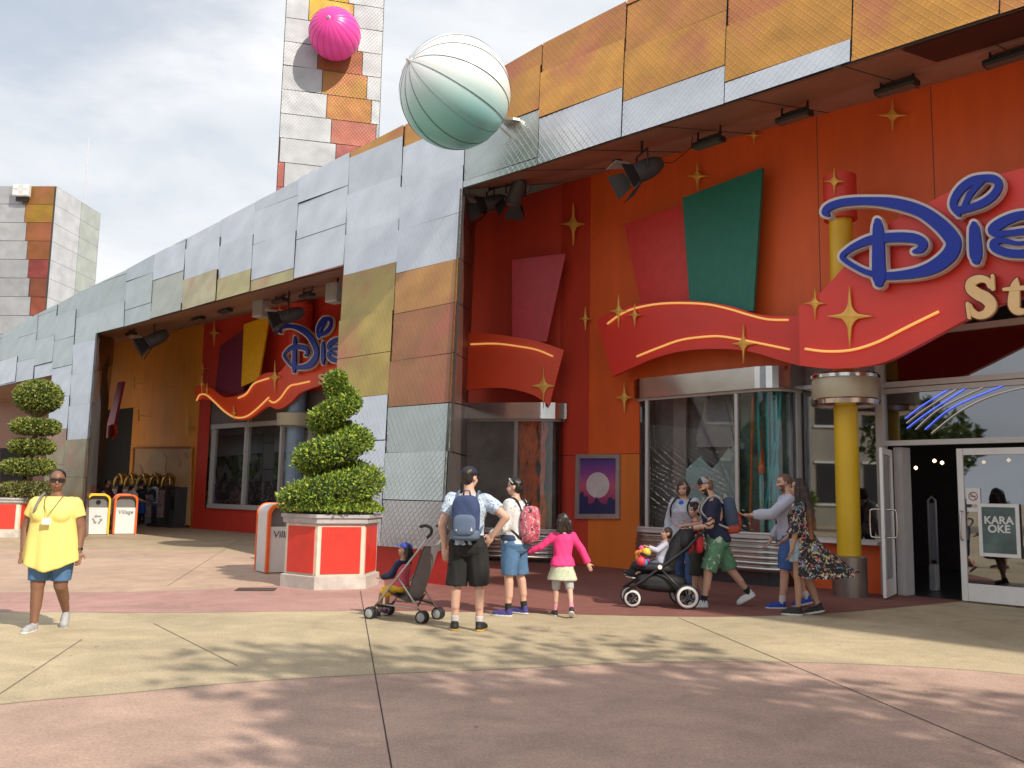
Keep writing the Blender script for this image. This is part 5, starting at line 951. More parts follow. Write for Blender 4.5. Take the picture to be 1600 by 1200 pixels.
#@@SURROUND
# ------------------------------------------------------------------ surroundings outside the picture (they shade the plaza and are mirrored in metal and glass)
def leafy_tree(c, th, cr, cz, n, lab, name='plane_tree', seed=1, clumps=16, size=.28):
    r = empty(name, (*c, 0), 0, lab, 'tree'); rg = np.random.default_rng(seed); k = MB(); k.tube([(0, 0, 0), (.1, 0, th*.5), (0, .1, th), (.1, 0, cz)], [.28, .2, .16, .06], 9); cl = []
    for i in range(clumps):
        u = rg.normal(0, 1, 3); u /= np.linalg.norm(u); q = rg.uniform(.25, .8); cl.append((np.array([u[0]*cr*q, u[1]*cr*q, cz+u[2]*cr*.62*q]), cr*rg.uniform(.22, .40)))
    for cpos, rr in cl: k.tube([(0, 0, th*.95), cpos*[.5, .5, 0]+[0, 0, (th+cpos[2])*.5], cpos], [.09, .06, .025], 5)
    k.build('trunk', M_BARK, r); mb = MB(); GR = [(.06, .10, .025), (.09, .14, .03), (.045, .08, .02), (.12, .17, .04)]
    for i in range(n):
        cpos, rr = cl[rg.integers(len(cl))]; u = rg.normal(0, 1, 3); u /= np.linalg.norm(u); leaf_cloud(mb, [cpos+u*rr*rg.random()**.4], [u], size, GR, .1, .8)
    mb.build('crown', M_LEAF, r); return r
leafy_tree((5.55, .6), 3.2, 3.5, 6.6, 3300, 'leafy tree standing right of the viewer and shading the paving', seed=4, clumps=20, size=.26)
leafy_tree((8.5, -3.6), 3.4, 3.9, 7.6, 3600, 'second leafy tree farther right behind the viewer', seed=9, clumps=18, size=.3)
def block(nm, c, rz, size, m, label, trim=None, nx=5, nz=2, roof=None):
    r = empty(nm, (*c, 0), rz, label, 'building'); w_, d_, h_ = size; k = MB(); k.box((0, 0, h_/2), (w_, d_, h_)); k.build('wall', m, r)
    k = MB(); wm = MB()
    for i in range(nx):
        for j in range(nz):
            x = -w_/2+w_*(i+.5)/nx; z = h_*(j+.55)/nz; 
            for s_ in (-1, 1): wm.box((x, s_*(d_/2+.02), z), (w_/nx*.5, .06, h_/nz*.5)); k.box((x, s_*(d_/2+.03), z-h_/nz*.27), (w_/nx*.58, .12, .12)); k.box((x, s_*(d_/2+.03), z+h_/nz*.27), (w_/nx*.58, .12, .12))
    wm.build('window', M_DARK, r); k.build('window_trim', trim or M_WHITE, r); k = MB(); k.box((0, 0, h_+.2), (w_+.7, d_+.7, .4)); k.build('roof', roof or mat('roof_grey', (.3, .3, .3)), r); return r
leafy_tree((7.9, 0), 3.3, 2.7, 6.7, 1500, 'third leafy tree between the other two shading the paving', seed=14, clumps=16, size=.26)
block('neighbour_building', (16.65, 1.1), rad(-47), (10.5, 6, 14.5), mat('neighbour_red', (.5, .12, .06), .6), 'tall wing of the store right of the viewer, outside the view')
block('opposite_building', (-33, 12), rad(86), (18, 8, 8.5), mat('opp_stone', (.34, .31, .26), .7, 0, .2, 1.), 'stone coloured building with white trim facing the store from the left', nx=7)
block('opposite_building', (-22, -13), rad(40), (16, 8, 10), mat('opp_blue', (.30, .36, .44), .7), 'grey blue building facing the store from behind the viewer', nx=6, nz=3)
for i, (x, y, q) in enumerate(((-27, 21, 3.4), (-20.5, 4.5, 3.2), (-26, 30, 3.5), (-14, -6, 3.4))): leafy_tree((x, y), 2.2, q, 4.4, 1700, ['tree left of the plaza before the stone coloured building', 'tree left of the viewer near the blue building', 'tree at the far left end of the plaza', 'tree behind the viewer on the left'][i], seed=20+i, clumps=14, size=.42)
# ------------------------------------------------------------------ figures
def p_caps(p0, p1, r0, r1, seg=10, n=4, sq=None):
    p0, p1 = np.asarray(p0, float), np.asarray(p1, float); a = p1-p0; L_ = np.linalg.norm(a); a = a/(L_+1e-9); h = np.array([1., 0, 0]) if abs(a[0]) < .8 else np.array([0, 1., 0]); u = np.cross(a, h); u /= np.linalg.norm(u); v = np.cross(a, u); prof = []
    for i in range(1, n+1): t = math.pi/2*(1-i/n); prof.append((p0-a*r0*math.sin(t), r0*math.cos(t)))
    for i in range(0, n): t = math.pi/2*i/n; prof.append((p1+a*r1*math.sin(t), r1*math.cos(t)))
    V = [p0-a*r0]+[c+(u*math.cos(2*math.pi*j/seg)+v*math.sin(2*math.pi*j/seg))*r for c, r in prof for j in range(seg)]+[p1+a*r1]; m = len(prof); F = []
    for j in range(seg):
        k = (j+1) % seg; F.append((0, 1+k, 1+j)); F.append((len(V)-1, 1+(m-1)*seg+j, 1+(m-1)*seg+k))
        for i in range(m-1): F.append((1+i*seg+j, 1+i*seg+k, 1+(i+1)*seg+k, 1+(i+1)*seg+j))
    return np.array(V), F
def p_ell(c, r, R=None, seg=14, n=9, pw=1.):
    V = [(0, 0, -1)]; F = []
    for i in range(1, n):
        t = math.pi*i/n
        for j in range(seg):
            a = 2*math.pi*j/seg; ca, sa = math.cos(a), math.sin(a); f = lambda q: math.copysign(abs(q)**pw, q); V.append((f(math.sin(t))*f(ca), f(math.sin(t))*f(sa), f(-math.cos(t))))
    V.append((0, 0, 1)); V = np.array(V)*np.asarray(r)
    if R is not None: V = V@np.asarray(R).T
    for j in range(seg):
        k = (j+1) % seg; F.append((0, 1+k, 1+j)); F.append((len(V)-1, 1+(n-2)*seg+j, 1+(n-2)*seg+k))
        for i in range(n-2): F.append((1+i*seg+j, 1+i*seg+k, 1+(i+1)*seg+k, 1+(i+1)*seg+j))
    return V+np.asarray(c, float), F
def p_loft(rings, T=None, seg=20, pw=.85):
    """rings: (z, rx, ry, y offset)"""
    V = []; f = lambda q: math.copysign(abs(q)**pw, q)
    for z, rx, ry, yo in rings:
        for j in range(seg): a = 2*math.pi*j/seg; V.append((rx*f(math.cos(a)), yo+ry*f(math.sin(a)), z))
    n = len(rings); F = [tuple(range(seg-1, -1, -1)), tuple((n-1)*seg+j for j in range(seg))]+[(i*seg+j, i*seg+(j+1) % seg, (i+1)*seg+(j+1) % seg, (i+1)*seg+j) for i in range(n-1) for j in range(seg)]
    V = np.array(V); return (np.array([T(v) for v in V]) if T else V), F
def p_frus(p0, p1, r0, r1, seg=16, fl=1.):
    p0, p1 = np.asarray(p0, float), np.asarray(p1, float); a = p1-p0; a /= np.linalg.norm(a); u = np.cross(a, (0, 1., .01)); u /= np.linalg.norm(u); v = np.cross(a, u); V = []
    for c, r in ((p0, r0), (p1, r1)):
        for j in range(seg): an = 2*math.pi*j/seg; V.append(c+u*r*math.cos(an)+v*r*fl*math.sin(an))
    return np.array(V), [tuple(range(seg-1, -1, -1)), tuple(seg+j for j in range(seg))]+[(j, (j+1) % seg, seg+(j+1) % seg, seg+j) for j in range(seg)]
def solid(name, prims, voxel, smooth, mats, parent=None, matfn=None, wob=0., wsc=12.):
    me = bpy.data.meshes.new(name); V = []; F = []
    for v, f in prims: o = len(V); V += [tuple(p) for p in v]; F += [tuple(i+o for i in q) for q in f]
    me.from_pydata(V, [], F); t = bpy.data.objects.new('tmp', me); COL.objects.link(t); r = t.modifiers.new('r', 'REMESH'); r.mode = 'VOXEL'; r.voxel_size = voxel
    if smooth: s_ = t.modifiers.new('s', 'SMOOTH'); s_.factor = .5; s_.iterations = smooth
    dg = bpy.context.evaluated_depsgraph_get(); m2 = bpy.data.meshes.new_from_object(t.evaluated_get(dg)); bpy.data.objects.remove(t); bpy.data.meshes.remove(me); m2.name = name; m2.materials.clear()
    for m in (mats if isinstance(mats, (list, tuple)) else [mats]): m2.materials.append(m)
    n = len(m2.vertices)
    if wob and n:
        co = np.empty(n*3); m2.vertices.foreach_get('co', co); co = co.reshape(-1, 3); no = np.empty(n*3); m2.vertices.foreach_get('normal', no); no = no.reshape(-1, 3); w_ = np.zeros(n)
        for q in range(5): d = RNG.normal(0, 1, 3)*[1., 1., .55]; w_ += np.sin(co@d*wsc*(1+q*.6)+RNG.random()*6)/(1+q*.5)
        co += no*(w_*wob/2.2)[:, None]; m2.vertices.foreach_set('co', co.ravel())
    if matfn is not None:
        c = np.empty(len(m2.polygons)*3); m2.polygons.foreach_get('center', c); m2.polygons.foreach_set('material_index', matfn(c.reshape(-1, 3)).astype(np.int32))
    m2.polygons.foreach_set('use_smooth', [True]*len(m2.polygons)); m2.update(); o = bpy.data.objects.new(name, m2); COL.objects.link(o)
    if parent is not None: o.parent = parent
    return o
def nrm(v): v = np.asarray(v, float); return v/np.linalg.norm(v)
M_EYE = mat('eye_dark', (.02, .015, .012), .3, 0, 0); M_LIP = mat('lip', (.36, .13, .11), .5, 0, 0)
SKIN = {'fair': mat('skin_fair', (.56, .33, .24), .55, 0, .07, 12.), 'tan': mat('skin_tan', (.42, .235, .155), .55, 0, .07, 12.), 'brown': mat('skin_brown', (.22, .105, .062), .5, 0, .10, 12.), 'light': mat('skin_light', (.60, .36, .27), .55, 0, .06, 12.)}
HAIRC = {'black': mat('hair_black', (.012, .010, .010), .45, 0, .3, 40.), 'brown': mat('hair_brown', (.055, .028, .016), .5, 0, .35, 40.), 'dark': mat('hair_dark', (.022, .014, .011), .45, 0, .3, 40.), 'grey': mat('hair_grey', (.20, .17, .155), .6, 0, .25, 40.), 'lightbrown': mat('hair_light', (.16, .09, .05), .55, 0, .3, 40.)}
def mat_ombre():
    m = bpy.data.materials.new('hair_ombre'); m.use_nodes = True; t = m.node_tree; b = t.nodes['Principled BSDF']; b.inputs['Roughness'].default_value = .5; tcn = t.nodes.new('ShaderNodeTexCoord'); s_ = t.nodes.new('ShaderNodeSeparateXYZ'); t.links.new(tcn.outputs['Generated'], s_.inputs[0])
    r = t.nodes.new('ShaderNodeValToRGB'); e = r.color_ramp.elements; e[0].position = .12; e[0].color = (.22, .085, .03, 1); e[1].position = .62; e[1].color = (.022, .012, .010, 1); n = t.nodes.new('ShaderNodeTexNoise'); n.inputs['Scale'].default_value = 30
    mpn = t.nodes.new('ShaderNodeMapping'); mpn.inputs['Scale'].default_value = (1, 1, .08); t.links.new(tcn.outputs['Object'], mpn.inputs[0]); t.links.new(mpn.outputs[0], n.inputs['Vector']); ad = t.nodes.new('ShaderNodeMath'); ad.operation = 'MULTIPLY_ADD'; ad.inputs[1].default_value = .35; t.links.new(n.outputs['Fac'], ad.inputs[0])
    sb = t.nodes.new('ShaderNodeMath'); sb.operation = 'SUBTRACT'; sb.inputs[1].default_value = .17; t.links.new(s_.outputs[2], ad.inputs[2]); t.links.new(ad.outputs[0], sb.inputs[0]); t.links.new(sb.outputs[0], r.inputs[0]); t.links.new(r.outputs[0], b.inputs['Base Color']); return m
HAIRC['ombre'] = mat_ombre(); HAIRC['stubble'] = mat('hair_stubble', (.13, .075, .055), .7, 0, .2, 40.)
class Fig:
    def __init__(s, label, pos, hdg, H, girth=1., head=1., lean=0., legs=((0, 2, 3, 0), (0, 2, 3, 0)), arms=(((.2, .05, -1), (.1, .2, -1)), ((.2, .05, -1), (.1, .2, -1))), hy=0., hp=0., skin='fair', female=False, seat=None, vox=.009, tattoo=False, buzz=None, beard=None, depth=1., group=None, shw=1.):
        s.H, s.g, s.fem, s.vox, s.dep = H, girth, female, vox, depth
        s.root = empty('person', (pos[0], pos[1], 0), rad(hdg), label, 'person', group); hip = .515*H; s.hj = []; s.kj = []; s.aj = []; s.ft = []
        for sx, (th, kn, sp, fp) in zip((-1, 1), legs):
            th_, kn_, sp_ = rad(th), rad(kn), rad(sp); h = np.array([sx*.05*H*min(girth, 1.25), 0, hip]); k = h+.243*H*nrm((sx*math.sin(sp_), math.sin(th_), -math.cos(th_)*math.cos(sp_))); q = th_-kn_; a = k+.238*H*nrm((sx*math.sin(sp_)*.3, math.sin(q), -math.cos(q)))
            s.hj.append(h); s.kj.append(k); s.aj.append(a); s.ft.append(fp)
        low = min(a[2]-.04*H*math.cos(rad(f)) - .09*H*max(0, math.sin(rad(f))) for a, f in zip(s.aj, s.ft)); dz = -low if seat is None else seat-hip; sh = np.array([0, 0, dz])
        s.hj = [p+sh for p in s.hj]; s.kj = [p+sh for p in s.kj]; s.aj = [p+sh for p in s.aj]; s.P0 = np.array([0, 0, hip+dz]); Rl = rotx(-rad(lean)); s.Rl = Rl
        s.T = lambda p: s.P0+Rl@(np.asarray(p, float)+sh-s.P0); s.sj = [s.T((sx*.103*H*(.92 if female else 1.)*(1+(girth-1)*.35)*shw, 0, .80*H)) for sx in (-1, 1)]; s.ej = []; s.wj = []; s.fd = []
        for sx, S, (u, f) in zip((-1, 1), s.sj, arms):
            u = nrm((sx*u[0], u[1], u[2])); f = nrm((sx*f[0], f[1], f[2])); E_ = S+u*.172*H; s.ej.append(E_); s.wj.append(E_+f*.148*H); s.fd.append(f)
        s.hh = .133*H*head; s.Ho = s.T((0, .012*H, .87*H)); s.Rh = Rl@rotz(rad(hy))@rotx(rad(hp)); g = girth; d_ = s.dep
        fh = 1.06 if female else 1.; fw = .86 if female else 1.; bl = .03*H*max(0, g-1)
        s.rings = [(.455*H, .070*H*g, .058*H*d_, 0), (.475*H, .090*H*g, .068*H*d_, -.004*H), (.515*H, .099*H*g*fh, .075*H*d_, -.008*H), (.56*H, .093*H*g*fh, .068*H*d_, bl*.5), (.61*H, .082*H*g*(fw*.5+.5), .060*H*d_, bl), (.67*H, .087*H*g, .064*H*d_, bl*.8+.004*H), (.73*H, .098*H*g*(fw*.3+.7), .070*H*d_, .010*H if female else .004*H), (.775*H, .100*H*g*(fw*.4+.6), .060*H*d_, 0), (.812*H, .082*H*(g*.5+.5), .046*H, -.004*H), (.838*H, .045*H, .036*H, -.004*H), (.86*H, .033*H, .034*H, 0)]
        s.prims = [p_loft(s.rings, s.T)]; lg = (g-1)*.75+1; ar = (g-1)*1.0+1
        for i in (0, 1):
            s.prims += [p_caps(s.hj[i], s.kj[i], .054*H*lg, .032*H*lg), p_caps(s.kj[i], s.aj[i], .030*H*lg, .020*H*(lg*.6+.4))]; ax = nrm(s.aj[i]-s.kj[i]); bk_ = nrm(np.cross((1, 0, 0), ax)); bk_ = bk_ if bk_[1] < 0 else -bk_; cm = s.kj[i]*.66+s.aj[i]*.34+bk_*.010*H
            s.prims.append(p_caps(s.kj[i]*.88+s.aj[i]*.12+bk_*.006*H, s.kj[i]*.45+s.aj[i]*.55+bk_*.006*H, .030*H*lg, .026*H*lg)); s.prims += [p_caps(s.sj[i], s.ej[i], .034*H*ar*(.86 if female else 1), .0245*H*ar), p_caps(s.ej[i], s.wj[i], .0245*H*ar, .0155*H*(ar*.5+.5)), p_caps(s.sj[i]*.7+s.T((0, 0, .79*H))*.3, s.sj[i], .034*H, .036*H)]
            f = s.fd[i]; sx = (-1, 1)[i]; side = nrm(np.cross(f, (0, 1, .2)) if abs(f[1]) < .8 else np.cross(f, (0, 0, 1))); pn = nrm(np.cross(side, f)); W_ = s.wj[i]; pn = pn if np.dot(pn, (-sx, .2, 0)) > 0 else -pn; wd = nrm(np.cross(pn, f))
            if H > .9: wd = wd if np.dot(wd, (0, 1, .3)) > 0 else -wd
            Rm = frame3(wd, pn, f); s.prims.append(p_ell(W_+f*.028*H, (.0235*H, .012*H, .034*H), Rm))
            for q, (o_, L_) in enumerate(((-.0165, .040), (-.0055, .046), (.0055, .049), (.0165, .043))): b0 = W_+f*.052*H+wd*o_*H; b1_ = b0+nrm(f+pn*(.25+.08*q))*L_*.55*H; b2_ = b1_+nrm(f+pn*(.75+.1*q))*L_*.5*H; s.prims += [p_caps(b0, b1_, .0056*H, .0052*H, 7, 3), p_caps(b1_, b2_, .0052*H, .0044*H, 7, 3)]
            b0 = W_+f*.018*H+wd*.020*H; b1_ = b0+nrm(f*.8+wd*.8+pn*.3)*.026*H; s.prims += [p_caps(b0, b1_, .0075*H, .0062*H, 7, 3), p_caps(b1_, b1_+nrm(f+wd*.15+pn*.3)*.022*H, .0062*H, .005*H, 7, 3)]
        hh = s.hh; s.prims += [p_caps(s.T((0, -.006*H, .83*H)), s.hd(0, -.08, .25), .034*H*(.85 if female else 1)*(g*.4+.6), .032*H*(.9 if female else 1)), s.he((0, -.06, .60), (.335, .42, .41)), s.he((0, .07, .30), (.265, .30, .31)), s.he((0, .10, .45), (.28, .26, .30)), s.hcap((0, .33, .53), (0, .405, .37), .035, .06), s.he((0, .36, .205), (.10, .045, .045))]
        for sx in (-1, 1): s.prims.append(s.he((sx*.335, -.06, .46), (.045, .10, .14))); s.prims.append(s.he((sx*.16, .24, .36), (.11, .11, .12)))
        mats = [SKIN[skin], M_EYE, M_LIP if skin != 'brown' else mat('lip_dark', (.16, .05, .045), .45, 0, 0), HAIRC[buzz or beard or 'dark'], mat('tattoo_ink', (.035, .03, .03), .5, 0, 0)]
        def mf(c):
            q = ((c-s.Ho)@s.Rh)/hh; ax = np.abs(q[:, 0]); r = np.zeros(len(c)); fr = q[:, 1] > .15
            r[fr & (np.abs(ax-.145) < .062) & (np.abs(q[:, 2]-.515) < .030)] = 1; r[fr & (np.abs(ax-.15) < .10) & (np.abs(q[:, 2]-.605) < .022)] = 3 if not (buzz == 'x') else 1; r[fr & (ax < .115) & (np.abs(q[:, 2]-.205) < .034)] = 2
            inh = (q[:, 2] > -.12) & (np.linalg.norm(q, axis=1) < 1.4)
            if buzz: r[inh & ((q[:, 2] > .80) | ((q[:, 1] < .02+.28*(q[:, 2]-.5)) & (q[:, 2] > .38) & (ax < .37)))] = 3
            if beard: r[inh & (q[:, 2] < np.where(ax > .19, .36, .145)) & (q[:, 1] > .02) | inh & (q[:, 1] > .2) & (ax < .15) & (q[:, 2] > .245) & (q[:, 2] < .285) & (q[:, 2] > -.05) & ~((ax < .12) & (np.abs(q[:, 2]-.205) < .03))] = 3
            if tattoo:
                for i in (0, 1):
                    if i not in tattoo: continue
                    ax_ = s.ej[i]-s.sj[i]; t = (c-s.sj[i])@ax_/np.dot(ax_, ax_); dd_ = np.linalg.norm(c-(s.sj[i]+np.outer(t, ax_)), axis=1); a2 = s.wj[i]-s.ej[i]; t2_ = (c-s.ej[i])@a2/np.dot(a2, a2); d2 = np.linalg.norm(c-(s.ej[i]+np.outer(t2_, a2)), axis=1)
                    w_ = np.sin(c[:, 2]*95+np.sin(c[:, 1]*50)*1.6+c[:, 0]*40) > .25; r[((dd_ < .06*H) & (t > .4) & (t < 1.05) | (d2 < .04*H) & (t2_ > -.05) & (t2_ < .35)) & w_ & (r == 0)] = 4
            return r
        s.body = solid('body', s.prims, vox, 5, mats, s.root, mf)
    def hd(s, x, y, z): return s.Ho+s.Rh@(np.array([x, y, z])*s.hh)
    def he(s, c, r, pw=1.): return p_ell(s.hd(*c), np.array(r)*s.hh, s.Rh, pw=pw)
    def hcap(s, a, b_, r0, r1): return p_caps(s.hd(*a), s.hd(*b_), r0*s.hh, r1*s.hh)
    def tors(s, z0, z1, e, mul=()):
        rs = []; zs = [r[0]/s.H for r in s.rings]; arr = np.array(s.rings)
        for z in sorted(set([z0, z1]+[q for q in zs if z0 < q < z1])):
            rx, ry, yo = [float(np.interp(z, zs, arr[:, i])) for i in (1, 2, 3)]; m = np.interp(z, [a for a, _ in mul], [b_ for _, b_ in mul]) if mul else 1.; rs.append((z*s.H, (rx+e)*m, (ry+e)*m, yo))
        return p_loft(rs, s.T, 24)
    def top(s, name, m, z0=.50, sleeve=.55, e=.012, flare=1., vox=None, wob=.015, zn=.835, sl_r=1.25, mats=None, matfn=None):
        H = s.H; pr = [s.tors(z0, zn, e, ((z0, flare), (.70, 1.), (1., 1.)))]; ar = (s.g-1)*1.0+1
        for i in (0, 1):
            pr.append(p_caps(s.sj[i]*.7+s.T((0, 0, .79*H))*.3, s.sj[i], .034*H+e, .037*H+e))
            if sleeve <= 1: E_ = s.sj[i]*(1-sleeve)+s.ej[i]*sleeve; pr.append(p_frus(s.sj[i], E_, .036*H*ar+e, .031*H*ar*sl_r*.9+e*.8))
            else: t = sleeve-1; W_ = s.ej[i]*(1-t)+s.wj[i]*t; pr += [p_caps(s.sj[i], s.ej[i], .036*H*ar+e, .027*H*ar+e), p_frus(s.ej[i], W_, .0275*H*ar+e, .020*H*ar+e*.9), p_ell(s.ej[i], [.027*H*ar+e]*3)]
        return solid(name, pr, vox or s.vox*1.15, 3, mats or m, s.root, matfn, wob*s.H/1.7)
    def bottoms(s, name, m, hem=.9, e=.012, rh=1.25, waist=.575, wob=.013, full=False, mats=None, matfn=None, hips=1.):
        H = s.H; lg = (s.g-1)*.75+1; pr = [s.tors(.455, waist, e*1.25)]+[p_ell(q, [(.060*H*lg+e*.8)*hips]*3) for q in s.hj]
        for i in (0, 1):
            if full: t = hem; A_ = s.kj[i]*(1-t)+s.aj[i]*t; pr += [p_caps(s.hj[i], s.kj[i], .057*H*lg+e*.6, .035*H*lg+e*.6), p_frus(s.kj[i], A_, .036*H*lg+e*.6, .030*H*rh+e*.4), p_ell(s.kj[i], [.035*H*lg+e*.6]*3)]
            elif hem <= 1: A_ = s.hj[i]*(1-hem)+s.kj[i]*hem; pr.append(p_frus(s.hj[i]+np.array([0, 0, .01*H]), A_, .060*H*lg+e*.6, .036*H*lg*rh+e))
            else: t = hem-1; A_ = s.kj[i]*(1-t)+s.aj[i]*t; pr += [p_frus(s.hj[i], s.kj[i]*.97+s.hj[i]*.03, .060*H*lg+e*.6, .041*H*lg*rh+e*.7), p_frus(s.kj[i]*.96+s.hj[i]*.04, A_, .041*H*lg*rh+e*.7, .040*H*lg*rh+e), p_ell(s.kj[i], [.036*H*lg*rh]*3)]
        return solid(name, pr, s.vox*1.1, 2, mats or m, s.root, matfn, wob*s.H/1.7)
    def shoes(s, mu, ms, sock=None, sock_h=.07, name='shoe', lw=1.):
        H = s.H
        for i in (0, 1):
            fp = rad(s.ft[i]); sx = (-1, 1)[i]; d = nrm((sx*.16, math.cos(fp), -math.sin(fp))); sd = nrm(np.cross(d, (0, 0, 1))); up = np.cross(sd, d); A_ = s.aj[i]; R = frame3(sd, d, up); b0 = A_-up*.040*H-d*.030*H; L_ = .155*H*lw
            pr = [p_ell(b0+d*.030*H+up*.024*H, (.024*H, .034*H, .026*H), R), p_ell(b0+d*L_*.50+up*.024*H, (.026*H, .060*H, .027*H), R), p_ell(b0+d*L_*.76+up*.019*H, (.028*H, .038*H, .022*H), R), p_caps(b0+d*.03*H+up*.02*H, A_+up*.012*H-d*.002*H, .024*H, .025*H), p_ell(b0+d*L_*.5+up*.008*H, (.030*H, L_*.53, .0125*H), R, pw=.7)]
            solid(name, pr, max(.005, s.vox*.75), 2, [mu, ms], s.root, lambda c, b0=b0, up=up: ((c-b0)@up < .0135*H))
            if sock is not None: ax = nrm(s.kj[i]-A_); solid('sock', [p_frus(A_-ax*.01*H, A_+ax*sock_h*H, .0235*H, .0245*H*((s.g-1)*.5+1))], s.vox, 2, sock, s.root)
    def hair(s, style, colr, length=0.):
        pr = [s.he((0, -.10, .665), (.365, .425, .375)), s.he((0, -.20, .50), (.345, .31, .38))]
        if style == 'bob': pr += [s.he((0, -.16, .42), (.43, .36, .50)), s.he((.30, .02, .44), (.13, .20, .42)), s.he((-.30, .02, .44), (.13, .20, .42)), s.he((.08, .22, .84), (.26, .14, .10))]
        if style == 'long':
            pr += [s.he((0, -.18, .40), (.43, .36, .52)), s.he((.30, .0, .40), (.13, .2, .5)), s.he((-.30, .0, .40), (.13, .2, .5))]; b0 = s.hd(0, -.36, .3); ztop = b0[2]
            for q in range(9): x = (-.36+.09*q); a = s.hd(x*.95, -.34-.1*math.cos(q), .45); c = a+np.array([x*s.hh*.45, -.16*s.hh-.05*s.hh*(q % 3), -length*.55+.03*(q % 2)]); pr += [p_caps(a, c, .19*s.hh, .23*s.hh), p_caps(c, c+np.array([x*s.hh*.45, -.10*s.hh, -length*.5-.03*(q % 3)]), .26*s.hh, .12*s.hh)]
            for q in range(8): x = (.33 if q % 2 else -.33)*(1-.12*(q//2)); a = s.hd(x, -.02-.13*(q//2), .42); c = a+np.array([x*s.hh*.35, -.10*s.hh*(q//2), -length*.42]); pr += [p_caps(a, c, .17*s.hh, .20*s.hh), p_caps(c, c+np.array([-x*s.hh*.15, -.22*s.hh, -length*.42]), .20*s.hh, .08*s.hh)]
        if style == 'mid':
            for q in range(7): x = -.33+.11*q; a = s.hd(x, -.26-.08*math.cos(q*.9), .5); pr.append(p_caps(a, a+np.array([x*.06, -.02, -length-.012*(q % 3)]), .17*s.hh, .10*s.hh))
        if style == 'bun': pr += [s.he((0, -.52, .62), (.17, .17, .17))]
        if style == 'tuft': pr += [s.he((0, .12, .93), (.26, .2, .12)), s.he((.14, -.12, .98), (.2, .22, .12))]
        return solid('hair', pr, s.vox*1.1, 2, HAIRC[colr], s.root, None, .012*s.hh*4, 30.)
    def cap(s, mc, mv, mfront=None, back=False):
        pr = [s.he((0, -.05, .70), (.385, .46, .36))]; lo = s.hd(0, 0, .66); up = s.Rh[:, 2]
        V, F = pr[0]; h = (V-lo)@up; V = V-np.outer(np.minimum(h, 0), up); o = solid('cap', [(V, F)], s.vox, 2, [mc, mfront or mc], s.root, lambda c: (((c-s.Ho)@s.Rh[:, 1])/s.hh > .10) if mfront else np.zeros(len(c)))
        sg = -1 if back else 1; solid('cap_visor', [p_ell(s.hd(0, sg*.56-.02, .685), np.array((.28, .27, .03))*s.hh, s.Rh@rotx(-.14*sg))], max(.005, s.vox*.7), 1, mv, s.root)
def backpack(f, label, m, m2, w_=.30, h_=.44, d_=.17, zc=.70, lean=0., one=False, x0=0., trims=True, mstrap=None):
    r = empty('backpack', f.root.location, f.root.rotation_euler[2], label, 'backpack'); H = f.H; bz = zc*H; by = -(.066*H*f.dep+d_*.45); Rb = f.Rl
    pr = [p_ell(f.T((x0, by, bz)), (w_/2, d_/2, h_/2), Rb, pw=.62, seg=20, n=14)]; solid('bag', pr, .010, 4, m, r, None, .006, 14.)
    if trims: solid('front_pocket', [p_ell(f.T((x0, by-d_*.46, bz-h_*.18)), (w_*.40, d_*.22, h_*.24), Rb, pw=.6, seg=18, n=12)], .009, 3, m2, r); solid('bottom_panel', [p_ell(f.T((x0, by, bz-h_*.40)), (w_/2+.006, d_/2+.006, h_*.14), Rb, pw=.55, seg=20, n=10)], .010, 3, m2, r)
    k = MB(); k.tube([f.T((x0-.04, by+d_*.3, bz+h_*.46)), f.T((x0-.03, by+d_*.1, bz+h_*.60)), f.T((x0+.03, by+d_*.1, bz+h_*.60)), f.T((x0+.04, by+d_*.3, bz+h_*.46))], .011, 6); k.build('top_handle', mstrap or m2, r, True)
    for sx in ((-1, 1) if not one else (one,)):
        q = sx*.062*H*(1 if f.g < 1.2 else 1.25); ry = .074*H*f.dep; k = MB(); pts = smooth_path([f.T((x0*.5+q*.9, by+d_*.42, bz+h_*.36)), f.T((q, -.045*H, .838*H)), f.T((q, .012*H, .846*H+.006)), f.T((q*1.05, ry*.86+.018, .79*H)), f.T((q*1.15, ry+.010, .735*H)), f.T((q*1.45, ry*.35, .665*H)), f.T((x0*.5+q*1.4, by+d_*.35, bz-h_*.36))], 5)
        k.tube(pts, .014 if H > 1.2 else .010, 6); k.build('strap', mstrap or m2, r, True)
    return r
#@@CAST
def den(n, c): return mat(n, c, .85, 0, .16, 22., .3, 120.)
BLKCLOTH = mat('cloth_black', (.014, .014, .015), .9, 0, .3, 8.); WHITERUB = mat('rubber_white', (.66, .65, .63), .6, 0, .05); WSOCK = mat('sock_white', (.62, .60, .58), .9, 0, .05)
# woman in yellow
p = gnd(72, 985); f = Fig('woman in a long yellow shirt, sunglasses and white badge walking toward the viewer', p, 190, 1.63, girth=1.42, depth=1.45, female=True, skin='brown', legs=((-2, 40, 0, 36), (7, 4, 0, 0)), arms=(((.30, -.05, -1), (.06, .22, -1)), ((.40, -.12, -1), (-.05, .30, -1))), hy=16, head=1.04)
f.bottoms('denim_shorts', den('denim_blue', (.075, .17, .34)), .86, rh=1.12, hips=.80, waist=.52, wob=.003)
H = f.H; yl = mat('cotton_yellow', (.82, .66, .20), .85, 0, .05, 6., .2, 60.)
pr = [p_loft([(.415*H, .172*H, .140*H, .0), (.47*H, .168*H, .136*H, 0), (.56*H, .158*H, .128*H, .004*H), (.63*H, .144*H, .116*H, .012*H), (.70*H, .134*H, .110*H, .014*H), (.755*H, .130*H, .112*H, .012*H), (.785*H, .120*H, .100*H, .008*H), (.815*H, .085*H, .070*H, .002*H), (.838*H, .056*H, .046*H, 0)], f.T, 28)]
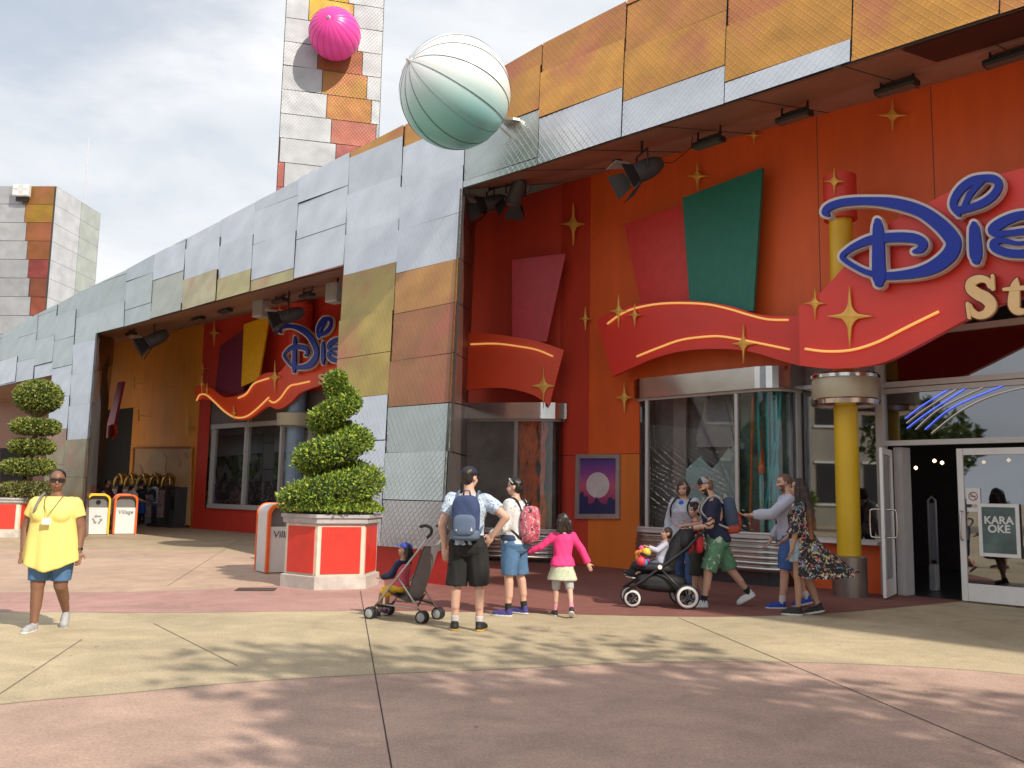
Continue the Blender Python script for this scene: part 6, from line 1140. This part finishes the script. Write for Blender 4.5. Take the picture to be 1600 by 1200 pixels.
for i in (0, 1): pr += [p_caps(f.sj[i]*.7+f.T((0, 0, .79*H))*.3, f.sj[i]-np.array([0, 0, .006*H]), .042*H, .048*H), p_frus(f.sj[i], f.sj[i]*.42+f.ej[i]*.58, .050*H, .050*H)]
for sx in (-1, 1): pr.append(p_ell(f.T((sx*.055*H, .085*H, .715*H)), (.060*H, .052*H, .052*H)))
pr.append(f.tors(.60, .838, .016)); sh_ = solid('tunic', pr, .011, 4, yl, f.root, None, .0)
me = sh_.data
for v in me.vertices:
    t = max(0, (.68*H-v.co.z)/(.27*H)); a = math.atan2(v.co.y, v.co.x); v.co.x *= 1+.05*t*math.sin(a*9+1); v.co.y *= 1+.06*t*math.sin(a*9+1)
    if v.co.z < .50*H: v.co.z -= (.50*H-v.co.z)/(.09*H)*(.055*H*max(0, math.sin(a)) - .035*H*abs(math.cos(a)))
f.shoes(mat('shoe_grey', (.36, .36, .37), .7), WHITERUB, None, lw=1.02); f.hair('bun', 'black')
k = MB()
for sx in (-1, 1): k.slab([f.hd(sx*.17+x, .40-abs(sx*.17+x)*.22, .515+z) for x, z in ((-.15, .08), (.15, .08), (.135, -.06), (.06, -.105), (-.06, -.105), (-.135, -.06))], f.Rh[:, 1], .006)
k.tube([f.hd(-.36, -.05, .56), f.hd(-.30, .34, .57), f.hd(0, .42, .56), f.hd(.30, .34, .57), f.hd(.36, -.05, .56)], .0065, 6); k.build('sunglasses', mat('lens_dark', (.02, .015, .015), .12), f.root)
k = MB(); k.tube([f.T(q) for q in ((-.05*H, .03*H, .842*H), (-.045*H, .078*H, .82*H), (-.032*H, .122*H, .78*H), (0, .160*H, .715*H), (.032*H, .122*H, .78*H), (.045*H, .078*H, .82*H), (.05*H, .03*H, .842*H))], .005, 5); k.build('lanyard', mat('lanyard', (.18, .14, .08)), f.root)
k = MB(); k.box(f.T((.0, .162*H, .685*H)), (.085, .012, .065)); k.build('badge', M_WHITE, f.root); k = MB(); w0 = f.wj[0]; k.tube([w0-f.fd[0]*.035, w0-f.fd[0]*.012], .036, 10); k.build('bracelet', M_BLACK, f.root)
backpack(f, 'grey backpack hanging from the shoulder of the woman in yellow', mat('pack_grey', (.17, .18, .19), .8, 0, .15), mat('pack_darkgrey', (.07, .07, .075), .8), .34, .46, .20, .60, one=1, x0=.20, mstrap=mat('strap_grey', (.20, .19, .18), .8))
# man in cap with hands on hips
p = gnd(728, 986); f = Fig('man in a navy cap and black cargo shorts, hands on hips, seen from behind', p, -6, 1.76, girth=1.10, depth=1.1, skin='light', legs=((1, 2, 3, 0), (2, 3, 5, 0)), arms=(((.34, -.30, -1), (-.10, .20, -1)), ((.95, -.25, -.75), (-.62, .15, -.85))), hy=-28)
f.top('printed_tshirt', mat_print('tee_blue', (.46, .55, .66), [((.16, .25, .45), 1.0), ((.60, .66, .72), 1.3)], 34., .46), .52, .62); f.bottoms('cargo_shorts', BLKCLOTH, 1.0, rh=1.50, waist=.585, wob=.010)
k = MB()
for i, sx in ((0, -1), (1, 1)): c = f.hj[i]*.35+f.kj[i]*.65+np.array([sx*.088, 0, 0]); k = MB(); k.box(c, (.03, .15, .17), rotz(0)); k.build('leg_pocket', BLKCLOTH, f.root, bevel=.012)
f.shoes(mat('shoe_black', (.02, .02, .02), .7), mat('sole_yellow', (.62, .36, .06), .7), mat('sock_striped', (.50, .48, .48), .9), .055); f.hair('short', 'dark'); f.cap(mat('cap_navy', (.014, .016, .04), .8), MATS['cap_navy'])
nv = mat('pack_navy', (.035, .055, .14), .8, 0, .15); bp_ = backpack(f, 'navy blue backpack with a grey base worn by the man with hands on hips', nv, mat('pack_slate', (.10, .14, .22), .8), .31, .47, .19, .695)
k = MB(); by_ = -(.066*1.76*1.1+.19*.45)-.19*.72; cz_ = .695*1.76-.47*.24
k.slab([f.T((x, by_+.012, cz_+z)) for x, z in ((-.09, -.03), (-.07, .0), (-.05, -.015), (-.02, .01), (.01, -.01), (.035, .05), (.055, .0), (.07, .045), (.095, -.03))], (0, -1, 0), .004); k.build('white_print', M_WHITE, bp_)
# woman in floral top
p = gnd(802, 962); f = Fig('short haired woman in a white floral top, denim shorts and purple trainers', p, 62, 1.67, girth=1.12, depth=1.15, female=True, skin='light', legs=((2, 3, 3, 0), (-3, 5, 6, 0)), arms=(((.22, .12, -1), (-.25, .9, -.35)), ((.15, -.1, -1), (-.3, .85, -.45))), hy=14)
f.top('floral_top', mat_print('floral_white', (.66, .66, .67), [((.03, .035, .05), .8), ((.08, .22, .40), .5), ((.20, .19, .20), 1.5)], 22., .36), .52, 1.85, .016); f.bottoms('denim_shorts', den('denim_mid', (.085, .18, .33)), .93, rh=1.30)
solid('waist_jumper', [f.tors(.545, .585, .024)], .012, 2, mat('jumper_navy', (.03, .045, .10), .9), f.root, None, .006); solid('orange_knot', [p_ell(f.T((.05*f.H, -.075*f.H, .555*f.H)), (.075, .035, .025)), p_caps(f.T((.0, -.085*f.H, .55*f.H)), f.T((.085*f.H, -.05*f.H, .56*f.H)), .024, .02)], .009, 2, mat('knot_orange', (.75, .17, .03), .8), f.root)
f.shoes(mat('shoe_purple', (.055, .045, .20), .7), WHITERUB, mat('sock_black', (.02, .02, .022), .9), .06); f.hair('short', 'black'); 
k = MB(); k.tube([f.hd(-.38, -.02, .70), f.hd(-.30, .22, .92), f.hd(0, .30, .98), f.hd(.30, .22, .92), f.hd(.38, -.02, .70)], .007, 6); k.build('raised_sunglasses', mat('glasses_white', (.5, .5, .55), .3), f.root)
backpack(f, 'pink and black patterned backpack on the woman in the floral top', mat_print('pack_pink', (.55, .12, .17), [((.02, .015, .02), 1.), ((.62, .40, .42), 1.6), ((.35, .05, .09), .8)], 16., .44), BLKCLOTH, .30, .46, .20, .665, trims=False)
# girl in pink
p = gnd(878, 963); f = Fig('small girl in a bright pink jacket and pale skirt seen from behind', p, 2, 1.21, head=1.22, female=True, skin='light', legs=((3, 2, 3, 0), (-13, 22, 5, 30)), arms=(((.75, .1, -.65), (.8, .25, -.35)), ((.62, .05, -.8), (.42, .05, -.9))), vox=.0075, hy=8)
pk = mat('jacket_pink', (.80, .045, .22), .8, 0, .06, 8.); f.top('pink_jacket', pk, .50, 1.96, .013, 1.12)
Hg = f.H; solid('skirt', [p_loft([(.36*Hg, .155*Hg, .125*Hg, 0), (.45*Hg, .128*Hg, .105*Hg, 0), (.53*Hg, .105*Hg, .080*Hg, 0)], f.T, 24)], .009, 2, mat_print('skirt_green', (.52, .56, .40), [((.35, .42, .30), .8), ((.62, .55, .48), 1.2)], 26., .42), f.root, None, .009, 16.); solid('waistband', [p_loft([(.50*Hg, .112*Hg, .088*Hg, 0), (.535*Hg, .108*Hg, .084*Hg, 0)], f.T, 24)], .008, 1, mat('jersey_grey', (.42, .41, .42), .9), f.root)
f.bottoms('grey_leggings', MATS['jersey_grey'], 1.02, .006, 1.0, .5, .002); f.shoes(mat('shoe_black', (.02, .02, .02), .7), WHITERUB, mat('sock_pink', (.65, .25, .32), .9), .085); f.hair('mid', 'dark', .11)
# woman in grey fleece
p = gnd(1070, 930); f = Fig('dark haired woman in a pale grey fleece and blue jeans behind the black pushchair', p, 140, 1.70, girth=1.22, depth=1.2, female=True, skin='fair', legs=((10, 12, 3, 0), (-6, 8, 3, 10)), arms=(((.18, .05, -1), (-.05, .5, -.85)), ((.28, .06, -1), (.02, .30, -1))), hy=10, hp=-10)
f.top('fleece', mat('fleece_grey', (.42, .44, .50), .95, 0, .05, 8., .3, 80.), .485, 1.95, .02); f.bottoms('jeans', den('denim_deep', (.05, .11, .25)), .80, full=True); solid('blue_collar', [p_ell(f.T((0, .052*f.H, .80*f.H)), (.055, .03, .06))], .009, 2, mat('collar_blue', (.02, .12, .62), .8), f.root)
f.shoes(BLKCLOTH, BLKCLOTH, None); f.hair('bob', 'brown'); k = MB(); 
backpack(f, 'black backpack on the woman in the pale grey fleece', BLKCLOTH, BLKCLOTH, .28, .40, .16, .69, trims=False)
# bearded man pushing
p = gnd(1122, 948); f = Fig('bearded man in a navy t-shirt and green leaf print shorts pushing the black pushchair', p, 86, 1.80, girth=1.10, depth=1.15, skin='fair', lean=9, legs=((20, 12, 3, 0), (-24, 16, 3, 30)), arms=(((.14, .16, -1), (-.06, .93, -.16)), ((.14, .22, -1), (-.06, .96, -.12))), tattoo=(0,), beard='dark', hp=-12)
f.top('navy_tshirt', mat('cotton_navy', (.016, .020, .055), .9, 0, .15), .50, .66); f.bottoms('leaf_print_shorts', mat_print('shorts_green', (.10, .24, .14), [((.42, .52, .42), .55), ((.14, .30, .19), 1.)], 18., .40), 1.0, rh=1.46, wob=.007)
f.shoes(mat('shoe_white', (.66, .66, .66), .6), WHITERUB, mat('sock_black', (.02, .02, .022), .9), .05); f.hair('short', 'lightbrown'); f.cap(mat('cap_grey', (.33, .32, .34), .85), mat('visor_red', (.50, .05, .06), .8), mat('cap_front', (.02, .02, .045), .85))
k = MB(); w0 = f.wj[0]; k.tube([w0-f.fd[0]*.03, w0-f.fd[0]*.005], .034, 10); k.build('wristwatch', M_BLACK, f.root)
backpack(f, 'navy and rust red backpack on the bearded man', mat('pack_blue2', (.045, .07, .12), .8, 0, .15), mat('pack_rust', (.38, .055, .035), .8), .30, .48, .20, .69, mstrap=mat('strap_pale', (.42, .40, .36), .8))
# boy
p = gnd(1088, 941); f = Fig('boy in a red t-shirt and dark shorts with a hand at his mouth', p, 95, 1.36, head=1.18, skin='fair', legs=((8, 6, 2, 0), (-8, 10, 2, 10)), arms=(((.12, .35, -.9), (-.35, .30, .9)), ((.12, .2, -1), (0, .6, -.8))), vox=.008, hy=10)
f.top('red_tshirt', mat('cotton_red', (.36, .03, .03), .9), .49, .6); f.bottoms('dark_shorts', mat('shorts_olive', (.045, .05, .04), .9), 1.0, rh=1.35); f.shoes(mat('shoe_blue', (.03, .07, .32), .7), WHITERUB, WSOCK, .04); f.hair('tuft', 'dark')
# man in pale sweater
p = gnd(1232, 950); f = Fig('short haired man in a pale lilac sweater and blue shorts stretching out his arm', p, 84, 1.83, girth=1.08, depth=1.08, skin='fair', buzz='stubble', beard='stubble', legs=((9, 4, 2, 0), (-12, 14, 2, 14)), arms=(((.12, .80, -.62), (-.02, .99, -.06)), ((.15, .1, -1), (0, .5, -.85))), hp=-6)
f.top('sweater', mat('knit_lilac', (.46, .47, .58), .95, 0, .06, 8., .3, 90.), .50, 1.92, .018); f.bottoms('blue_shorts', den('denim_bright', (.06, .13, .36)), .95, rh=1.3); f.shoes(mat('shoe_royal', (.02, .06, .36), .7), WHITERUB, WSOCK, .06)
k = MB(); k.tube([f.T(q) for q in ((-.05*f.H, .02*f.H, .84*f.H), (-.05*f.H, .066*f.H, .78*f.H), (-.03*f.H, .082*f.H, .70*f.H), (0, .080*f.H, .62*f.H))], .009, 6); k.build('camera_strap', BLKCLOTH, f.root)
# woman in floral kimono
p = gnd(1252, 961); f = Fig('woman with long brown hair in a black floral kimono and denim shorts', p, 66, 1.73, girth=1.0, female=True, skin='tan', legs=((3, 3, 2, 0), (-9, 12, 2, 14)), arms=(((.20, .06, -1), (.02, .22, -1)), ((.2, .1, -1), (-.1, .7, -.6))), hy=10)
f.bottoms('denim_shorts', den('denim_pale', (.36, .46, .56)), .52, rh=1.5); H = f.H; f.top('black_top', BLKCLOTH, .56, .2, .010)
km = mat_print('kimono_floral', (.012, .012, .016), [((.50, .14, .12), .75), ((.48, .40, .16), .95), ((.12, .20, .28), .8), ((.60, .48, .42), 1.1)], 17., .40)
pr = [p_loft([(.55*H, .120*H, .085*H, -.025*H), (.62*H, .105*H, .08*H, -.018*H), (.70*H, .104*H, .080*H, -.012*H), (.775*H, .108*H, .070*H, -.008*H), (.815*H, .088*H, .052*H, -.008*H), (.838*H, .05*H, .042*H, -.006*H)], f.T, 24)]
for i in (0, 1): pr += [p_caps(f.sj[i], f.sj[i]*.3+f.ej[i]*.7, .048*H, .050*H), p_frus(f.sj[i]*.35+f.ej[i]*.65, f.ej[i]*.75+f.wj[i]*.25, .046*H, .060*H)]
nC, nR = 17, 12
def kim(a, t):  # hanging skirt of the kimono, open in front, blown back
    an = rad(-60)-rad(300)*a+rad(0); wv = .016*H*math.sin(a*26)*t; an = math.pi/2+rad(82)+(2*math.pi-rad(150))*a; rx = .118*H+.055*H*t+wv; ry = .085*H+.06*H*t+wv; bl_ = t**1.6*max(0, -math.sin(an))
    return np.array([rx*math.cos(an), ry*math.sin(an)-.02*H-bl_*.26*H, .60*H-t*(.315*H+.02*H*math.sin(a*9))+bl_*.02*H])
V = [kim(j/(nC*2), i/nR) for i in range(nR+1) for j in range(nC*2+1)]; V2 = [v*np.array([.95, .95, 1]) for v in V]; wdt = nC*2+1; n0 = len(V); F = []
for i in range(nR):
    for j in range(nC*2): q = i*wdt+j; F += [(q, q+1, q+wdt+1, q+wdt), (n0+q, n0+q+wdt, n0+q+wdt+1, n0+q+1)]
for i in range(nR):
    for j in (0, nC*2): q = i*wdt+j; F.append((q, q+wdt, n0+q+wdt, n0+q) if j == 0 else (q, n0+q, n0+q+wdt, q+wdt))
for j in range(nC*2): F.append((j, n0+j, n0+j+1, j+1)); q = nR*wdt+j; F.append((q, q+1, n0+q+1, n0+q))
V = [v+np.array([0, 0, f.P0[2]-.515*H]) for v in V+V2]
solid('kimono', pr+[(np.array(V), F)], .010, 2, km, f.root, None, .005)
f.shoes(mat('shoe_black', (.02, .02, .02), .7), WHITERUB, None); f.hair('long', 'ombre', .60)
# far people at the kiosks
G_ = 'people using the kiosks at the orange wall'
p = gnd(217, 822); f = Fig('boy in a dark t-shirt and bright blue shorts at the kiosks', p, -25, 1.66, head=1.08, skin='fair', vox=.014, arms=(((.25, .2, -.9), (-.1, .7, -.4)), ((.25, .2, -.9), (-.1, .7, -.4))), legs=((0, 3, 4, 0), (6, 3, 4, 0))); f.top('dark_tshirt', mat_print('tee_dark', (.02, .03, .045), [((.30, .22, .10), .6)], 10., .40), .50, .62, .02); f.bottoms('blue_shorts', mat('shorts_royal', (.02, .11, .50), .8), .95, rh=1.5); f.shoes(mat('shoe_brown', (.16, .11, .08), .7), WHITERUB); f.hair('short', 'dark')
f.bottoms('dark_leggings', BLKCLOTH, .9, .004, .8, .5, 0, True)
p = gnd(240, 822); f = Fig('person in a white hooded top and blue jeans facing a kiosk', p, -20, 1.68, skin='fair', vox=.014, arms=(((.25, .2, -.9), (-.1, .8, -.3)), ((.25, .2, -.9), (-.1, .7, -.4))), legs=((0, 3, 5, 0), (8, 3, 5, 0))); f.top('white_hoodie', mat('hoodie_white', (.60, .60, .62), .9), .50, 1.9, .025); f.bottoms('jeans', den('denim_far', (.06, .12, .32)), .92, full=True); f.shoes(BLKCLOTH, WHITERUB); f.hair('bob', 'dark'); solid('hood', [p_ell(f.T((0, -.05*f.H, .84*f.H)), (.16, .10, .07))], .014, 2, MATS['hoodie_white'], f.root)
backpack(f, 'black backpack with grey stripes on the person in the white hooded top', mat('pack_far', (.02, .022, .035), .8), mat('pack_far_grey', (.20, .21, .25), .8), .32, .44, .18, .68)
p = gnd(193, 826); f = Fig('grey haired person in a white shirt bending toward a kiosk', p, -55, 1.62, girth=1.1, skin='fair', lean=26, vox=.014, arms=(((.2, .6, -.8), (-.1, .9, -.3)), ((.2, .6, -.8), (-.1, .9, -.3)))); f.top('white_shirt', mat('shirt_white', (.56, .52, .55), .9), .48, .7, .025); f.bottoms('trousers', BLKCLOTH, .95, full=True); f.shoes(BLKCLOTH, BLKCLOTH); f.hair('short', 'grey')
p = gnd(163, 827); f = Fig('dark haired person with crossed arms beside the left metal pillar', p, -80, 1.70, skin='tan', vox=.014, arms=(((.2, .5, -.85), (-.6, .8, .1)), ((.2, .5, -.85), (-.6, .8, .0)))); f.top('dark_jacket', mat('jacket_maroon', (.08, .03, .03), .9), .5, 1.6, .02); f.bottoms('trousers', BLKCLOTH, .95, full=True); f.shoes(BLKCLOTH, BLKCLOTH); f.hair('short', 'black'); solid('white_bag', [p_ell(f.T((.12, -.05, 1.12)), (.16, .12, .20))], .02, 2, MATS['hoodie_white'], f.root)
# ------------------------------------------------------------------ pushchairs
def wheel(root, c, r_, wdt, rim, tyre, spokes=0):
    c = np.asarray(c, float); wr = empty('wheel', (0, 0, 0)); wr.parent = root; Rw = np.array([[0, 0, 1], [0, 1, 0], [-1, 0, 0]])
    q0 = .84 if spokes else .74; k = MB(); k.lathe([(r_*q0, -wdt/2), (r_*.95, -wdt/2), (r_, -wdt*.3), (r_, wdt*.3), (r_*.95, wdt/2), (r_*q0, wdt/2), (r_*q0, -wdt/2)], tuple(c), 24, R=Rw); k.build('tyre', tyre, wr, True)
    k = MB()
    if spokes:
        k.lathe([(r_*.66, -wdt*.56), (r_*.87, -wdt*.56), (r_*.87, wdt*.56), (r_*.66, wdt*.56), (r_*.66, -wdt*.56)], tuple(c), 24, R=Rw)
        k.build('rim', rim, wr, True); k = MB(); k.lathe([(r_*.18, -wdt*.5), (r_*.18, wdt*.5)], tuple(c), 12, R=Rw)
        for q in range(spokes): a = 2*math.pi*q/spokes; k.tube([c, c+np.array([0, math.cos(a), math.sin(a)])*r_*.66], .013, 5)
        k.build('spokes', M_BLACK, wr)
    else: k.lathe([(0, -wdt*.5), (r_*.70, -wdt*.40), (r_*.76, -wdt*.36), (r_*.76, wdt*.36), (r_*.70, wdt*.40), (0, wdt*.5)], tuple(c), 20, R=Rw); k.build('rim', rim, wr, True)
    return wr
p = gnd(636, 968); us = empty('umbrella_pushchair', p, rad(66), 'light grey folding pushchair with curved black handles beside the man with hands on hips', 'pushchair'); al = mat('alloy', (.48, .45, .43), .35, .85); gf = mat('seat_fabric_grey', (.17, .15, .165), .9, 0, .1)
for sx in (-1, 1):
    k = MB(); k.tube([(sx*.19, .37, .10), (sx*.20, .20, .30), (sx*.20, -.22, .80), (sx*.20, -.36, .98)], .013, 8); k.build('front_tube', al, us, True); k = MB(); k.tube([(sx*.20, .02, .50), (sx*.19, -.30, .11)], .012, 8); k.tube([(sx*.19, .30, .18), (sx*.19, -.26, .16)], .009, 6); k.build('rear_tube', al, us, True)
    k = MB(); k.tube(smooth_path([(sx*.20, -.35, .97), (sx*.20, -.40, 1.02), (sx*.20, -.39, 1.08), (sx*.20, -.32, 1.105), (sx*.20, -.25, 1.09)], 4), .019, 8); k.build('handle', M_BLACK, us, True)
    for q in (-.03, .03): wheel(us, (sx*.19+q, .38, .072), .072, .035, mat('wheel_grey', (.33, .33, .34), .5), M_BLACK); wheel(us, (sx*.19+q, -.31, .072), .072, .035, MATS['wheel_grey'], M_BLACK)
k = MB(); k.tube([(-.19, -.12, .28), (.19, -.24, .18)], .010, 6); k.tube([(.19, -.12, .28), (-.19, -.24, .18)], .010, 6); k.tube([(-.19, .30, .16), (0, .26, .13), (.19, .30, .16)], .014, 6); k.build('cross_bars', M_BLACK, us)
V = []; n = 9
for i, (y, z, sag) in enumerate(((.20, .36, .02), (.12, .31, .05), (.0, .275, .06), (-.08, .30, .06), (-.14, .42, .05), (-.20, .60, .04), (-.26, .78, .03), (-.30, .87, .015))):
    for j in range(n): x = -.19+.38*j/(n-1); b_ = 1-(2*j/(n-1)-1)**2; V.append((x, y-sag*b_*(1 if i > 2 else .3), z-sag*b_*(1 if i < 4 else .35)))
m = len(V)//n; k = MB(); k.add(V+[(x, y-.014, z-.012) for x, y, z in V], [(i*n+j, i*n+j+1, (i+1)*n+j+1, (i+1)*n+j) for i in range(m-1) for j in range(n-1)]+[(m*n+i*n+j, m*n+(i+1)*n+j, m*n+(i+1)*n+j+1, m*n+i*n+j+1) for i in range(m-1) for j in range(n-1)]); k.build('seat', gf, us, True)
fw_ = np.array([-math.sin(rad(66)), math.cos(rad(66)), 0])
f = Fig('small child with a blue cap and navy sleeves sitting in the grey pushchair', p+fw_*.10, 66, .98, head=1.34, seat=.37, skin='tan', lean=-4, legs=((68, 62, 6, -10), (72, 68, 6, -10)), arms=(((.15, .5, -.8), (-.15, .9, -.2)), ((.15, .5, -.8), (-.15, .9, -.2))), vox=.0075, hy=6, hp=12)
f.top('navy_top', mat('cotton_navy', (.016, .020, .055), .9), .50, 1.9, .012); solid('pink_vest', [f.tors(.53, .80, .022)], .009, 2, mat('vest_pink', (.72, .10, .16), .8), f.root); f.bottoms('yellow_shorts', mat('shorts_yellow', (.80, .45, .03), .85), .85, rh=1.5, wob=.008); f.shoes(mat('shoe_plum', (.08, .03, .09), .7), WHITERUB); f.hair('mid', 'black', .06); f.cap(mat('cap_blue', (.04, .06, .36), .8), mat('visor_blue', (.05, .08, .42), .7))
p = gnd(1034, 948); ps = empty('pushchair', p, rad(88), 'black pushchair with white-rimmed wheels and a folded hood pushed by the bearded man', 'pushchair'); fb = mat('pram_fabric', (.014, .015, .018), .75, 0, .2)
for sx in (-1, 1):
    k = MB(); k.tube([(sx*.24, .50, .22), (sx*.25, .30, .36), (sx*.25, -.30, .80), (sx*.24, -.48, .99)], .018, 8); k.build('main_bar', M_BLACK, ps, True); k = MB(); k.tube([(sx*.25, .06, .54), (sx*.26, -.30, .17)], .016, 8); k.build('rear_leg', M_BLACK, ps, True); k = MB(); k.tube([(sx*.20, .46, .26), (sx*.20, .40, .12)], .02, 8); k.build('fork', M_BLACK, ps)
    k = MB(); k.lathe([(.03, -.012), (.03, .012)], (sx*.275, .06, .55), 12, R=np.array([[0, 0, 1], [0, 1, 0], [-1, 0, 0]])); k.build('hinge_button', M_WHITE, ps)
    wheel(ps, (sx*.20, .42, .125), .125, .045, WHITERUB, M_BLACK, 5); wheel(ps, (sx*.28, -.30, .165), .165, .05, WHITERUB, M_BLACK, 5)
k = MB(); k.tube([(-.24, -.47, .98), (-.22, -.54, 1.03), (.22, -.54, 1.03), (.24, -.47, .98)], .02, 8); k.build('handlebar', M_BLACK, ps, True)
solid('basket', [p_ell((0, .02, .33), (.23, .36, .13), rotx(.05), pw=.65)], .012, 3, fb, ps); solid('seat', [p_caps((0, .34, .50), (0, .0, .50), .10, .12), p_ell((0, .12, .53), (.21, .30, .07), rotx(.06), pw=.7), p_ell((0, -.16, .74), (.21, .09, .30), rotx(.42), pw=.7), p_ell((0, .44, .44), (.15, .10, .03), rotx(.3), pw=.7)], .012, 3, fb, ps)
V, F = p_ell((0, -.20, .93), (.235, .24, .20), rotx(.35), seg=20, n=14); solid('hood', [p_ell((0, -.30, .90), (.235, .13, .20), rotx(.45), seg=20, n=14)], .012, 3, fb, ps, None, .006, 22.); k = MB(); k.tube([(-.22, .16, .68), (-.2, .30, .72), (.2, .30, .72), (.22, .16, .68)], .016, 8); k.build('bumper_bar', M_BLACK, ps, True)
f = Fig('baby with short brown hair and lilac sleeves sitting in the black pushchair', (p[0]-.02, p[1]), 88, .88, head=1.42, seat=.60, skin='light', lean=-14, legs=((74, 22, 8, -10), (78, 26, 8, -10)), arms=(((.2, .7, -.5), (-.2, .8, .3)), ((.2, .6, -.6), (-.2, .9, .1))), vox=.0075, hy=8)
f.top('lilac_top', MATS['knit_lilac'], .50, 1.9, .012); f.bottoms('trousers', mat('trousers_slate', (.10, .12, .16), .9), .2, .01, 1.1, .55, .003, True); f.shoes(mat('shoe_slate', (.09, .10, .10), .7), WHITERUB); f.hair('short', 'brown')
solid('pink_strap', [p_caps(f.T((-.05, .055, .60)), f.T((-.05, .03, .72)), .012, .012), p_caps(f.T((.05, .055, .60)), f.T((.05, .03, .72)), .012, .012)], .006, 1, MATS['vest_pink'], f.root)
M2 = Matrix.Translation(ps.location)@Matrix.Rotation(rad(88), 4, 'Z'); tcols = [(.75, .10, .25), (.85, .25, .03), (.80, .50, .03), (.20, .04, .20), (.05, .20, .45), (.70, .05, .08)]
ty = empty('activity_toy', M2@Vector((-.06, .26, .66)), rad(88), 'bright string of round toys on the front bar of the black pushchair', 'toy'); k = 0
for q in range(12):
    b = MB(); a = q*.55; r_ = .042+.012*(q % 3); b.lathe([(0, -r_), (r_*.7, -r_*.7), (r_, 0), (r_*.7, r_*.7), (0, r_)], (.20-.035*q, .05*math.sin(a*2.3), .06*math.cos(a*1.7)+(.05 if q % 4 == 0 else 0)), 10); b.build('bead', mat('toy_%d' % (q % 6), tcols[q % 6], .5), ty, True)
bag = empty('red_bag', M2@Vector((0, -.50, .95)), rad(88), 'small red bag hanging from the handle of the black pushchair', 'bag'); solid('pouch', [p_ell((-.02, 0, -.10), (.12, .06, .12), pw=.7)], .01, 3, mat('bag_red', (.55, .03, .04), .8), bag, None, .008, 20.); k = MB(); k.tube([(-.1, 0, -.02), (-.05, .0, .08), (.05, 0, .08), (.1, 0, -.02)], .008, 5); k.build('carry_loop', mat('bag_red', (.55, .03, .04)), bag)
#@@END
